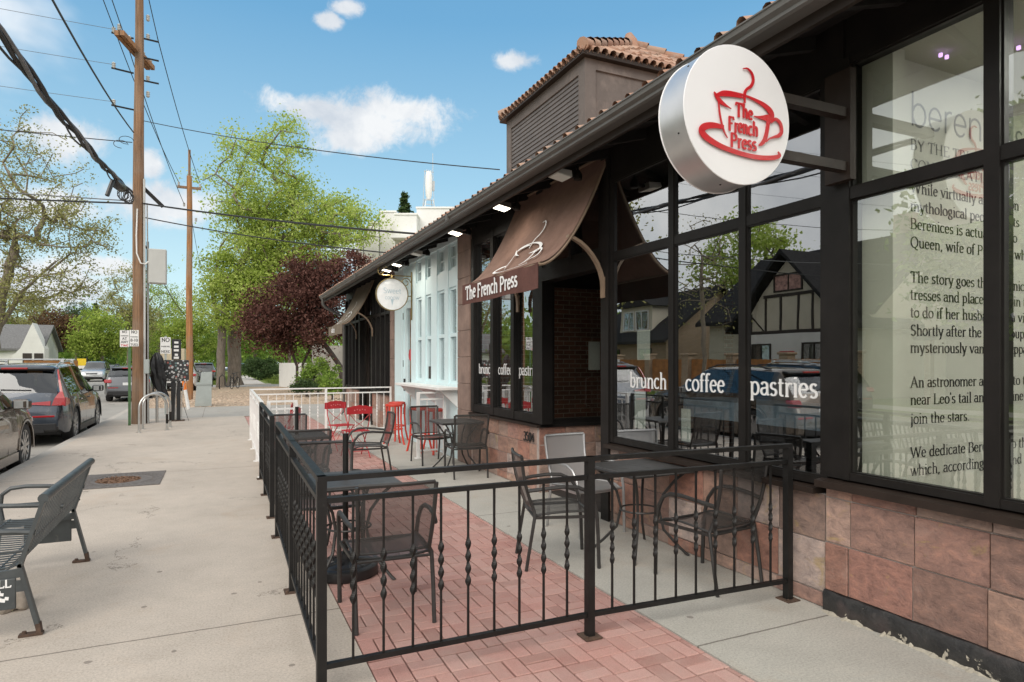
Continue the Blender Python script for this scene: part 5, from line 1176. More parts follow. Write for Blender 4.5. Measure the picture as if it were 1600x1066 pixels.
mb = MB()
for k in range(420):
    a = random.uniform(0, 6.28); r = .265 * math.sqrt(random.random()); c = Vector((r * math.cos(a) - .04, r * math.sin(a), .008 + random.random() * .012)); u = Vector((random.gauss(0, 1), random.gauss(0, 1), random.gauss(0, .4))).normalized() * random.uniform(.008, .02); v = u.cross(Vector((random.gauss(0, .3), random.gauss(0, .3), 1))).normalized() * u.length * .6
    mb.quad(c - u, c + v, c + u, c - v)
lf = mb.build('dead_leaves', M_deadleaf, G_, fix=False); lf['kind'] = 'stuff'

# ------------------------------------------------------------------ street furniture
def hoop(lab, x0, y0, x1, y1, h=.86):
    H_ = thing('bike_rack', lab, 'bike rack', ((x0 + x1) / 2, (y0 + y1) / 2, 0), group='galvanised hoop bike racks'); a, b = Vector((x0, y0, 0)), Vector((x1, y1, 0)); r = (b - a).length / 2; c = (a + b) / 2; d = (b - a).normalized()
    pts = [a] + [c - d * r * math.cos(R(t)) + Vector((0, 0, h - r + r * math.sin(R(t)))) for t in range(0, 190, 12)] + [b]
    mb = MB(); mb.tube(pts, .026, 12); mb.build('hoop', M_galv, H_, world=True)
    mb = MB()
    for p in (a, b): mb.cyl(p, .06, .008, 14)
    mb.build('foot_plate', M_galv, H_, world=True)
    mb = MB(); mb.cyl(b + Vector((0, 0, .16)), .0275, .22, 12); mb.build('worn_sleeve', M_frame, H_, world=True)
hoop('galvanised hoop bike rack by the utility pole, the nearer of the two', -1.62, 16.75, -1.08, 17.05); hoop('galvanised hoop bike rack by the utility pole, just behind the nearer hoop', -1.62, 17.55, -1.06, 17.85)
def pole(lab, x, y, h, r0, r1, m):
    Pp = thing('utility_pole', lab, 'utility pole', (x, y, -.05)); mb = MB(); k = 9
    mb.tube([(.012 * math.sin(i * 1.1), .012 * math.cos(i * .9), h * i / k) for i in range(k + 1)], [r0 + (r1 - r0) * i / k for i in range(k + 1)], 18); mb.build('pole_shaft', m, Pp); return Pp
P1 = pole('tall weathered wooden utility pole with conduits, cross arm and pale grey box', -1.86, 19.2, 13.2, .178, .078, M_pole)
def insul(mb, p): mb.lathe(p, [(0, 0), (.03, 0), (.05, .03), (.03, .05), (.05, .08), (.03, .10), (.05, .13), (.02, .16), (0, .17)], 10)
mb = MB(); mb.bar((-.40, -.85, 9.75), (.12, 1.0, 9.75), .10, .12); mb.bar((-.28, -.9, 9.75), (.24, .95, 9.75), .10, .12); mb.build('cross_arm', M_pole2, P1)
for q in [Vector((-.34, -.85, 9.81)).lerp(Vector((.18, .97, 9.81)), t) for t in (0, .3, .75, 1)] + [Vector((.2, .05, z)) for z in (10.1, 10.6, 9.0, 8.6)] + [Vector((-.55, -.1, z)) for z in (8.2, 9.15, 10.05)]: mb = MB(); insul(mb, q); mb.build('insulator', M_greybox, P1)
for a, b, w_ in [((-.12, 0, z), (-.6, -.12, z), .035) for z in (8.2, 9.15, 10.05)] + [((.1, 0, z), (.45, .05, z), .035) for z in (9.0, 9.6, 10.1)] + [((.1, 0, 6.2), (.55, -.02, 5.75), .09)]: mb = MB(); mb.bar(a, b, w_, w_); mb.build('bracket', M_frame, P1)
mb = MB(); mb.tube([(.14, -.13, 0), (.14, -.13, 3.2), (.13, -.12, 6.4)], .026, 8); mb.tube([(.21, -.06, 0), (.205, -.05, 4.2), (.19, -.04, 5.8)], .016, 8); mb.build('conduit', M_greybox, P1)
mb = MB(); mb.tube([(.205, -.02, 0), (.20, -.01, 4.8)], .03, 8); mb.build('black_conduit', M_plastic, P1)
mb = MB(); mb.tube([(-.02, -.18, 5.6), (-.04, -.2, 4.9), (-.03, -.21, 4.45), (.06, -.22, 4.2), (.16, -.2, 4.18), (.26, -.15, 4.3), (.28, -.1, 4.45)], .018, 7); mb.build('cable_loop', M_white, P1)
def bevb(mb, x0, y0, z0, x1, y1, z1, b=.012): mb.bevbox(((x0 + x1) / 2, (y0 + y1) / 2, (z0 + z1) / 2), ((x1 - x0) / 2, 0, 0), (0, (y1 - y0) / 2, 0), (0, 0, (z1 - z0) / 2), b); return mb
mb = MB(); bevb(mb, .23, -.2, 3.70, .64, .06, 4.60); eb = mb.build('equipment_box', M_greybox, P1)
mb = MB(); bevb(mb, .245, -.212, 3.72, .625, -.2, 4.58, .004); mb.build('box_door', M_greybox, eb)
mb = MB(); bevb(mb, .14, -.32, 1.35, .26, -.2, 1.72); mb.build('meter_box', M_greypaint, P1)
# splice cases and bundled cables hanging beside the pole
P2 = pole('slender orange brown utility pole beyond the driveway before the lime tree', -1.08, 30.2, 9.5, .14, .10, M_pole2)
mb = MB(); mb.bar((-.45, 0, 9.0), (.45, 0, 9.0), .08, .10); mb.tube([(0, 0, 9.4), (0, 0, 10.6)], .05, 8); mb.build('cross_arm', M_pole, P2)
for q in ((-.4, 0, 9.05), (.4, 0, 9.05), (-.2, 0, 8.2), (.25, 0, 7.6)): mb = MB(); insul(mb, q); mb.build('insulator', M_greybox, P2)
def plate_sign(lab, x, y, zb, posts, plates, m=M_green, cat='sign'):
    S_ = thing('parking_sign', lab, cat, (x, y, 0)); mb = MB()
    mb.prism([(-.03, -.015, 0), (.03, -.015, 0), (.03, .0, 0), (.012, .015, 0), (-.012, .015, 0), (-.03, 0, 0)], (0, 0, posts)); mb.build('sign_post', m, S_)
    for (px, z, w_, h, lines, mm) in plates:
        pm = MB(); bevb(pm, px - w_ / 2, -.035, z, px + w_ / 2, -.028, z + h, .02); pl = pm.build('sign_plate', mm, S_); n = len(lines)
        for i, (t, c) in enumerate(lines):
                tm = MB(); em = min(h / n * .98, w_ * .84 / max(1.35, text_width(t))); write(tm, t, (px, -.036, z + h - (i + .8) * h / n), (1, 0, 0), (0, 0, 1), (0, -1, 0), em, .13, .10, .001, .0005, align='c')
                tm.build('lettering', M_logored if c else M_lettk, pl, fix=False)
    return S_
plate_sign('two white parking plates side by side on a green steel post against the wooden pole', -2.02, 18.72, 0, 2.38, [(-.105, 1.98, .20, .42, [('NO', 0), ('PARKING', 0), ('AT', 0), ('ANY', 0), ('TIME', 1)], M_white), (.105, 2.0, .20, .41, [('NO', 0), ('PARKING', 0), ('8-10', 0), ('TUES', 0)], M_white)], M_green)
# bagged parking meter
mt = thing('covered_meter', 'parking meter wrapped in a sagging black plastic bag next to the wooden pole', 'parking meter', (-1.46, 19.35, 0))
mb = MB(); mb.cyl((0, 0, 0), .035, 1.2, 10); mb.build('meter_post', M_galv, mt)
rows = []
for i in range(14):
    t = i / 13; z = 1.86 - 1.18 * t; r = .075 + .05 * math.sin(t * 4) + .06 * t if i else .03
    rows.append([(r * (1 + .34 * math.sin(k * 2.8 + i * .6)) * math.cos(k * PI / 9) + (.16 * t * t * t), r * .8 * (1 + .25 * math.cos(k * 1.9 - i * .4)) * math.sin(k * PI / 9), z) for k in range(19)])
mb = MB(); mb.grid(rows); mb.add(rows[0][:18], [tuple(range(18))]); mb.build('bag', M_plastic, mt)
# pay station covered in stickers
pk_ = thing('pay_station', 'black pay station plastered with stickers under a tall black information plate', 'pay station', (-1.02, 19.7, 0))
mb = MB(); bevb(mb, -.30, -.13, 1.08, .30, .13, 1.66, .02); bx = mb.build('sticker_box', M_stick, pk_)
mb = MB(); bevb(mb, -.11, -.16, 1.665, .12, -.12, 2.22, .01); ip = mb.build('information_plate', M_plastic, pk_)
tm = MB()
for z, w_ in ((2.13, .05), (2.02, .055), (1.92, .06), (1.80, .04), (1.72, .06)): bevb(tm, .005 - w_, -.166, z - .03, .005 + w_, -.161, z + .028, .012)
tm.build('pictogram', M_white, ip, fix=False)
mb = MB(); mb.box(-.13, -.06, .02, -.02, .06, 1.075); mb.box(.0, -.07, .02, .10, .05, 1.075); mb.build('support_post', M_plastic, pk_); mb = MB(); mb.box(-.2, -.16, 0, .2, .16, .02); mb.build('base_plate', M_rust, pk_)
mb = MB(); mb.tube([(-.03, -.10, .02), (-.02, -.10, .6), (.02, -.11, 1.06)], .012, 6); mb.tube([(.13, -.05, .02), (.13, -.04, .7), (.20, -.04, 1.08)], .012, 6); mb.build('conduit', M_galv, pk_)
mb = MB(); mb.tube([(.15, -.05, .5), (.3, -.1, 0)], .006, 5); mb.build('guy_wire', M_cable, pk_)
# a second white plate sign behind, a marker pole, the pedestal
plate_sign('white notice on a thin post behind the sticker covered pay station', -1.45, 22.3, 0, 2.4, [(0, 1.86, .28, .50, [('NO', 0), ('PARKING', 0), ('HERE', 0)], M_white)], M_greypaint)
mk = thing('utility_marker', 'leaning marker pole, orange above and white below, at the edge of the gravel', 'marker pole', (-.9, 24.4, 0))
mb = MB(); mb.tube([(0, 0, 0), (-.10, 0, .66)], .055, 12); mb.build('white_half', M_white, mk); mb = MB(); mb.tube([(-.10, 0, .66), (-.22, 0, 1.36)], .055, 12); mb.build('orange_half', M_orange, mk)
pd = thing('utility_pedestal', 'grey green metal utility pedestal on the gravel', 'utility box', (-.45, 25.9, 0))
mb = MB(); mb.add([(-.30, -.2, 0), (.25, -.2, 0), (.25, .2, 0), (-.30, .2, 0), (-.24, -.17, .78), (.25, -.17, .78), (.25, .17, .78), (-.24, .17, .78)], [(0, 3, 2, 1), (4, 5, 6, 7), (0, 1, 5, 4), (1, 2, 6, 5), (2, 3, 7, 6), (3, 0, 4, 7)]); mb.build('lower_housing', M_greypaint, pd)
mb = MB(); mb.box(-.26, -.19, .78, .27, .19, .86); mb.add([(-.13, -.16, .86), (.27, -.16, .86), (.27, .16, .86), (-.13, .16, .86), (-.09, -.15, 1.22), (.27, -.15, 1.25), (.27, .15, 1.25), (-.09, .15, 1.22)], [(0, 3, 2, 1), (4, 5, 6, 7), (0, 1, 5, 4), (1, 2, 6, 5), (2, 3, 7, 6), (3, 0, 4, 7)]); mb.build('hood', M_greypaint, pd)

# ------------------------------------------------------------------ overhead wires
def wire(lab, a, b, sag, r=.012, m=None, extra=None, group='overhead wires'):
    a, b = Vector(a), Vector(b); n = 28; mb = MB()
    mb.tube([a.lerp(b, i / n) - Vector((0, 0, sag * 4 * (i / n) * (1 - i / n))) for i in range(n + 1)], r, 5)
    o = mb.build('overhead_wire', m or M_cable); return tag(o, lab, 'wire', group)
px, py = -1.86, 19.2
def thick_bundle():
    T = thing('cable_bundle', 'thick twisted bundle of black overhead cables with a sagging splice case near the pole', 'cable', (px - .2, py - .2, 6.0))
    a, b = Vector((px - .15, py - .25, 5.95)), Vector((px - .1, -14, 6.0)); n = 60
    path = lambda t: a.lerp(b, t) - Vector((0, 0, 1.2 * 4 * t * (1 - t)))
    for k in range(4):
        mb = MB(); r_ = .045 if k else .03
        mb.tube([path(i / n) + Vector((r_ * math.cos(k * 1.6 + i * .9), 0, r_ * math.sin(k * 1.6 + i * .9) - (.0 if k < 3 else .06))) for i in range(n + 1)], .026 if k < 3 else .014, 6); mb.build('cable', M_cable if k != 1 else M_cable2, T, world=True)
    mb = MB(); p, q = path(.05), path(.085); mb.tube([p + Vector((0, 0, -.03)), p.lerp(q, .2) + Vector((0, 0, -.09)), p.lerp(q, .8) + Vector((0, 0, -.10)), q + Vector((0, 0, -.03))], [.03, .11, .11, .03], 10)
    mb.tube([q + Vector((-.05, 0, -.06)), q + Vector((-.14, -.1, -.42))], .045, 8); mb.build('splice_case', M_plastic, T, world=True)
    mb = MB()
    for k in range(9):
        c = path(.008 + .006 * k) + Vector((random.uniform(-.05, .05), 0, -.03)); mb.tube([c + Vector((.12 * math.cos(R(t)) * random.uniform(.7, 1), .02 * k, -.16 + .14 * math.sin(R(t)))) for t in range(90, 440, 25)], .009, 5)
    mb.build('cable_loops', M_cable, T, world=True)
thick_bundle()
wire('single black line from high on the tall pole towards the viewer', (px - .1, py - .2, 7.5), (px - .2, -14, 7.6), 1.45, .016)
for k, (dx, z) in enumerate(((-.55, 10.15), (-.3, 9.95), (.42, 10.15))):
    wire(('outermost street side', 'inner street side', 'building side')[k] + ' high line strung over the tall pole cross arm towards the viewer', (px + dx, py, z), (px + dx, -14, z + .2), .8, .011)
    wire(('left', 'middle', 'right')[k] + ' one of the high lines between the tall pole and the slender pole', (px + dx, py, z), (-1.08 + (-.4, -.2, .4)[k], 30.2, (9.15, 8.25, 9.2)[k]), .2, .012)
wire('lower line slanting from the tall pole down towards the big green tree', (px, py, 5.0), (-1.2, 41, 3.9), .5, .016); wire('thin line from the slender pole on along the street', (-1.08, 30.2, 8.2), (-.9, 80, 8.4), .6, .012)
wire('thin wire from the tall pole to the roof turret', (px + .1, py, 7.9), (4.5, 10.3, 4.98), .12, .010)
wire('thick dark cable from the tall pole to the eave of the storefront', (px + .1, py - .1, 5.72), (3.8, 12.0, 4.08), .06, .022); wire('thinner cable below it from the tall pole to the far eave', (px + .1, py + .1, 5.40), (3.4, 13.8, 3.98), .08, .015)
wire('thick dark cable crossing the street to the tall pole', (px - .1, py, 5.72), (-24, 21, 5.7), .25, .022); wire('pale grey cable just above the thick one crossing the street', (px - .15, py, 5.78), (-24, 19.5, 6.3), .3, .014, M_cable2)
wire('thin black wire crossing the street high up to the tall pole', (px - .15, py, 7.3), (-24, 19.5, 7.9), .35, .012)
for k, z in enumerate((8.25, 9.2, 10.1)): wire('faint thin wire crossing the street at the ' + ('lowest', 'middle', 'top')[k] + ' bracket of the tall pole', (px - .55, py - .1, z), (-26, 18.0, z + .5), .3, .006, M_cable2)
mb = MB()
for k in range(2):
    c = Vector((px - .25 - .12 * k, py - .3, 7.25 - .12 * (k % 3))); mb.tube([c + Vector((.16 * math.cos(R(t)), 0, .10 * math.sin(R(t)))) for t in range(0, 300, 25)], .008, 5)
o = mb.build('drip_loop', M_cable, P1, world=True)
# ------------------------------------------------------------------ vehicles
def lerp_prof(pts, x):
    if x <= pts[0][0]: return pts[0][1]
    for (a, b), (c, d) in zip(pts, pts[1:]):
        if x <= c:
            t = (x - a) / (c - a); return b + (d - b) * t
    return pts[-1][1]
def smooth_prof(pts, x, k=.06): return sum(lerp_prof(pts, x + q) for q in (-k, -k / 2, 0, k / 2, k)) / 5
def car(name, lab, loc, rz, paint, L=4.65, Wd=1.88, H=1.66, kind='suv', lights=True, group='cars parked along the street', rails=False, style='', detail=1):
    T = thing(name, lab, 'car', loc, rz, group); h = L / 2; hw = Wd / 2
    if kind == 'suv':
        top = [(-h, .58), (-h + .03, .82), (-h + .07, 1.02), (-h + .13, 1.12), (-h + .40, H - .16), (-h + .47, H - .06), (-.5, H - .01), (.15, H - .02), (.42, H - .08), (1.02, 1.17), (1.18, 1.09), (1.6, 1.06), (h - .28, .95), (h - .10, .84), (h - .02, .68), (h, .55)]
        belt = [(-h, .98), (-.8, 1.06), (1.2, 1.00), (h, .80)]; cowl, rf, rr, tb = 1.10, .40, -h + .50, -h + .10
    else:
        top = [(-h, .55), (-h + .05, .86), (-h + .15, .97), (-h + .55, 1.0), (-h + 1.25, H - .08), (-.4, H), (.15, H - .02), (.35, H - .06), (1.05, .98), (1.2, .93), (h - .3, .80), (h - .08, .68), (h, .5)]
        belt = [(-h, .86), (-.8, .93), (1.2, .88), (h, .72)]; cowl, rf, rr, tb = 1.10, .38, -h + 1.2, -h + .58
    wf, wr, Rw = h - .90, -h + .98, .375 if kind == 'suv' else .33
    n = 118 if detail else 60; xs = [-h + L * i / n for i in range(n + 1)]
    for e in (.004, .015): xs += [-h + e, h - e]
    xs = sorted(xs)
    def width(x):
        a = abs(x); q = (a - (h - .62)) / .62
        return hw * (1 - (.16 * max(0, q) ** 2.4))
    sect = []
    for x in xs:
        t = smooth_prof(top, x); b = min(lerp_prof(belt, x), t - .02); w_ = width(x); zb = .26 if abs(x) < h - .25 else .26 + .12 * (abs(x) - (h - .25)) / .25
        arch = 0
        for wc in (wf, wr):
            d = abs(x - wc)
            if d < Rw + .055: zb = max(zb, Rw - .01 + math.sqrt((Rw + .055) ** 2 - d * d)); arch = 1
        zb = min(zb, b - .05); gh = max(0, t - b); f = min(1, gh / .5)
        y4 = w_ * (.93 - .19 * f) if gh > .06 else w_ * .90
        p = [(w_ * .955, zb), (w_ * (1.0 + .012 * arch), zb + (b - zb) * .18), (w_ * 1.0, zb + (b - zb) * .52), (w_ * .985, zb + (b - zb) * .80), (w_ * .945, b), (y4 + .0, t - .05 * f - .006), (y4 * .86, t - .012 * f), (y4 * .45, t + .008), (0, t + .012)]
        sect.append([(x, y, z) for y, z in p])
    K = len(sect[0])
    groups = {k: MB() for k in ('body', 'windscreen', 'rear_window', 'side')}; sides = {}
    pill = [(-h + .20, rr + .12), (-.62, -.52), (.30, .38)] if kind == 'suv' else [(-h + 1.05, -h + 1.2), (-.45, -.35), (.38, .44)]
    for s_ in (1, -1):
        for i in range(len(xs) - 1):
            xm = (xs[i] + xs[i + 1]) / 2
            for k in range(K - 1):
                q = [sect[i][k], sect[i + 1][k], sect[i + 1][k + 1], sect[i][k + 1]]; q = [(a, b * s_, c) for a, b, c in q]
                if s_ < 0: q = q[::-1]
                zt = lerp_prof(top, xm); g_ = 'body'
                if k == 4 and zt - lerp_prof(belt, xm) > .10 and -h + (.3 if kind == 'suv' else .5) < xm < cowl - .16 and not any(a < xm < b for a, b in pill):
                    g_ = 'side%d' % ([i_ for i_, (a, b) in enumerate(pill) if xm < a] or [len(pill)])[0] + ('l' if s_ > 0 else 'r')
                elif k >= 5 and rf - .02 < xm < cowl: g_ = 'windscreen'
                elif k >= 5 and tb + .03 < xm < rr - .1: g_ = 'rear_window'
                groups.setdefault(g_, MB()).add(q, [(0, 1, 2, 3)], True)
    for e, order in ((0, 1), (-1, -1)):
        ring = [p for p in sect[e]] + [(x, -y, z) for x, y, z in sect[e][::-1]]; groups['body'].add(ring, [tuple(range(len(ring)))[::order]])
    def weld(o):
        bm = bmesh.new(); bm.from_mesh(o.data); bmesh.ops.remove_doubles(bm, verts=bm.verts[:], dist=.0008); bmesh.ops.recalc_face_normals(bm, faces=bm.faces[:]); bm.to_mesh(o.data); bm.free(); o.data.set_sharp_from_angle(angle=R(38)); return o
    body = weld(groups.pop('body').build('body', paint, T))
    for g_, mb in groups.items():
        if mb.v: weld(mb.build('side_window' if g_.startswith('side') else g_, M_carglass, T))
    # dark interior and wheel houses
    mb = MB(); mb.box(-h + .3, -hw * .80, .22, h - .35, hw * .80, .80); mb.box(-h + .5, -hw * .78, .80, .9, hw * .78, 1.0)
    for x in (-.9, .15):
        for y in (-.38, .38): mb.bevbox((x, y, 1.12), (.08, 0, 0), (0, .24, 0), (.03, 0, .32), .05); mb.bevbox((x - .03, y, 1.47), (.05, 0, 0), (0, .12, 0), (0, 0, .09), .03)
    mb.build('cabin', M_trim, T)
    # lower cladding, bumpers
    mb = MB()
    for s_ in (-1, 1): mb.box(wr + Rw + .06, s_ * (hw * .962), .20, wf - Rw - .06, s_ * (hw * .995 + .006), .33)
    mb.bevbox((-h + .12, 0, .40), (.135, 0, 0), (0, hw * .84, 0), (0, 0, .10), .04); mb.bevbox((h - .12, 0, .36), (.135, 0, 0), (0, hw * .84, 0), (0, 0, .10), .04)
    for wc in (wf, wr):
        for s_ in (-1, 1):
            pts = [(wc + (Rw + .05) * math.cos(R(a)), s_ * (hw * 1.004), Rw - .01 + (Rw + .05) * math.sin(R(a))) for a in range(-8, 190, 9)]
            for p, q in zip(pts, pts[1:]): mb.bar(p, q, .02, .035, (0, 1, 0) if 0 else (p[0] - wc, 0, p[2] - Rw))
    mb.build('cladding', M_trim if style != 'tan' else paint, T)
    for wc in (wf, wr):
        for s_ in (-1, 1):
            wb_ = MB(); yo = s_ * (hw - .01); yi = s_ * (hw - .235); d = 1 if s_ > 0 else -1
            wb_.lathe((wc, 0, Rw), [(Rw * .62, yo - d * .03), (Rw * .70, yo), (Rw * .93, yo), (Rw, yo - d * .035), (Rw, yi + d * .03), (Rw * .9, yi), (Rw * .6, yi)], 36, 'y'); tw_ = wb_.build('wheel', M_rubber, T)
            rb = MB(); rb.lathe((wc, 0, Rw), [(Rw * .70, yo - d * .004), (Rw * .66, yo - d * .006), (Rw * .63, yo - d * .05), (Rw * .63, yo - d * .12)], 36, 'y')
            for k in range(10 if detail else 5):
                a = 2 * PI * k / (10 if detail else 5) + .1; ca, sa = math.cos(a), math.sin(a)
                rb.bar((wc + Rw * .14 * ca, yo - d * .025, Rw + Rw * .14 * sa), (wc + Rw * .66 * ca, yo - d * .018, Rw + Rw * .66 * sa), .03, .05, (-sa, 0, ca))
            rb.lathe((wc, 0, Rw), [(Rw * .17, yo - d * .06), (Rw * .17, yo - d * .012), (Rw * .10, yo - d * .004), (0, yo - d * .004)], 16, 'y'); rb.build('rim', M_rim, tw_)
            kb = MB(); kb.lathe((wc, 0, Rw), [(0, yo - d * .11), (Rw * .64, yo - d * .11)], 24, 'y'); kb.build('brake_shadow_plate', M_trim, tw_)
    tz = lambda x: smooth_prof(top, x)
    # lamps
    for s_ in (-1, 1):
        mb = MB()
        if style == 'wagon':
            # tall tail lights that climb the rear pillar and step in across the hatch
            pl = [(-h + .045, .84), (-h + .06, .99), (-h + .14, 1.12), (-h + .27, 1.36), (-h + .40, H - .14)]
            ow = [hw * .965, hw * .955, hw * .90, hw * .83, hw * .775]; iw = [hw * .72, hw * .77, hw * .85, hw * .795, hw * .75]
            for j in range(4):
                (xa, za), (xb, zb_) = pl[j], pl[j + 1]
                A = [(xa - .022, s_ * iw[j], za), (xa - .022, s_ * ow[j], za), (xb - .022, s_ * ow[j + 1], zb_), (xb - .022, s_ * iw[j + 1], zb_)]; mb.prism(A, (.05, 0, 0))
            mb.prism([(-h + .045, s_ * hw * .97, .82), (-h + .30, s_ * (hw * 1.0), .86), (-h + .34, s_ * (hw * .995), .95), (-h + .10, s_ * hw * .98, 1.0)], (0, -s_ * .04, 0)); mb.prism([(-h + .012, s_ * hw * .32, .87), (-h + .012, s_ * hw * .70, .84), (-h + .03, s_ * hw * .70, .93), (-h + .03, s_ * hw * .32, .90)], (.05, 0, 0))
        else: mb.bevbox((-h + .10, s_ * hw * .80, .90), (.085, 0, 0), (0, hw * .155, 0), (.02, 0, .075), .03)
        mb.build('tail_light', M_taillight, T)
        mb = MB(); mb.bevbox((h - .20, s_ * hw * .74, .76), (.16, -s_ * .06, 0), (0, hw * .17, 0), (-.03, 0, .06), .03); mb.build('headlight', M_headlight, T)
        mb = MB(); mb.bevbox((.78, s_ * (hw + .09), 1.08), (.06, s_ * .02, 0), (-.02, s_ * .11, 0), (0, 0, .075), .035); mb.bar((.84, s_ * hw * .9, 1.02), (.80, s_ * (hw + .04), 1.05), .04, .04); mr = mb.build('wing_mirror', M_trim if style != 'tan' else paint, T)
        gm = MB(); gm.bevbox((.715, s_ * (hw + .095), 1.08), (.004, 0, 0), (-.0, s_ * .09, 0), (0, 0, .058), .003); gm.build('mirror_glass', M_galv, mr)
        for x in (-.78, .28):
            mb = MB(); mb.bevbox((x, s_ * (hw * .985 + .012), .90), (.10, 0, 0), (0, .012, 0), (0, 0, .016), .008); mb.build('door_handle', paint, T)
        lm = MB()
        for x in (-.56, .46): lm.bar((x, s_ * (hw * 1.0 + .001), .36), (x + .02, s_ * (hw * .978), .98), .004, .006, (1, 0, 0))
        lm.build('door_seam', M_trim, T)
        if rails or kind == 'suv':
            rb = MB(); pts = [(x, s_ * hw * .66, smooth_prof(top, x) + (.045 if -h + 1.0 < x < .15 else .0)) for x in np.linspace(-h + .78, .32, 13)]; rb.tube(pts, .016, 7); rb.build('roof_rail', M_chrome if rails else M_trim, T)
        # inner grid of the wheel arch liners
    mb = MB(); mb.bevbox((-h + .015, 0, .78 if kind == 'suv' else .70), (.012, 0, 0), (0, .165, 0), (0, 0, .06), .01); mb.build('licence_plate', M_plate, T)
    mb = MB(); mb.bar((-h + .145, .18, 1.17), (-h + .14, -.32, 1.15), .015, .02); mb.build('wiper', M_trim, T)
    mb = MB(); mb.bevbox((-h + (.335 if kind == 'suv' else 1.15), 0, H - .115), (.02, 0, 0), (0, .22, 0), (0, 0, .02), .008); mb.build('brake_light', M_taillight, T)
    mb = MB(); mb.bevbox((h - .04, 0, .66), (.03, 0, 0), (0, hw * .46, 0), (0, 0, .10), .02); mb.build('grille', M_trim, T)
    for s_ in (-1, 1): mb = MB(); mb.bevbox((-h + .004, s_ * hw * .58, .62), (.014, 0, 0), (0, .19, 0), (0, 0, .018), .006); mb.build('reflector', M_taillight, T)
    if rails:
        for x in (-1.0, .05): mb = MB(); mb.bevbox((x, 0, H + .075), (.035, 0, 0), (0, hw * .72, 0), (0, 0, .014), .01); [mb.box(x - .04, s_ * hw * .66 - .03, H - .01, x + .04, s_ * hw * .66 + .03, H + .065) for s_ in (-1, 1)]; mb.build('roof_crossbar', M_chrome, T)
    if kind == 'suv': mb = MB(); mb.bevbox((-h + .405, 0, H - .125), (.075, 0, .01), (0, hw * .70, 0), (-.01, 0, .02), .015); mb.build('spoiler', M_trim, T)
    mb = MB(); mb.bevbox((-h + .012, 0, .36), (.03, 0, 0), (0, hw * .60, 0), (0, 0, .075), .02); mb.build('diffuser', M_trim, T)
    return T
ZR = -.125; UP = R(90)
car('parked_car', 'dark taupe crossover parked at the kerb behind the blue grey estate, its front wheel showing', (-3.74, 11.25, ZR), UP, carpaint('paint_tan', (.135, .108, .084), .55, .25), 4.65, 1.86, 1.64, style='tan')
car('parked_car', 'dark blue grey estate car with tall red tail lights and silver roof rails', (-3.76, 18.1, ZR), UP, carpaint('paint_slate', (.05, .062, .08), .5, .22), 4.69, 1.90, 1.71, rails=True, style='wagon')
car('parked_car', 'grey hatchback with black rear bumper between the blue grey estate and the wooden pole', (-3.55, 34.3, ZR), UP, carpaint('paint_grey', (.12, .125, .135), .5, .28), 4.45, 1.80, 1.58)
car('parked_car', 'white hatchback half hidden behind the wooden pole and the bagged meter', (-1.95, 42.2, -.02), UP, carpaint('paint_white', (.72, .72, .72), .0, .3), 4.4, 1.80, 1.58)
car('parked_car', 'silver off roader facing this way across the street by the lime tree', (-10.0, 68.5, ZR), -UP, carpaint('paint_silver', (.48, .49, .50), .7, .3), 4.75, 1.9, 1.8, detail=0)
car('parked_car', 'silver sedan behind the off roader on the far side of the street', (-9.9, 77.5, ZR), -UP, MATS['paint_silver'], 4.6, 1.8, 1.45, kind='sedan', detail=0)
car('parked_car', 'blue grey sedan far away at the end of the side path', (3.2, 112, -.02), R(180), carpaint('paint_blue', (.16, .22, .30), .5, .3), 4.6, 1.8, 1.45, kind='sedan', detail=0)
car('parked_car', 'dark hatchback in the distance between the slender pole and the big tree', (-1.0, 58, -.02), UP, MATS['paint_grey'], 4.4, 1.8, 1.6, detail=0)
car('parked_car', 'black estate car with silver roof rails across the street, seen in the cafe glass', (-9.95, 15.4, ZR), UP, carpaint('paint_black', (.015, .015, .016), .3, .2), 4.8, 1.92, 1.72, rails=True)
car('parked_car', 'white pickup-coloured hatchback across the street further along, seen in the bay window', (-9.95, 23.5, ZR), -UP, MATS['paint_white'], 4.5, 1.84, 1.6) if 0 else None
tk = thing('delivery_truck', 'far off box truck with tan body and orange stripe beyond the slender pole', 'truck', (-4.6, 84, ZR), UP)
mb = MB(); mb.bevbox((0, 0, 2.0), (2.6, 0, 0), (0, 1.2, 0), (0, 0, 1.25), .05); mb.build('cargo_box', mat('truck_tan', (.50, .42, .30), .5), tk)
mb = MB(); mb.bevbox((3.4, 0, 1.35), (.8, 0, 0), (0, 1.1, 0), (0, 0, .85), .2); mb.build('cab', M_white, tk)
mb = MB(); mb.box(-2.62, -.9, 1.3, -2.602, .9, 1.9); mb.build('stripe', M_orange, tk)
for x in (-1.6, 3.2):
    for y in (-1, 1): mb = MB(); mb.lathe((x, y, .48), [(.0, -.12), (.48, -.12), (.48, .12), (0, .12)], 18, 'y'); mb.build('wheel', M_rubber, tk)
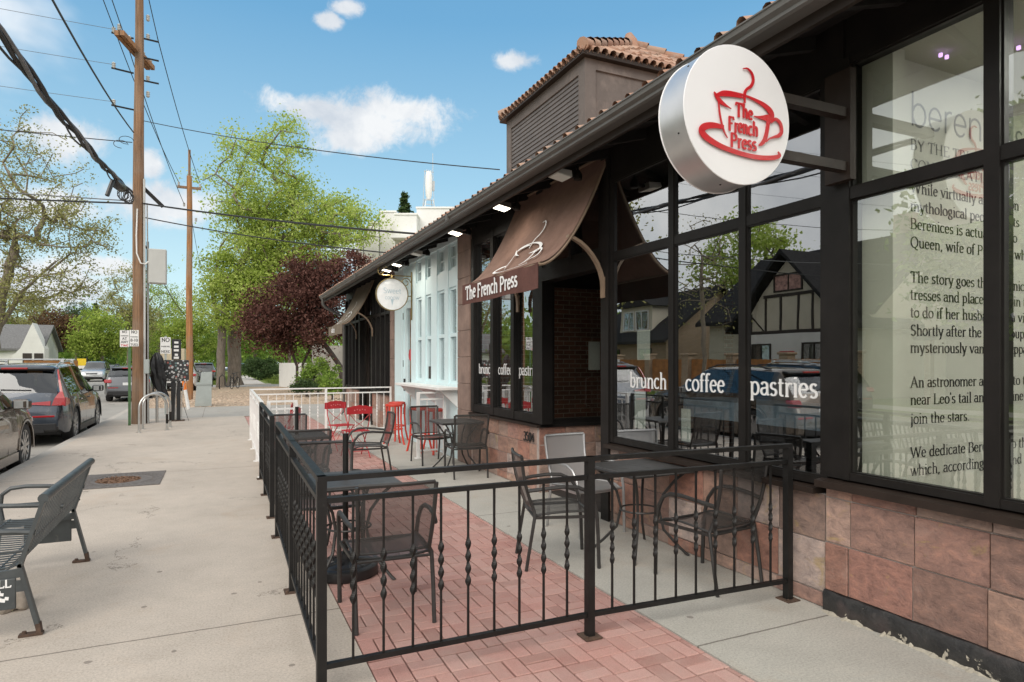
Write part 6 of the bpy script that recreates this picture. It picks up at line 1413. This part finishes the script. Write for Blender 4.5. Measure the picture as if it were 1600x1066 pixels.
def bicycle(lab, loc, rz, m):
    T = thing('bicycle', lab, 'bicycle', loc, rz, 'bicycles parked by the big tree')
    for x in (-.52, .52):
        mb = MB(); mb.tube([(x + .335 * math.cos(R(a)), 0, .34 + .335 * math.sin(R(a))) for a in range(0, 375, 15)], .02, 6); w_ = mb.build('wheel', M_rubber, T); mb = MB()
        for a in range(0, 180, 30): mb.tube([(x + .32 * math.cos(R(a)), 0, .34 + .32 * math.sin(R(a))), (x - .32 * math.cos(R(a)), 0, .34 - .32 * math.sin(R(a)))], .003, 4)
        mb.build('spokes', M_galv, w_)
    mb = MB()
    for a, b in (((-.52, 0, .34), (-.08, 0, .30)), ((-.08, 0, .30), (-.20, 0, .80)), ((-.20, 0, .76), (.36, 0, .80)), ((-.08, 0, .30), (.38, 0, .72)), ((.52, 0, .34), (.36, 0, .92)), ((-.52, 0, .34), (-.19, 0, .74))): mb.tube([a, b], .018, 6)
    mb.build('frame', m, T); mb = MB(); mb.bevbox((-.22, 0, .90), (.13, 0, 0), (0, .07, 0), (0, 0, .03), .02); mb.tube([(-.2, 0, .8), (-.21, 0, .88)], .012, 6); mb.build('saddle', M_plastic, T)
    mb = MB(); mb.tube([(.30, -.27, .98), (.38, -.2, 1.0), (.37, 0, .98), (.38, .2, 1.0), (.30, .27, .98)], .014, 6); mb.tube([(.36, 0, .9), (.37, 0, .98)], .014, 6); mb.build('handlebar', M_plastic, T); return T
bk_ = bicycle('dark bicycle leaning upright on the gravel right of the big tree trunk', (.95, 42.3, 0), R(70), M_plastic)
copy_thing(bk_, (-1.1, 40.8, 0), R(20), 'dark bicycle in the cluster left of the big trunk, nearest'); copy_thing(bk_, (-.95, 41.6, 0), R(35), 'dark bicycle in the cluster left of the big trunk, behind the first')
hh_ = thing('bike_rack', 'curly black tube bike rack rooted left of the lone bicycle by the big tree', 'bike rack', (.4, 41.9, 0)); mb = MB(); mb.tube([(-.3, 0, 0), (-.3, 0, .7), (-.15, 0, .85), (.0, 0, .7), (0, 0, .25), (.15, 0, .1), (.3, 0, .25), (.3, 0, .8)], .03, 8); mb.build('tube', M_plastic, hh_)

# ------------------------------------------------------------------ trees and shrubs
def leaves(name, centers, size, m, parent, flat=.0):
    c = np.asarray(centers); n = len(c)
    u = RNG.normal(size=(n, 3)); u /= np.linalg.norm(u, axis=1)[:, None]; t = RNG.normal(size=(n, 3)); v = np.cross(u, t); v /= np.linalg.norm(v, axis=1)[:, None]
    s_ = size * RNG.uniform(.55, 1.35, n)[:, None]; u = u * s_; v = v * s_ * .55
    q = np.stack([c - u, c + v - u * .1, c + u, c - v - u * .1], 1).reshape(-1, 3)
    off = np.zeros(3); p = parent
    while p is not None: off += np.array(p.location); p = p.parent
    q = q - off
    me = bpy.data.meshes.new(name); me.vertices.add(4 * n); me.vertices.foreach_set('co', q.ravel()); me.loops.add(4 * n); me.loops.foreach_set('vertex_index', np.arange(4 * n)); me.polygons.add(n); me.polygons.foreach_set('loop_start', np.arange(n) * 4); me.materials.append(m); me.update()
    o = bpy.data.objects.new(name, me); COL.objects.link(o); o.parent = parent; return o
def tree(name, lab, base, trunks, blobs, lm, bk, size=.12, per=60, spread=.5, r0=.3, group=None, gap=.35, shell=.35, twig=.02, cat='tree'):
    """blobs: ellipsoids (cx, cy, cz, rx, ry, rz, clusters); limbs grow from the trunk lines to every leaf cluster"""
    T = thing(name, lab, cat, base, group=group); cl = []
    for (cx, cy, cz, rx, ry, rz, n) in blobs:
        k = 0
        while k < n:
            d = RNG.normal(size=3); d /= np.linalg.norm(d); r = shell + (1 - shell) * RNG.random() ** .5
            lump = 1 + .22 * math.sin(d[0] * 4.1 + cx) * math.sin(d[1] * 3.7 + cz) + .16 * math.sin(d[2] * 6.3 + d[0] * 5.1 + cy)
            p = np.array([cx + rx * d[0] * r * lump, cy + ry * d[1] * r * lump, cz + rz * d[2] * r * lump])
            if p[2] < .3: continue
            cl.append(p); k += 1
    nodes = []; par = []; lines = []
    for tr in trunks:
        pts = [np.array(p, float) for p in tr]; last = -1
        for a, b in zip(pts, pts[1:]):
            m = max(2, int(np.linalg.norm(b - a) / .6))
            for j in range(m + (b is pts[-1])):
                nodes.append(a + (b - a) * j / m + RNG.normal(size=3) * .03); par.append(last); last = len(nodes) - 1
    fixed = len(nodes); c0 = np.mean([t[-1] for t in trunks], 0)
    order = np.argsort([np.linalg.norm(p - c0) for p in cl]); weight = [0.] * fixed
    for i in order:
        p = cl[i]; A = np.array(nodes); dv = p - A; d = np.linalg.norm(dv, axis=1); d = d + 1.2 * np.maximum(0, A[:, 2] - p[2] - .2)
        low = A[:, 2] < min(t[0][2] for t in trunks) + (min(t[-1][2] for t in trunks) - min(t[0][2] for t in trunks)) * .55; d = d + low * 50
        j = int(np.argmin(d)); a = nodes[j]; L = np.linalg.norm(p - a); m = max(1, min(6, int(L / .7))); side = RNG.normal(size=3) * L * .07; last = j
        for q in range(1, m + 1):
            t = q / m; nodes.append(a + (p - a) * t + side * math.sin(PI * t) + np.array([0, 0, L * .05 * math.sin(PI * t)])); par.append(last); weight.append(0.); last = len(nodes) - 1
        weight[last] += 1
    w_ = np.array(weight)
    for i in range(len(nodes) - 1, -1, -1):
        if par[i] >= 0: w_[par[i]] += w_[i]
    tot = max(1, max(w_[i] for i in range(fixed)))
    rad = np.maximum(twig, r0 * (w_ / tot) ** .5)
    zb_, zt_ = min(t[0][2] for t in trunks), max(t[-1][2] for t in trunks)
    for i in range(fixed): rad[i] = max(rad[i], r0 * .62 * (1 - .8 * min(1, (nodes[i][2] - zb_) / max(.1, zt_ - zb_))))
    kids = {}
    for i, p in enumerate(par): kids.setdefault(p, []).append(i)
    mb = MB(); done = set(); stack = [(i, None) for i in kids.get(-1, [])]
    while stack:
        i, pre = stack.pop(); chain = [pre] if pre is not None else []; chain.append(i)
        while kids.get(chain[-1]):
            ks = sorted(kids[chain[-1]], key=lambda k: -w_[k]); [stack.append((k, chain[-1])) for k in ks[1:]]; chain.append(ks[0])
        rs = [rad[k] for k in chain]
        if pre is not None: rs[0] = min(rs[0], rs[1] * 1.25)
        if pre is None: rs[0] *= 1.35
        if len(chain) > 1: mb.tube([tuple(nodes[k]) for k in chain], [float(q) for q in rs], 9 if rs[0] > .12 else 5, cap=False)
    mb.build('trunk', bk, T, world=True, fix=False)
    if per:
        cc = []
        for p in cl:
            k = int(per * RNG.uniform(.4, 1.5)); sp = spread * RNG.uniform(.6, 1.25); cc.append(p + RNG.normal(size=(k, 3)) * sp * np.array([1, 1, .7]))
        leaves('crown', np.concatenate(cc), size, lm, T)
    return T
tree('elm_tree', 'tall sparse olive leaved tree at the left edge with bare spreading limbs', (-13.3, 51.5, 0),
     [[(-13.3, 51.5, 0), (-13.0, 51.4, 3.2), (-12.6, 51.2, 6.0), (-11.9, 51.1, 9.0)], [(-13.0, 51.4, 3.4), (-11.6, 51.2, 6.2), (-9.6, 50.6, 8.2)], [(-13.1, 51.4, 3.0), (-14.6, 51.6, 7.0), (-15.5, 52, 10)]],
     [(-11.6, 51, 13.2, 3.8, 3.5, 4.2, 120), (-9.0, 50.2, 10.3, 3.3, 3, 2.3, 90), (-14.5, 52, 11, 4, 3.5, 5, 110), (-9.8, 50.6, 6.6, 3.0, 2.6, 1.5, 60), (-12.5, 51, 5.9, 3.2, 2.6, 1.4, 50)], M_leafO, M_bark3, .08, 52, .44, .30, shell=.25, twig=.026)
tree('honey_locust_tree', 'big lime green tree with twin grey trunks beyond the gravel yard', (.2, 45, 0),
     [[(.2, 45, 0), (.25, 45, 3.5), (.7, 44.9, 6.5), (2.2, 44.5, 9.5)], [(1.05, 46.0, 0), (1.0, 46.0, 3), (1.4, 45.6, 6), (3.6, 44, 8.2), (6.2, 42.8, 9.4)], [(.25, 45, 3.6), (-.3, 45.2, 6), (.2, 45, 9)], [(.6, 44.9, 5.5), (3.0, 44.0, 7.0), (5.2, 43.2, 7.6)]],
     [(3.0, 44, 12.6, 3.3, 3.2, 4.2, 150), (1.5, 45, 8.8, 2.4, 3, 3.3, 110), (4.2, 43.6, 9.6, 3.0, 2.8, 3.0, 110), (7.3, 42.3, 10.6, 2.5, 2.4, 1.9, 85), (1.0, 44.8, 5.6, 1.9, 2.4, 1.9, 100), (2.9, 44.2, 6.3, 2.6, 2.3, 1.6, 90), (5.6, 43, 8.0, 1.8, 2, .9, 26)], M_leafL, M_bark, .09, 100, .44, .42, twig=.024)
tree('purple_plum_tree', 'dark purple leaved tree beside the far end of the storefronts', (3.75, 34.6, 0),
     [[(3.75, 34.6, 0), (3.7, 34.6, 1.4), (3.3, 34.6, 2.8)], [(3.95, 34.6, 0), (4.0, 34.6, 1.5), (4.6, 34.4, 3.0)], [(5.9, 33.6, 0), (5.7, 33.6, 1.4), (5.0, 33.9, 2.6)]],
     [(3.6, 34.6, 4.3, 2.0, 2.2, 2.2, 130), (2.3, 34.9, 3.5, 1.3, 1.6, 1.0, 50), (5.4, 33.8, 4.4, 1.9, 1.9, 2.1, 110), (4.4, 34.3, 6.1, 1.3, 1.3, 1.0, 40), (6.4, 33.6, 6.2, .9, .9, 1.0, 26)], M_leafP, M_bark2, .075, 110, .33, .13, twig=.014)
def Pp(u, v, Dd):
    a = (u - 800) / 1000 * Dd; return (a * math.cos(YAW) + Dd * math.sin(YAW), Dd * math.cos(YAW) - a * math.sin(YAW), 1.6 - (v - 566) / 1000 * Dd)
for i, (u, vt, vb, wpx, Dd, lm, nm, lab) in enumerate([
    (85, 482, 556, 74, 80, M_leafB, 'maple_tree', 'red brown tree behind the cedar fence at the left'),
    (158, 490, 566, 92, 72, M_leafS, 'street_tree', 'bright lime tree right of the cedar fence, above the silver off roader'),
    (38, 462, 548, 110, 100, M_leafO, 'street_tree', 'hazy olive tree behind the white house'),
    (200, 402, 560, 84, 92, M_leafO, 'street_tree', 'tall olive tree showing left of the wooden pole in the distance'),
    (250, 425, 575, 96, 105, M_leafS, 'street_tree', 'lime tree in the distance right of the wooden pole under the grey box'),
    (300, 455, 590, 80, 85, M_leafS, 'street_tree', 'lime tree behind the slender pole'),
    (235, 490, 585, 90, 130, M_leafG, 'street_tree', 'dark green tree far down the street behind the parked cars'),
    (398, 470, 572, 84, 88, M_leafG, 'street_tree', 'green tree far beyond the side path, right of the twin trunks'),
    (452, 430, 560, 90, 100, M_leafS, 'street_tree', 'lime tree showing behind the purple tree'),
    (118, 470, 560, 60, 120, M_leafD, 'street_tree', 'dark tree far behind the lime tree on the left'),
    (340, 500, 585, 80, 115, M_leafG, 'street_tree', 'green tree far behind the twin grey trunks')]):
    x, y, zt = Pp(u, vt, Dd); _, _, zb = Pp(u, vb, Dd); zb = max(zb, .8); r = wpx / 2000 * Dd; zc = (zt + zb) / 2; hh = (zt - zb) / 2
    tree(nm, lab, (x, y, 0), [[(x, y, -.1), (x + .1, y, zb + .2 * hh), (x, y, zc)]], [(x, y, zc + hh * .15, r * .8, r * .8, hh * .85, 75), (x - r * .35, y, zc - hh * .3, r * .6, r * .6, hh * .5, 35), (x + r * .4, y, zc - hh * .2, r * .6, r * .6, hh * .5, 35)], lm, M_bark, .13, 85, r * .15, max(.15, r * .06), 'trees further down the street', twig=.03)
def conifer(lab, x, y, h, r):
    T = thing('spruce_tree', lab, 'tree', (x, y, 0), group='spruces'); mb = MB(); mb.tube([(x, y, 0), (x, y, h)], [.25, .03], 8); mb.build('trunk', M_bark2, T, world=True); cc = []
    lv = int(h / .55)
    for i in range(lv):
        t = i / lv; z = 2 + (h - 2) * t; rr = r * (1 - t) ** .8 * RNG.uniform(.75, 1.1)
        for k in range(7):
            a = RNG.uniform(0, 6.28); nn = 40; s_ = RNG.random(nn)[:, None] ** .7; cc.append(np.array([x, y, z]) + s_ * np.array([rr * math.cos(a), rr * math.sin(a), -.25 * rr]) + RNG.normal(size=(nn, 3)) * .13)
    leaves('crown', np.concatenate(cc), .17, M_leafD, T)
x, y, _ = Pp(150, 0, 125); conifer('dark spruce rising above the distant trees on the left', x, y, 13.3, 4.0)
x, y, _ = Pp(632, 0, 68); conifer('lone dark spruce top peeking over the white building', x, y, 19.8, 3.6)
def shrub(lab, x, y, r, h, lm, n=60, per=70, size=.06, name='shrub'):
    return tree(name, lab, (x, y, 0), [[(x, y, 0), (x, y, h * .4)]], [(x, y, h * .52, r, r, h * .48, n)], lm, M_bark2, size, per, r * .16, .05, 'garden shrubs', twig=.008, cat='shrub')
x, y, _ = Pp(408, 0, 58); shrub('rounded dark green shrub beside the far path', x, y, 1.5, 1.9, M_leafD, 90, 80, .08)
x, y, _ = Pp(497, 0, 31); shrub('light green shrub under the purple tree by the building end', x, y, .8, 1.7, M_leafG, 60, 70, .055)
x, y, _ = Pp(480, 0, 29.5); shrub('low dark green shrub by the white garden wall', x, y, .6, .8, M_leafD, 40, 60, .045)
x, y, _ = Pp(520, 0, 27); shrub('small green shrub right at the building corner', x, y, .5, 1.1, M_leafG, 40, 60, .05)
x, y, _ = Pp(376, 0, 62); shrub('loose green shrub left of the far path', x, y, .9, 1.1, M_leafG, 40, 60, .07)
# trees across the street, mirrored in the shop glass
tree('street_tree', 'full green tree across the street opposite the near shop window', (-15.8, 10.5, 0), [[(-15.8, 10.5, 0), (-15.8, 10.5, 2.5), (-15.7, 10.6, 5)]], [(-15.8, 10.5, 6.2, 3.4, 3.6, 3.6, 190), (-15.4, 12.5, 4.6, 2.2, 2.0, 2.0, 60)], M_leafG, M_bark, .13, 80, .5, .22, 'trees across the street')
tree('street_tree', 'slim young tree with thin pale foliage across the street', (-12.6, 22.5, 0), [[(-12.6, 22.5, 0), (-12.6, 22.5, 3), (-12.5, 22.5, 6)]], [(-12.6, 22.5, 5.6, 1.4, 1.5, 2.6, 70)], M_leafO, M_bark3, .06, 14, .35, .10, 'trees across the street')
tree('street_tree', 'green tree behind the half timbered house across the street', (-30, 37, 0), [[(-30, 37, 0), (-30, 37, 4), (-30, 37, 7)]], [(-30, 37, 9.5, 3.6, 3.6, 3.4, 120)], M_leafL, M_bark, .16, 60, .5, .25, 'trees across the street')
tree('street_tree', 'tall olive tree across the street opposite the bay window', (-13.2, 33, 0), [[(-13.2, 33, 0), (-13.2, 33, 3.5), (-13, 33, 8)]], [(-13, 33, 9, 3.4, 4, 4.6, 130)], M_leafO, M_bark3, .12, 50, .5, .28, 'trees across the street')

# ------------------------------------------------------------------ houses and the building beyond
def hwin(parent, x, y0, y1, z0, z1, m=None, nx=1, pane=None):
    """window on a wall facing +x (street side) : frame with its pane"""
    mb = MB(); f_ = .09; mb.box(x, y0, z0, x + .06, y0 + f_, z1); mb.box(x, y1 - f_, z0, x + .06, y1, z1); mb.box(x + .002, y0 + f_, z0, x + .058, y1 - f_, z0 + f_); mb.box(x + .002, y0 + f_, z1 - f_, x + .058, y1 - f_, z1)
    for i in range(1, nx + 1): yy = y0 + (y1 - y0) * i / (nx + 1); mb.box(x + .005, yy - .03, z0 + f_, x + .055, yy + .03, z1 - f_)
    o = mb.build('window', m or M_timber, parent, world=True); pm = MB(); pm.box(x + .012, y0 + f_ - .005, z0 + f_ - .005, x + .022, y1 - f_ + .005, z1 - f_ + .005); pm.build('pane', pane or M_houseglass, o, world=True); return o
def gable_house(lab, x0, x1, y0, y1, zw, zr, wall, roof, ridge='x', over=.5, name='house'):
    Hh = thing(name, lab, 'house', ((x0 + x1) / 2, (y0 + y1) / 2, -.16)); mb = MB(); mb.box(x0, y0, -.16, x1, y1, zw)
    if ridge == 'x':
        ym = (y0 + y1) / 2; mb.prism([(x0, y0, zw), (x0, y1, zw), (x0, ym, zr)], (x1 - x0, 0, 0)); mb.build('wall', wall, Hh, world=True); rb = MB(); k = (zr - zw) / (ym - y0)
        for s_, ye in ((1, y0), (-1, y1)): ya = ye - s_ * over; za = zw - over * k; rb.prism([(x0 - over, ya, za), (x0 - over, ym, zr + .02), (x0 - over, ym, zr + .24), (x0 - over, ya, za + .22)], (x1 - x0 + 2 * over, 0, 0))
    else:
        xm = (x0 + x1) / 2; mb.prism([(x0, y0, zw), (x1, y0, zw), (xm, y0, zr)], (0, y1 - y0, 0)); mb.build('wall', wall, Hh, world=True); rb = MB(); k = (zr - zw) / (xm - x0)
        for s_, xe in ((1, x0), (-1, x1)): xa = xe - s_ * over; za = zw - over * k; rb.prism([(xa, y0 - over, za), (xm, y0 - over, zr + .02), (xm, y0 - over, zr + .24), (xa, y0 - over, za + .22)], (0, y1 - y0 + 2 * over, 0))
    rb.build('roof', roof, Hh, world=True); return Hh
Tu = gable_house('half timbered cream and white house with steep dark roofs across the street', -31, -21, 20.5, 31.5, 4.3, 8.2, M_cream, M_shingle, 'y', .6, name='tudor_house')
mb = MB(); mb.box(-21, 20.8, -.16, -19.4, 27.2, 3.1); mb.build('lower_wall', M_stucco_w, Tu, world=True)
mb = MB(); mb.box(-21.0, 20.8, 3.101, -19.5, 27.2, 3.6); mb.prism([(-24, 20.8, 3.6), (-24, 27.2, 3.6), (-24, 25.6, 5.4), (-24, 24, 7.0), (-24, 22.4, 5.4)], (4.5, 0, 0)); mb.build('gable_wall', M_cream, Tu, world=True)
mb = MB()
for s_, pts in ((1, [(20.2, 3.2), (22.3, 5.4), (24.0, 7.15)]), (-1, [(27.8, 3.2), (25.7, 5.4), (24.0, 7.15)])):
    for (a, b), (c, d) in zip(pts, pts[1:]): mb.prism([(-24.5, a, b), (-24.5, c, d), (-24.5, c, d + .24), (-24.5, a, b + .24)], (5.6, 0, 0))
mb.build('roof', M_shingle, Tu, world=True)
mb = MB(); x = -19.498
mb.box(x, 20.8, 3.10, x + .05, 27.2, 3.28); mb.box(x, 22.4, 5.0, x + .05, 25.6, 5.16)
for y in (21.4, 22.4, 23.3, 24.4, 25.4, 26.5): mb.box(x, y, 3.28, x + .045, y + .12, min(5.0, 7.0 - abs(y - 24) * 1.1))
mb.bar((x + .02, 25.6, 3.3), (x + .02, 26.5, 4.1), .05, .12, (1, 0, 0)); mb.build('timber', M_timber, Tu, world=True)
hwin(Tu, -19.49, 23.1, 24.9, 5.25, 6.2, nx=1, pane=M_mural); hwin(Tu, -19.39, 21.6, 23.0, .9, 2.6, nx=1); hwin(Tu, -19.39, 25.0, 26.4, .9, 2.6, nx=1)
mb = MB(); mb.box(-19.4, 23.5, 0, -19.33, 24.4, 2.2); mb.build('door', M_red, Tu, world=True)
mb = MB(); mb.box(-27, 22, 7, -26.2, 23, 9.6); mb.build('chimney', M_brickfar, Tu, world=True)
Gh = gable_house('dark grey sided house with a low gabled roof beside the half timbered house', -32, -22.5, 8.5, 18.0, 5.2, 7.6, M_siding, M_shingleg, 'x', .6); hwin(Gh, -22.49, 11, 12.4, 3.4, 4.8, M_white); hwin(Gh, -22.49, 15.2, 16.6, 3.4, 4.8, M_white)
mb = MB(); mb.prism([(-22.4, 9, 2.9), (-20.2, 9, 2.5), (-20.2, 9, 2.65), (-22.4, 9, 3.3)], (0, 9, 0)); mb.build('porch_roof', M_shingle, Gh, world=True); mb = MB(); [mb.box(-20.6, y, -.16, -20.35, y + .25, 2.55) for y in (9.3, 13.2, 17.3)]; mb.build('porch_post', M_brickfar, Gh, world=True)
Bh = gable_house('tan brick house with a cream dormer across the street opposite the door recess', -31, -21.5, 36.5, 46, 3.4, 7.0, M_brickfar, M_shingle, 'y', .6); hwin(Bh, -21.49, 38, 39.6, 1.0, 2.6); hwin(Bh, -21.49, 42, 43.6, 1.0, 2.6)
mb = MB(); mb.box(-24, 38.6, 3.7, -21.9, 42.6, 5.8); mb.build('dormer', M_cream, Bh, world=True); hwin(Bh, -21.89, 39.0, 40.5, 4.0, 5.5, M_white); hwin(Bh, -21.89, 40.7, 42.2, 4.0, 5.5, M_white); mb = MB(); mb.prism([(-24.5, 38.2, 5.8), (-24.5, 43, 5.8), (-24.5, 40.6, 7.0)], (3.0, 0, 0)); mb.build('dormer_roof', M_shingle, Bh, world=True)
def board_fence(lab, a, b, h, pillars=False, z=-.1):
    a, b = Vector((*a, z)), Vector((*b, z)); F = thing('wooden_fence', lab, 'fence', tuple(a)); d = (b - a); L = d.length; d.normalize(); e = Vector((-d.y, d.x, 0)); n = int(L / .15); mb = MB()
    for i in range(n): c = a + d * ((i + .5) * L / n) + Vector((0, 0, h / 2 + random.uniform(-.01, .01))); mb.obox(c, d * (L / n / 2 - .004), e * .011, Vector((0, 0, h / 2)))
    mb.build('boards', M_wood, F, world=True, fix=False); rb = MB(); [rb.bar(a + Vector((0, 0, zz)) + e * .035, b + Vector((0, 0, zz)) + e * .035, .04, .08) for zz in (.3, h - .3)]; rb.build('rail', M_wood, F, world=True)
    if pillars:
        k = int(L / 3)
        for i in range(k + 1): c = a + d * (L * i / k); mb = MB(); mb.bevbox(c + Vector((0, 0, h / 2 + .1)), d * .26, e * .26, (0, 0, h / 2 + .1), .03); mb.bevbox(c + Vector((0, 0, h + .26)), d * .32, e * .32, (0, 0, .06), .03); mb.build('stone_pillar', M_brickfar, F, world=True)
board_fence('reddish cedar fence with stone pillars across the street in front of the half timbered house', (-15.9, 17.5), (-15.9, 44), 1.85, True)
ax, ay, _ = Pp(37, 0, 58); bx_, by_, _ = Pp(122, 0, 62); board_fence('honey coloured cedar board fence right of the white house', (ax, ay), (bx_, by_), 1.85)
wx, wy, _ = Pp(-10, 0, 66); wh = gable_house('small white stucco house with a grey roof and peaked gable at the left edge', wx - 7, wx + 4.4, wy - 2.2, wy + 6, 3.0, 5.4, M_stucco_w, M_shingleg, 'x', .4)
mb = MB(); mb.prism([(wx + 2.2, wy - 2.9, -.16), (wx + 4.9, wy - 2.9, -.16), (wx + 4.9, wy - 2.9, 3.0), (wx + 3.9, wy - 2.9, 5.6), (wx + 2.9, wy - 2.9, 3.0), (wx + 2.2, wy - 2.9, 2.2)], (0, 2.0, 0)); mb.build('front_gable', M_stucco_w, wh, world=True)
mb = MB()
for x in (wx - 2.2, wx + 3.1, wx + 4.05): mb.box(x, wy - 2.96 if x > wx + 2 else wy - 2.26, .9, x + .75, wy - 2.90 if x > wx + 2 else wy - 2.2, 2.5)
mb.build('window', M_timber, wh, world=True)
ys_ = thing('yellow_notice', 'yellow and white square notice board on a post at the end of the cedar fence', 'sign', (*Pp(128, 0, 63)[:2], -.1)); mb = MB(); mb.box(-.4, -.02, .3, .4, .02, 1.35); mb.build('white_panel', M_white, ys_); mb = MB(); mb.box(-.4, -.025, 1.36, .35, .02, 2.05); mb.build('yellow_panel', M_yellow, ys_); mb = MB(); mb.box(.4, -.04, 0, .48, .04, 2.3); mb.build('post', M_frame, ys_)
# white stepped building with antenna panel behind the storefronts
Wb = thing('white_block_building', 'stepped white masonry building rising behind the storefronts', 'building', (*Pp(650, 0, 45)[:2], 0))
def wblock(u0, u1, vt, Dd, dep, name='tower_block'):
    a = Vector(Pp(u0, 566, Dd)); b = Vector(Pp(u1, 566, Dd)); d = (b - a).normalized(); e = Vector((-d.y, d.x, 0)); zt = 1.6 + (566 - vt) / 1000 * Dd; mb = MB()
    mb.prism([(a.x, a.y, 0), (b.x, b.y, 0), (b.x + e.x * dep, b.y + e.y * dep, 0), (a.x + e.x * dep, a.y + e.y * dep, 0)], (0, 0, zt)); o = mb.build(name, M_block, Wb, world=True)
    cb = MB(); cb.prism([(a.x - .06 * d.x - .06 * e.x, a.y - .06 * d.y - .06 * e.y, zt), (b.x + .06 * d.x - .06 * e.x, b.y + .06 * d.y - .06 * e.y, zt), (b.x + e.x * dep, b.y + e.y * dep, zt), (a.x + e.x * dep, a.y + e.y * dep, zt)], (0, 0, .12)); cb.build('coping', M_white, o, world=True)
wblock(556, 567, 369, 47, 3); wblock(569, 580, 356, 46, 4); wblock(579, 592, 349, 45.5, 5); wblock(594, 618, 332, 44.5, 5); wblock(617, 651, 336, 43, 6); wblock(651, 720, 326, 44, 6); wblock(720, 800, 328, 45, 8)
a = Pp(612, 370, 42.8); mb = MB(); c0, c1 = Vector(Pp(613, 372, 42.6)), Vector(Pp(660, 372, 42.6)); mb.bar(c0, c1, 1.2, .18); mb.build('canopy_ledge', M_block, Wb, world=True)
an = thing('antenna_panel', 'tall white antenna panel on a small steel frame atop the white building', 'antenna', tuple(Pp(670, 326, 46))); 
mb = MB(); mb.lathe((0, 0, .62), [(0, 0), (.12, .04), (.22, .3), (.27, 1.0), (.25, 1.7), (.19, 1.98), (.17, 2.0), (0, 2.0)], 20); mb.build('panel', M_white, an)
mb = MB(); [mb.tube([(x, y, -.1), (x * .6, y * .6, .66)], .03, 6) for x in (-.4, .4) for y in (-.3, .3)]; mb.tube([(.42, 0, 0), (.30, 0, 2.7), (.30, 0, 4.0)], .02, 6); mb.tube([(-.45, 0, 0), (-.30, 0, 2.7)], .02, 6); [mb.bar((-.36, 0, z), (.36, 0, z), .04, .04) for z in (.3, .6, 2.65)]; [mb.cyl((x, 0, 2.6), .04, .16, 8) for x in (-.15, 0, .15)]; mb.bar((.34, 0, 1.3), (.36, 0, 2.0), .14, .14); mb.build('steel_frame', M_galv, an)
gw = thing('garden_wall', 'low white garden wall end beside the purple tree', 'wall', (*Pp(453, 0, 40)[:2], 0)); mb = MB(); a, b = Pp(436, 0, 42), Pp(472, 0, 38); mb.prism([(a[0], a[1], 0), (b[0], b[1], 0), (b[0] + .3, b[1] + .2, 0), (a[0] + .3, a[1] + .2, 0)], (0, 0, 1.55)); mb.build('masonry', M_block, gw, world=True)
gw2 = thing('side_wall', 'grey beige stucco wall behind the shrubs past the building end', 'wall', (*Pp(515, 0, 36)[:2], 0)); mb = MB(); a, b = Pp(490, 0, 40), Pp(640, 0, 36); mb.prism([(a[0], a[1], 0), (b[0], b[1], 0), (b[0] + .2, b[1] + .4, 0), (a[0] + .2, a[1] + .4, 0)], (0, 0, 2.6)); [mb.obox((a[0] + (b[0] - a[0]) * t, a[1] + (b[1] - a[1]) * t - .1, 1.35), (.2, 0, 0), (0, .2, 0), (0, 0, 1.35)) for t in (.02, .12)]; mb.build('masonry', mat('grey_stucco', (.40, .385, .35), .9, var=.12, scale=1.5, bump=.3), gw2, world=True)

# a far belt of trees closing the street
def far_wood():
    c = []
    for i in range(420):
        y = RNG.uniform(150, 200); x = RNG.uniform(-150, 110)
        if -11 < x < -3 and i % 3: continue
        h = RNG.uniform(5, 13); n = 150; c.append(np.stack([x + RNG.normal(0, 2.2, n), y + RNG.normal(0, 2.2, n), np.abs(RNG.normal(h * .5, h * .28, n))], 1))
    for i in range(120):
        y = RNG.uniform(60, 150); x = RNG.uniform(-60, -30); h = RNG.uniform(5, 10); n = 150; c.append(np.stack([x + RNG.normal(0, 1.8, n), y + RNG.normal(0, 1.8, n), np.abs(RNG.normal(h * .5, h * .28, n))], 1))
    o = leaves('distant_woods', np.concatenate(c), .55, M_leafG, None); o['kind'] = 'stuff'
far_wood()
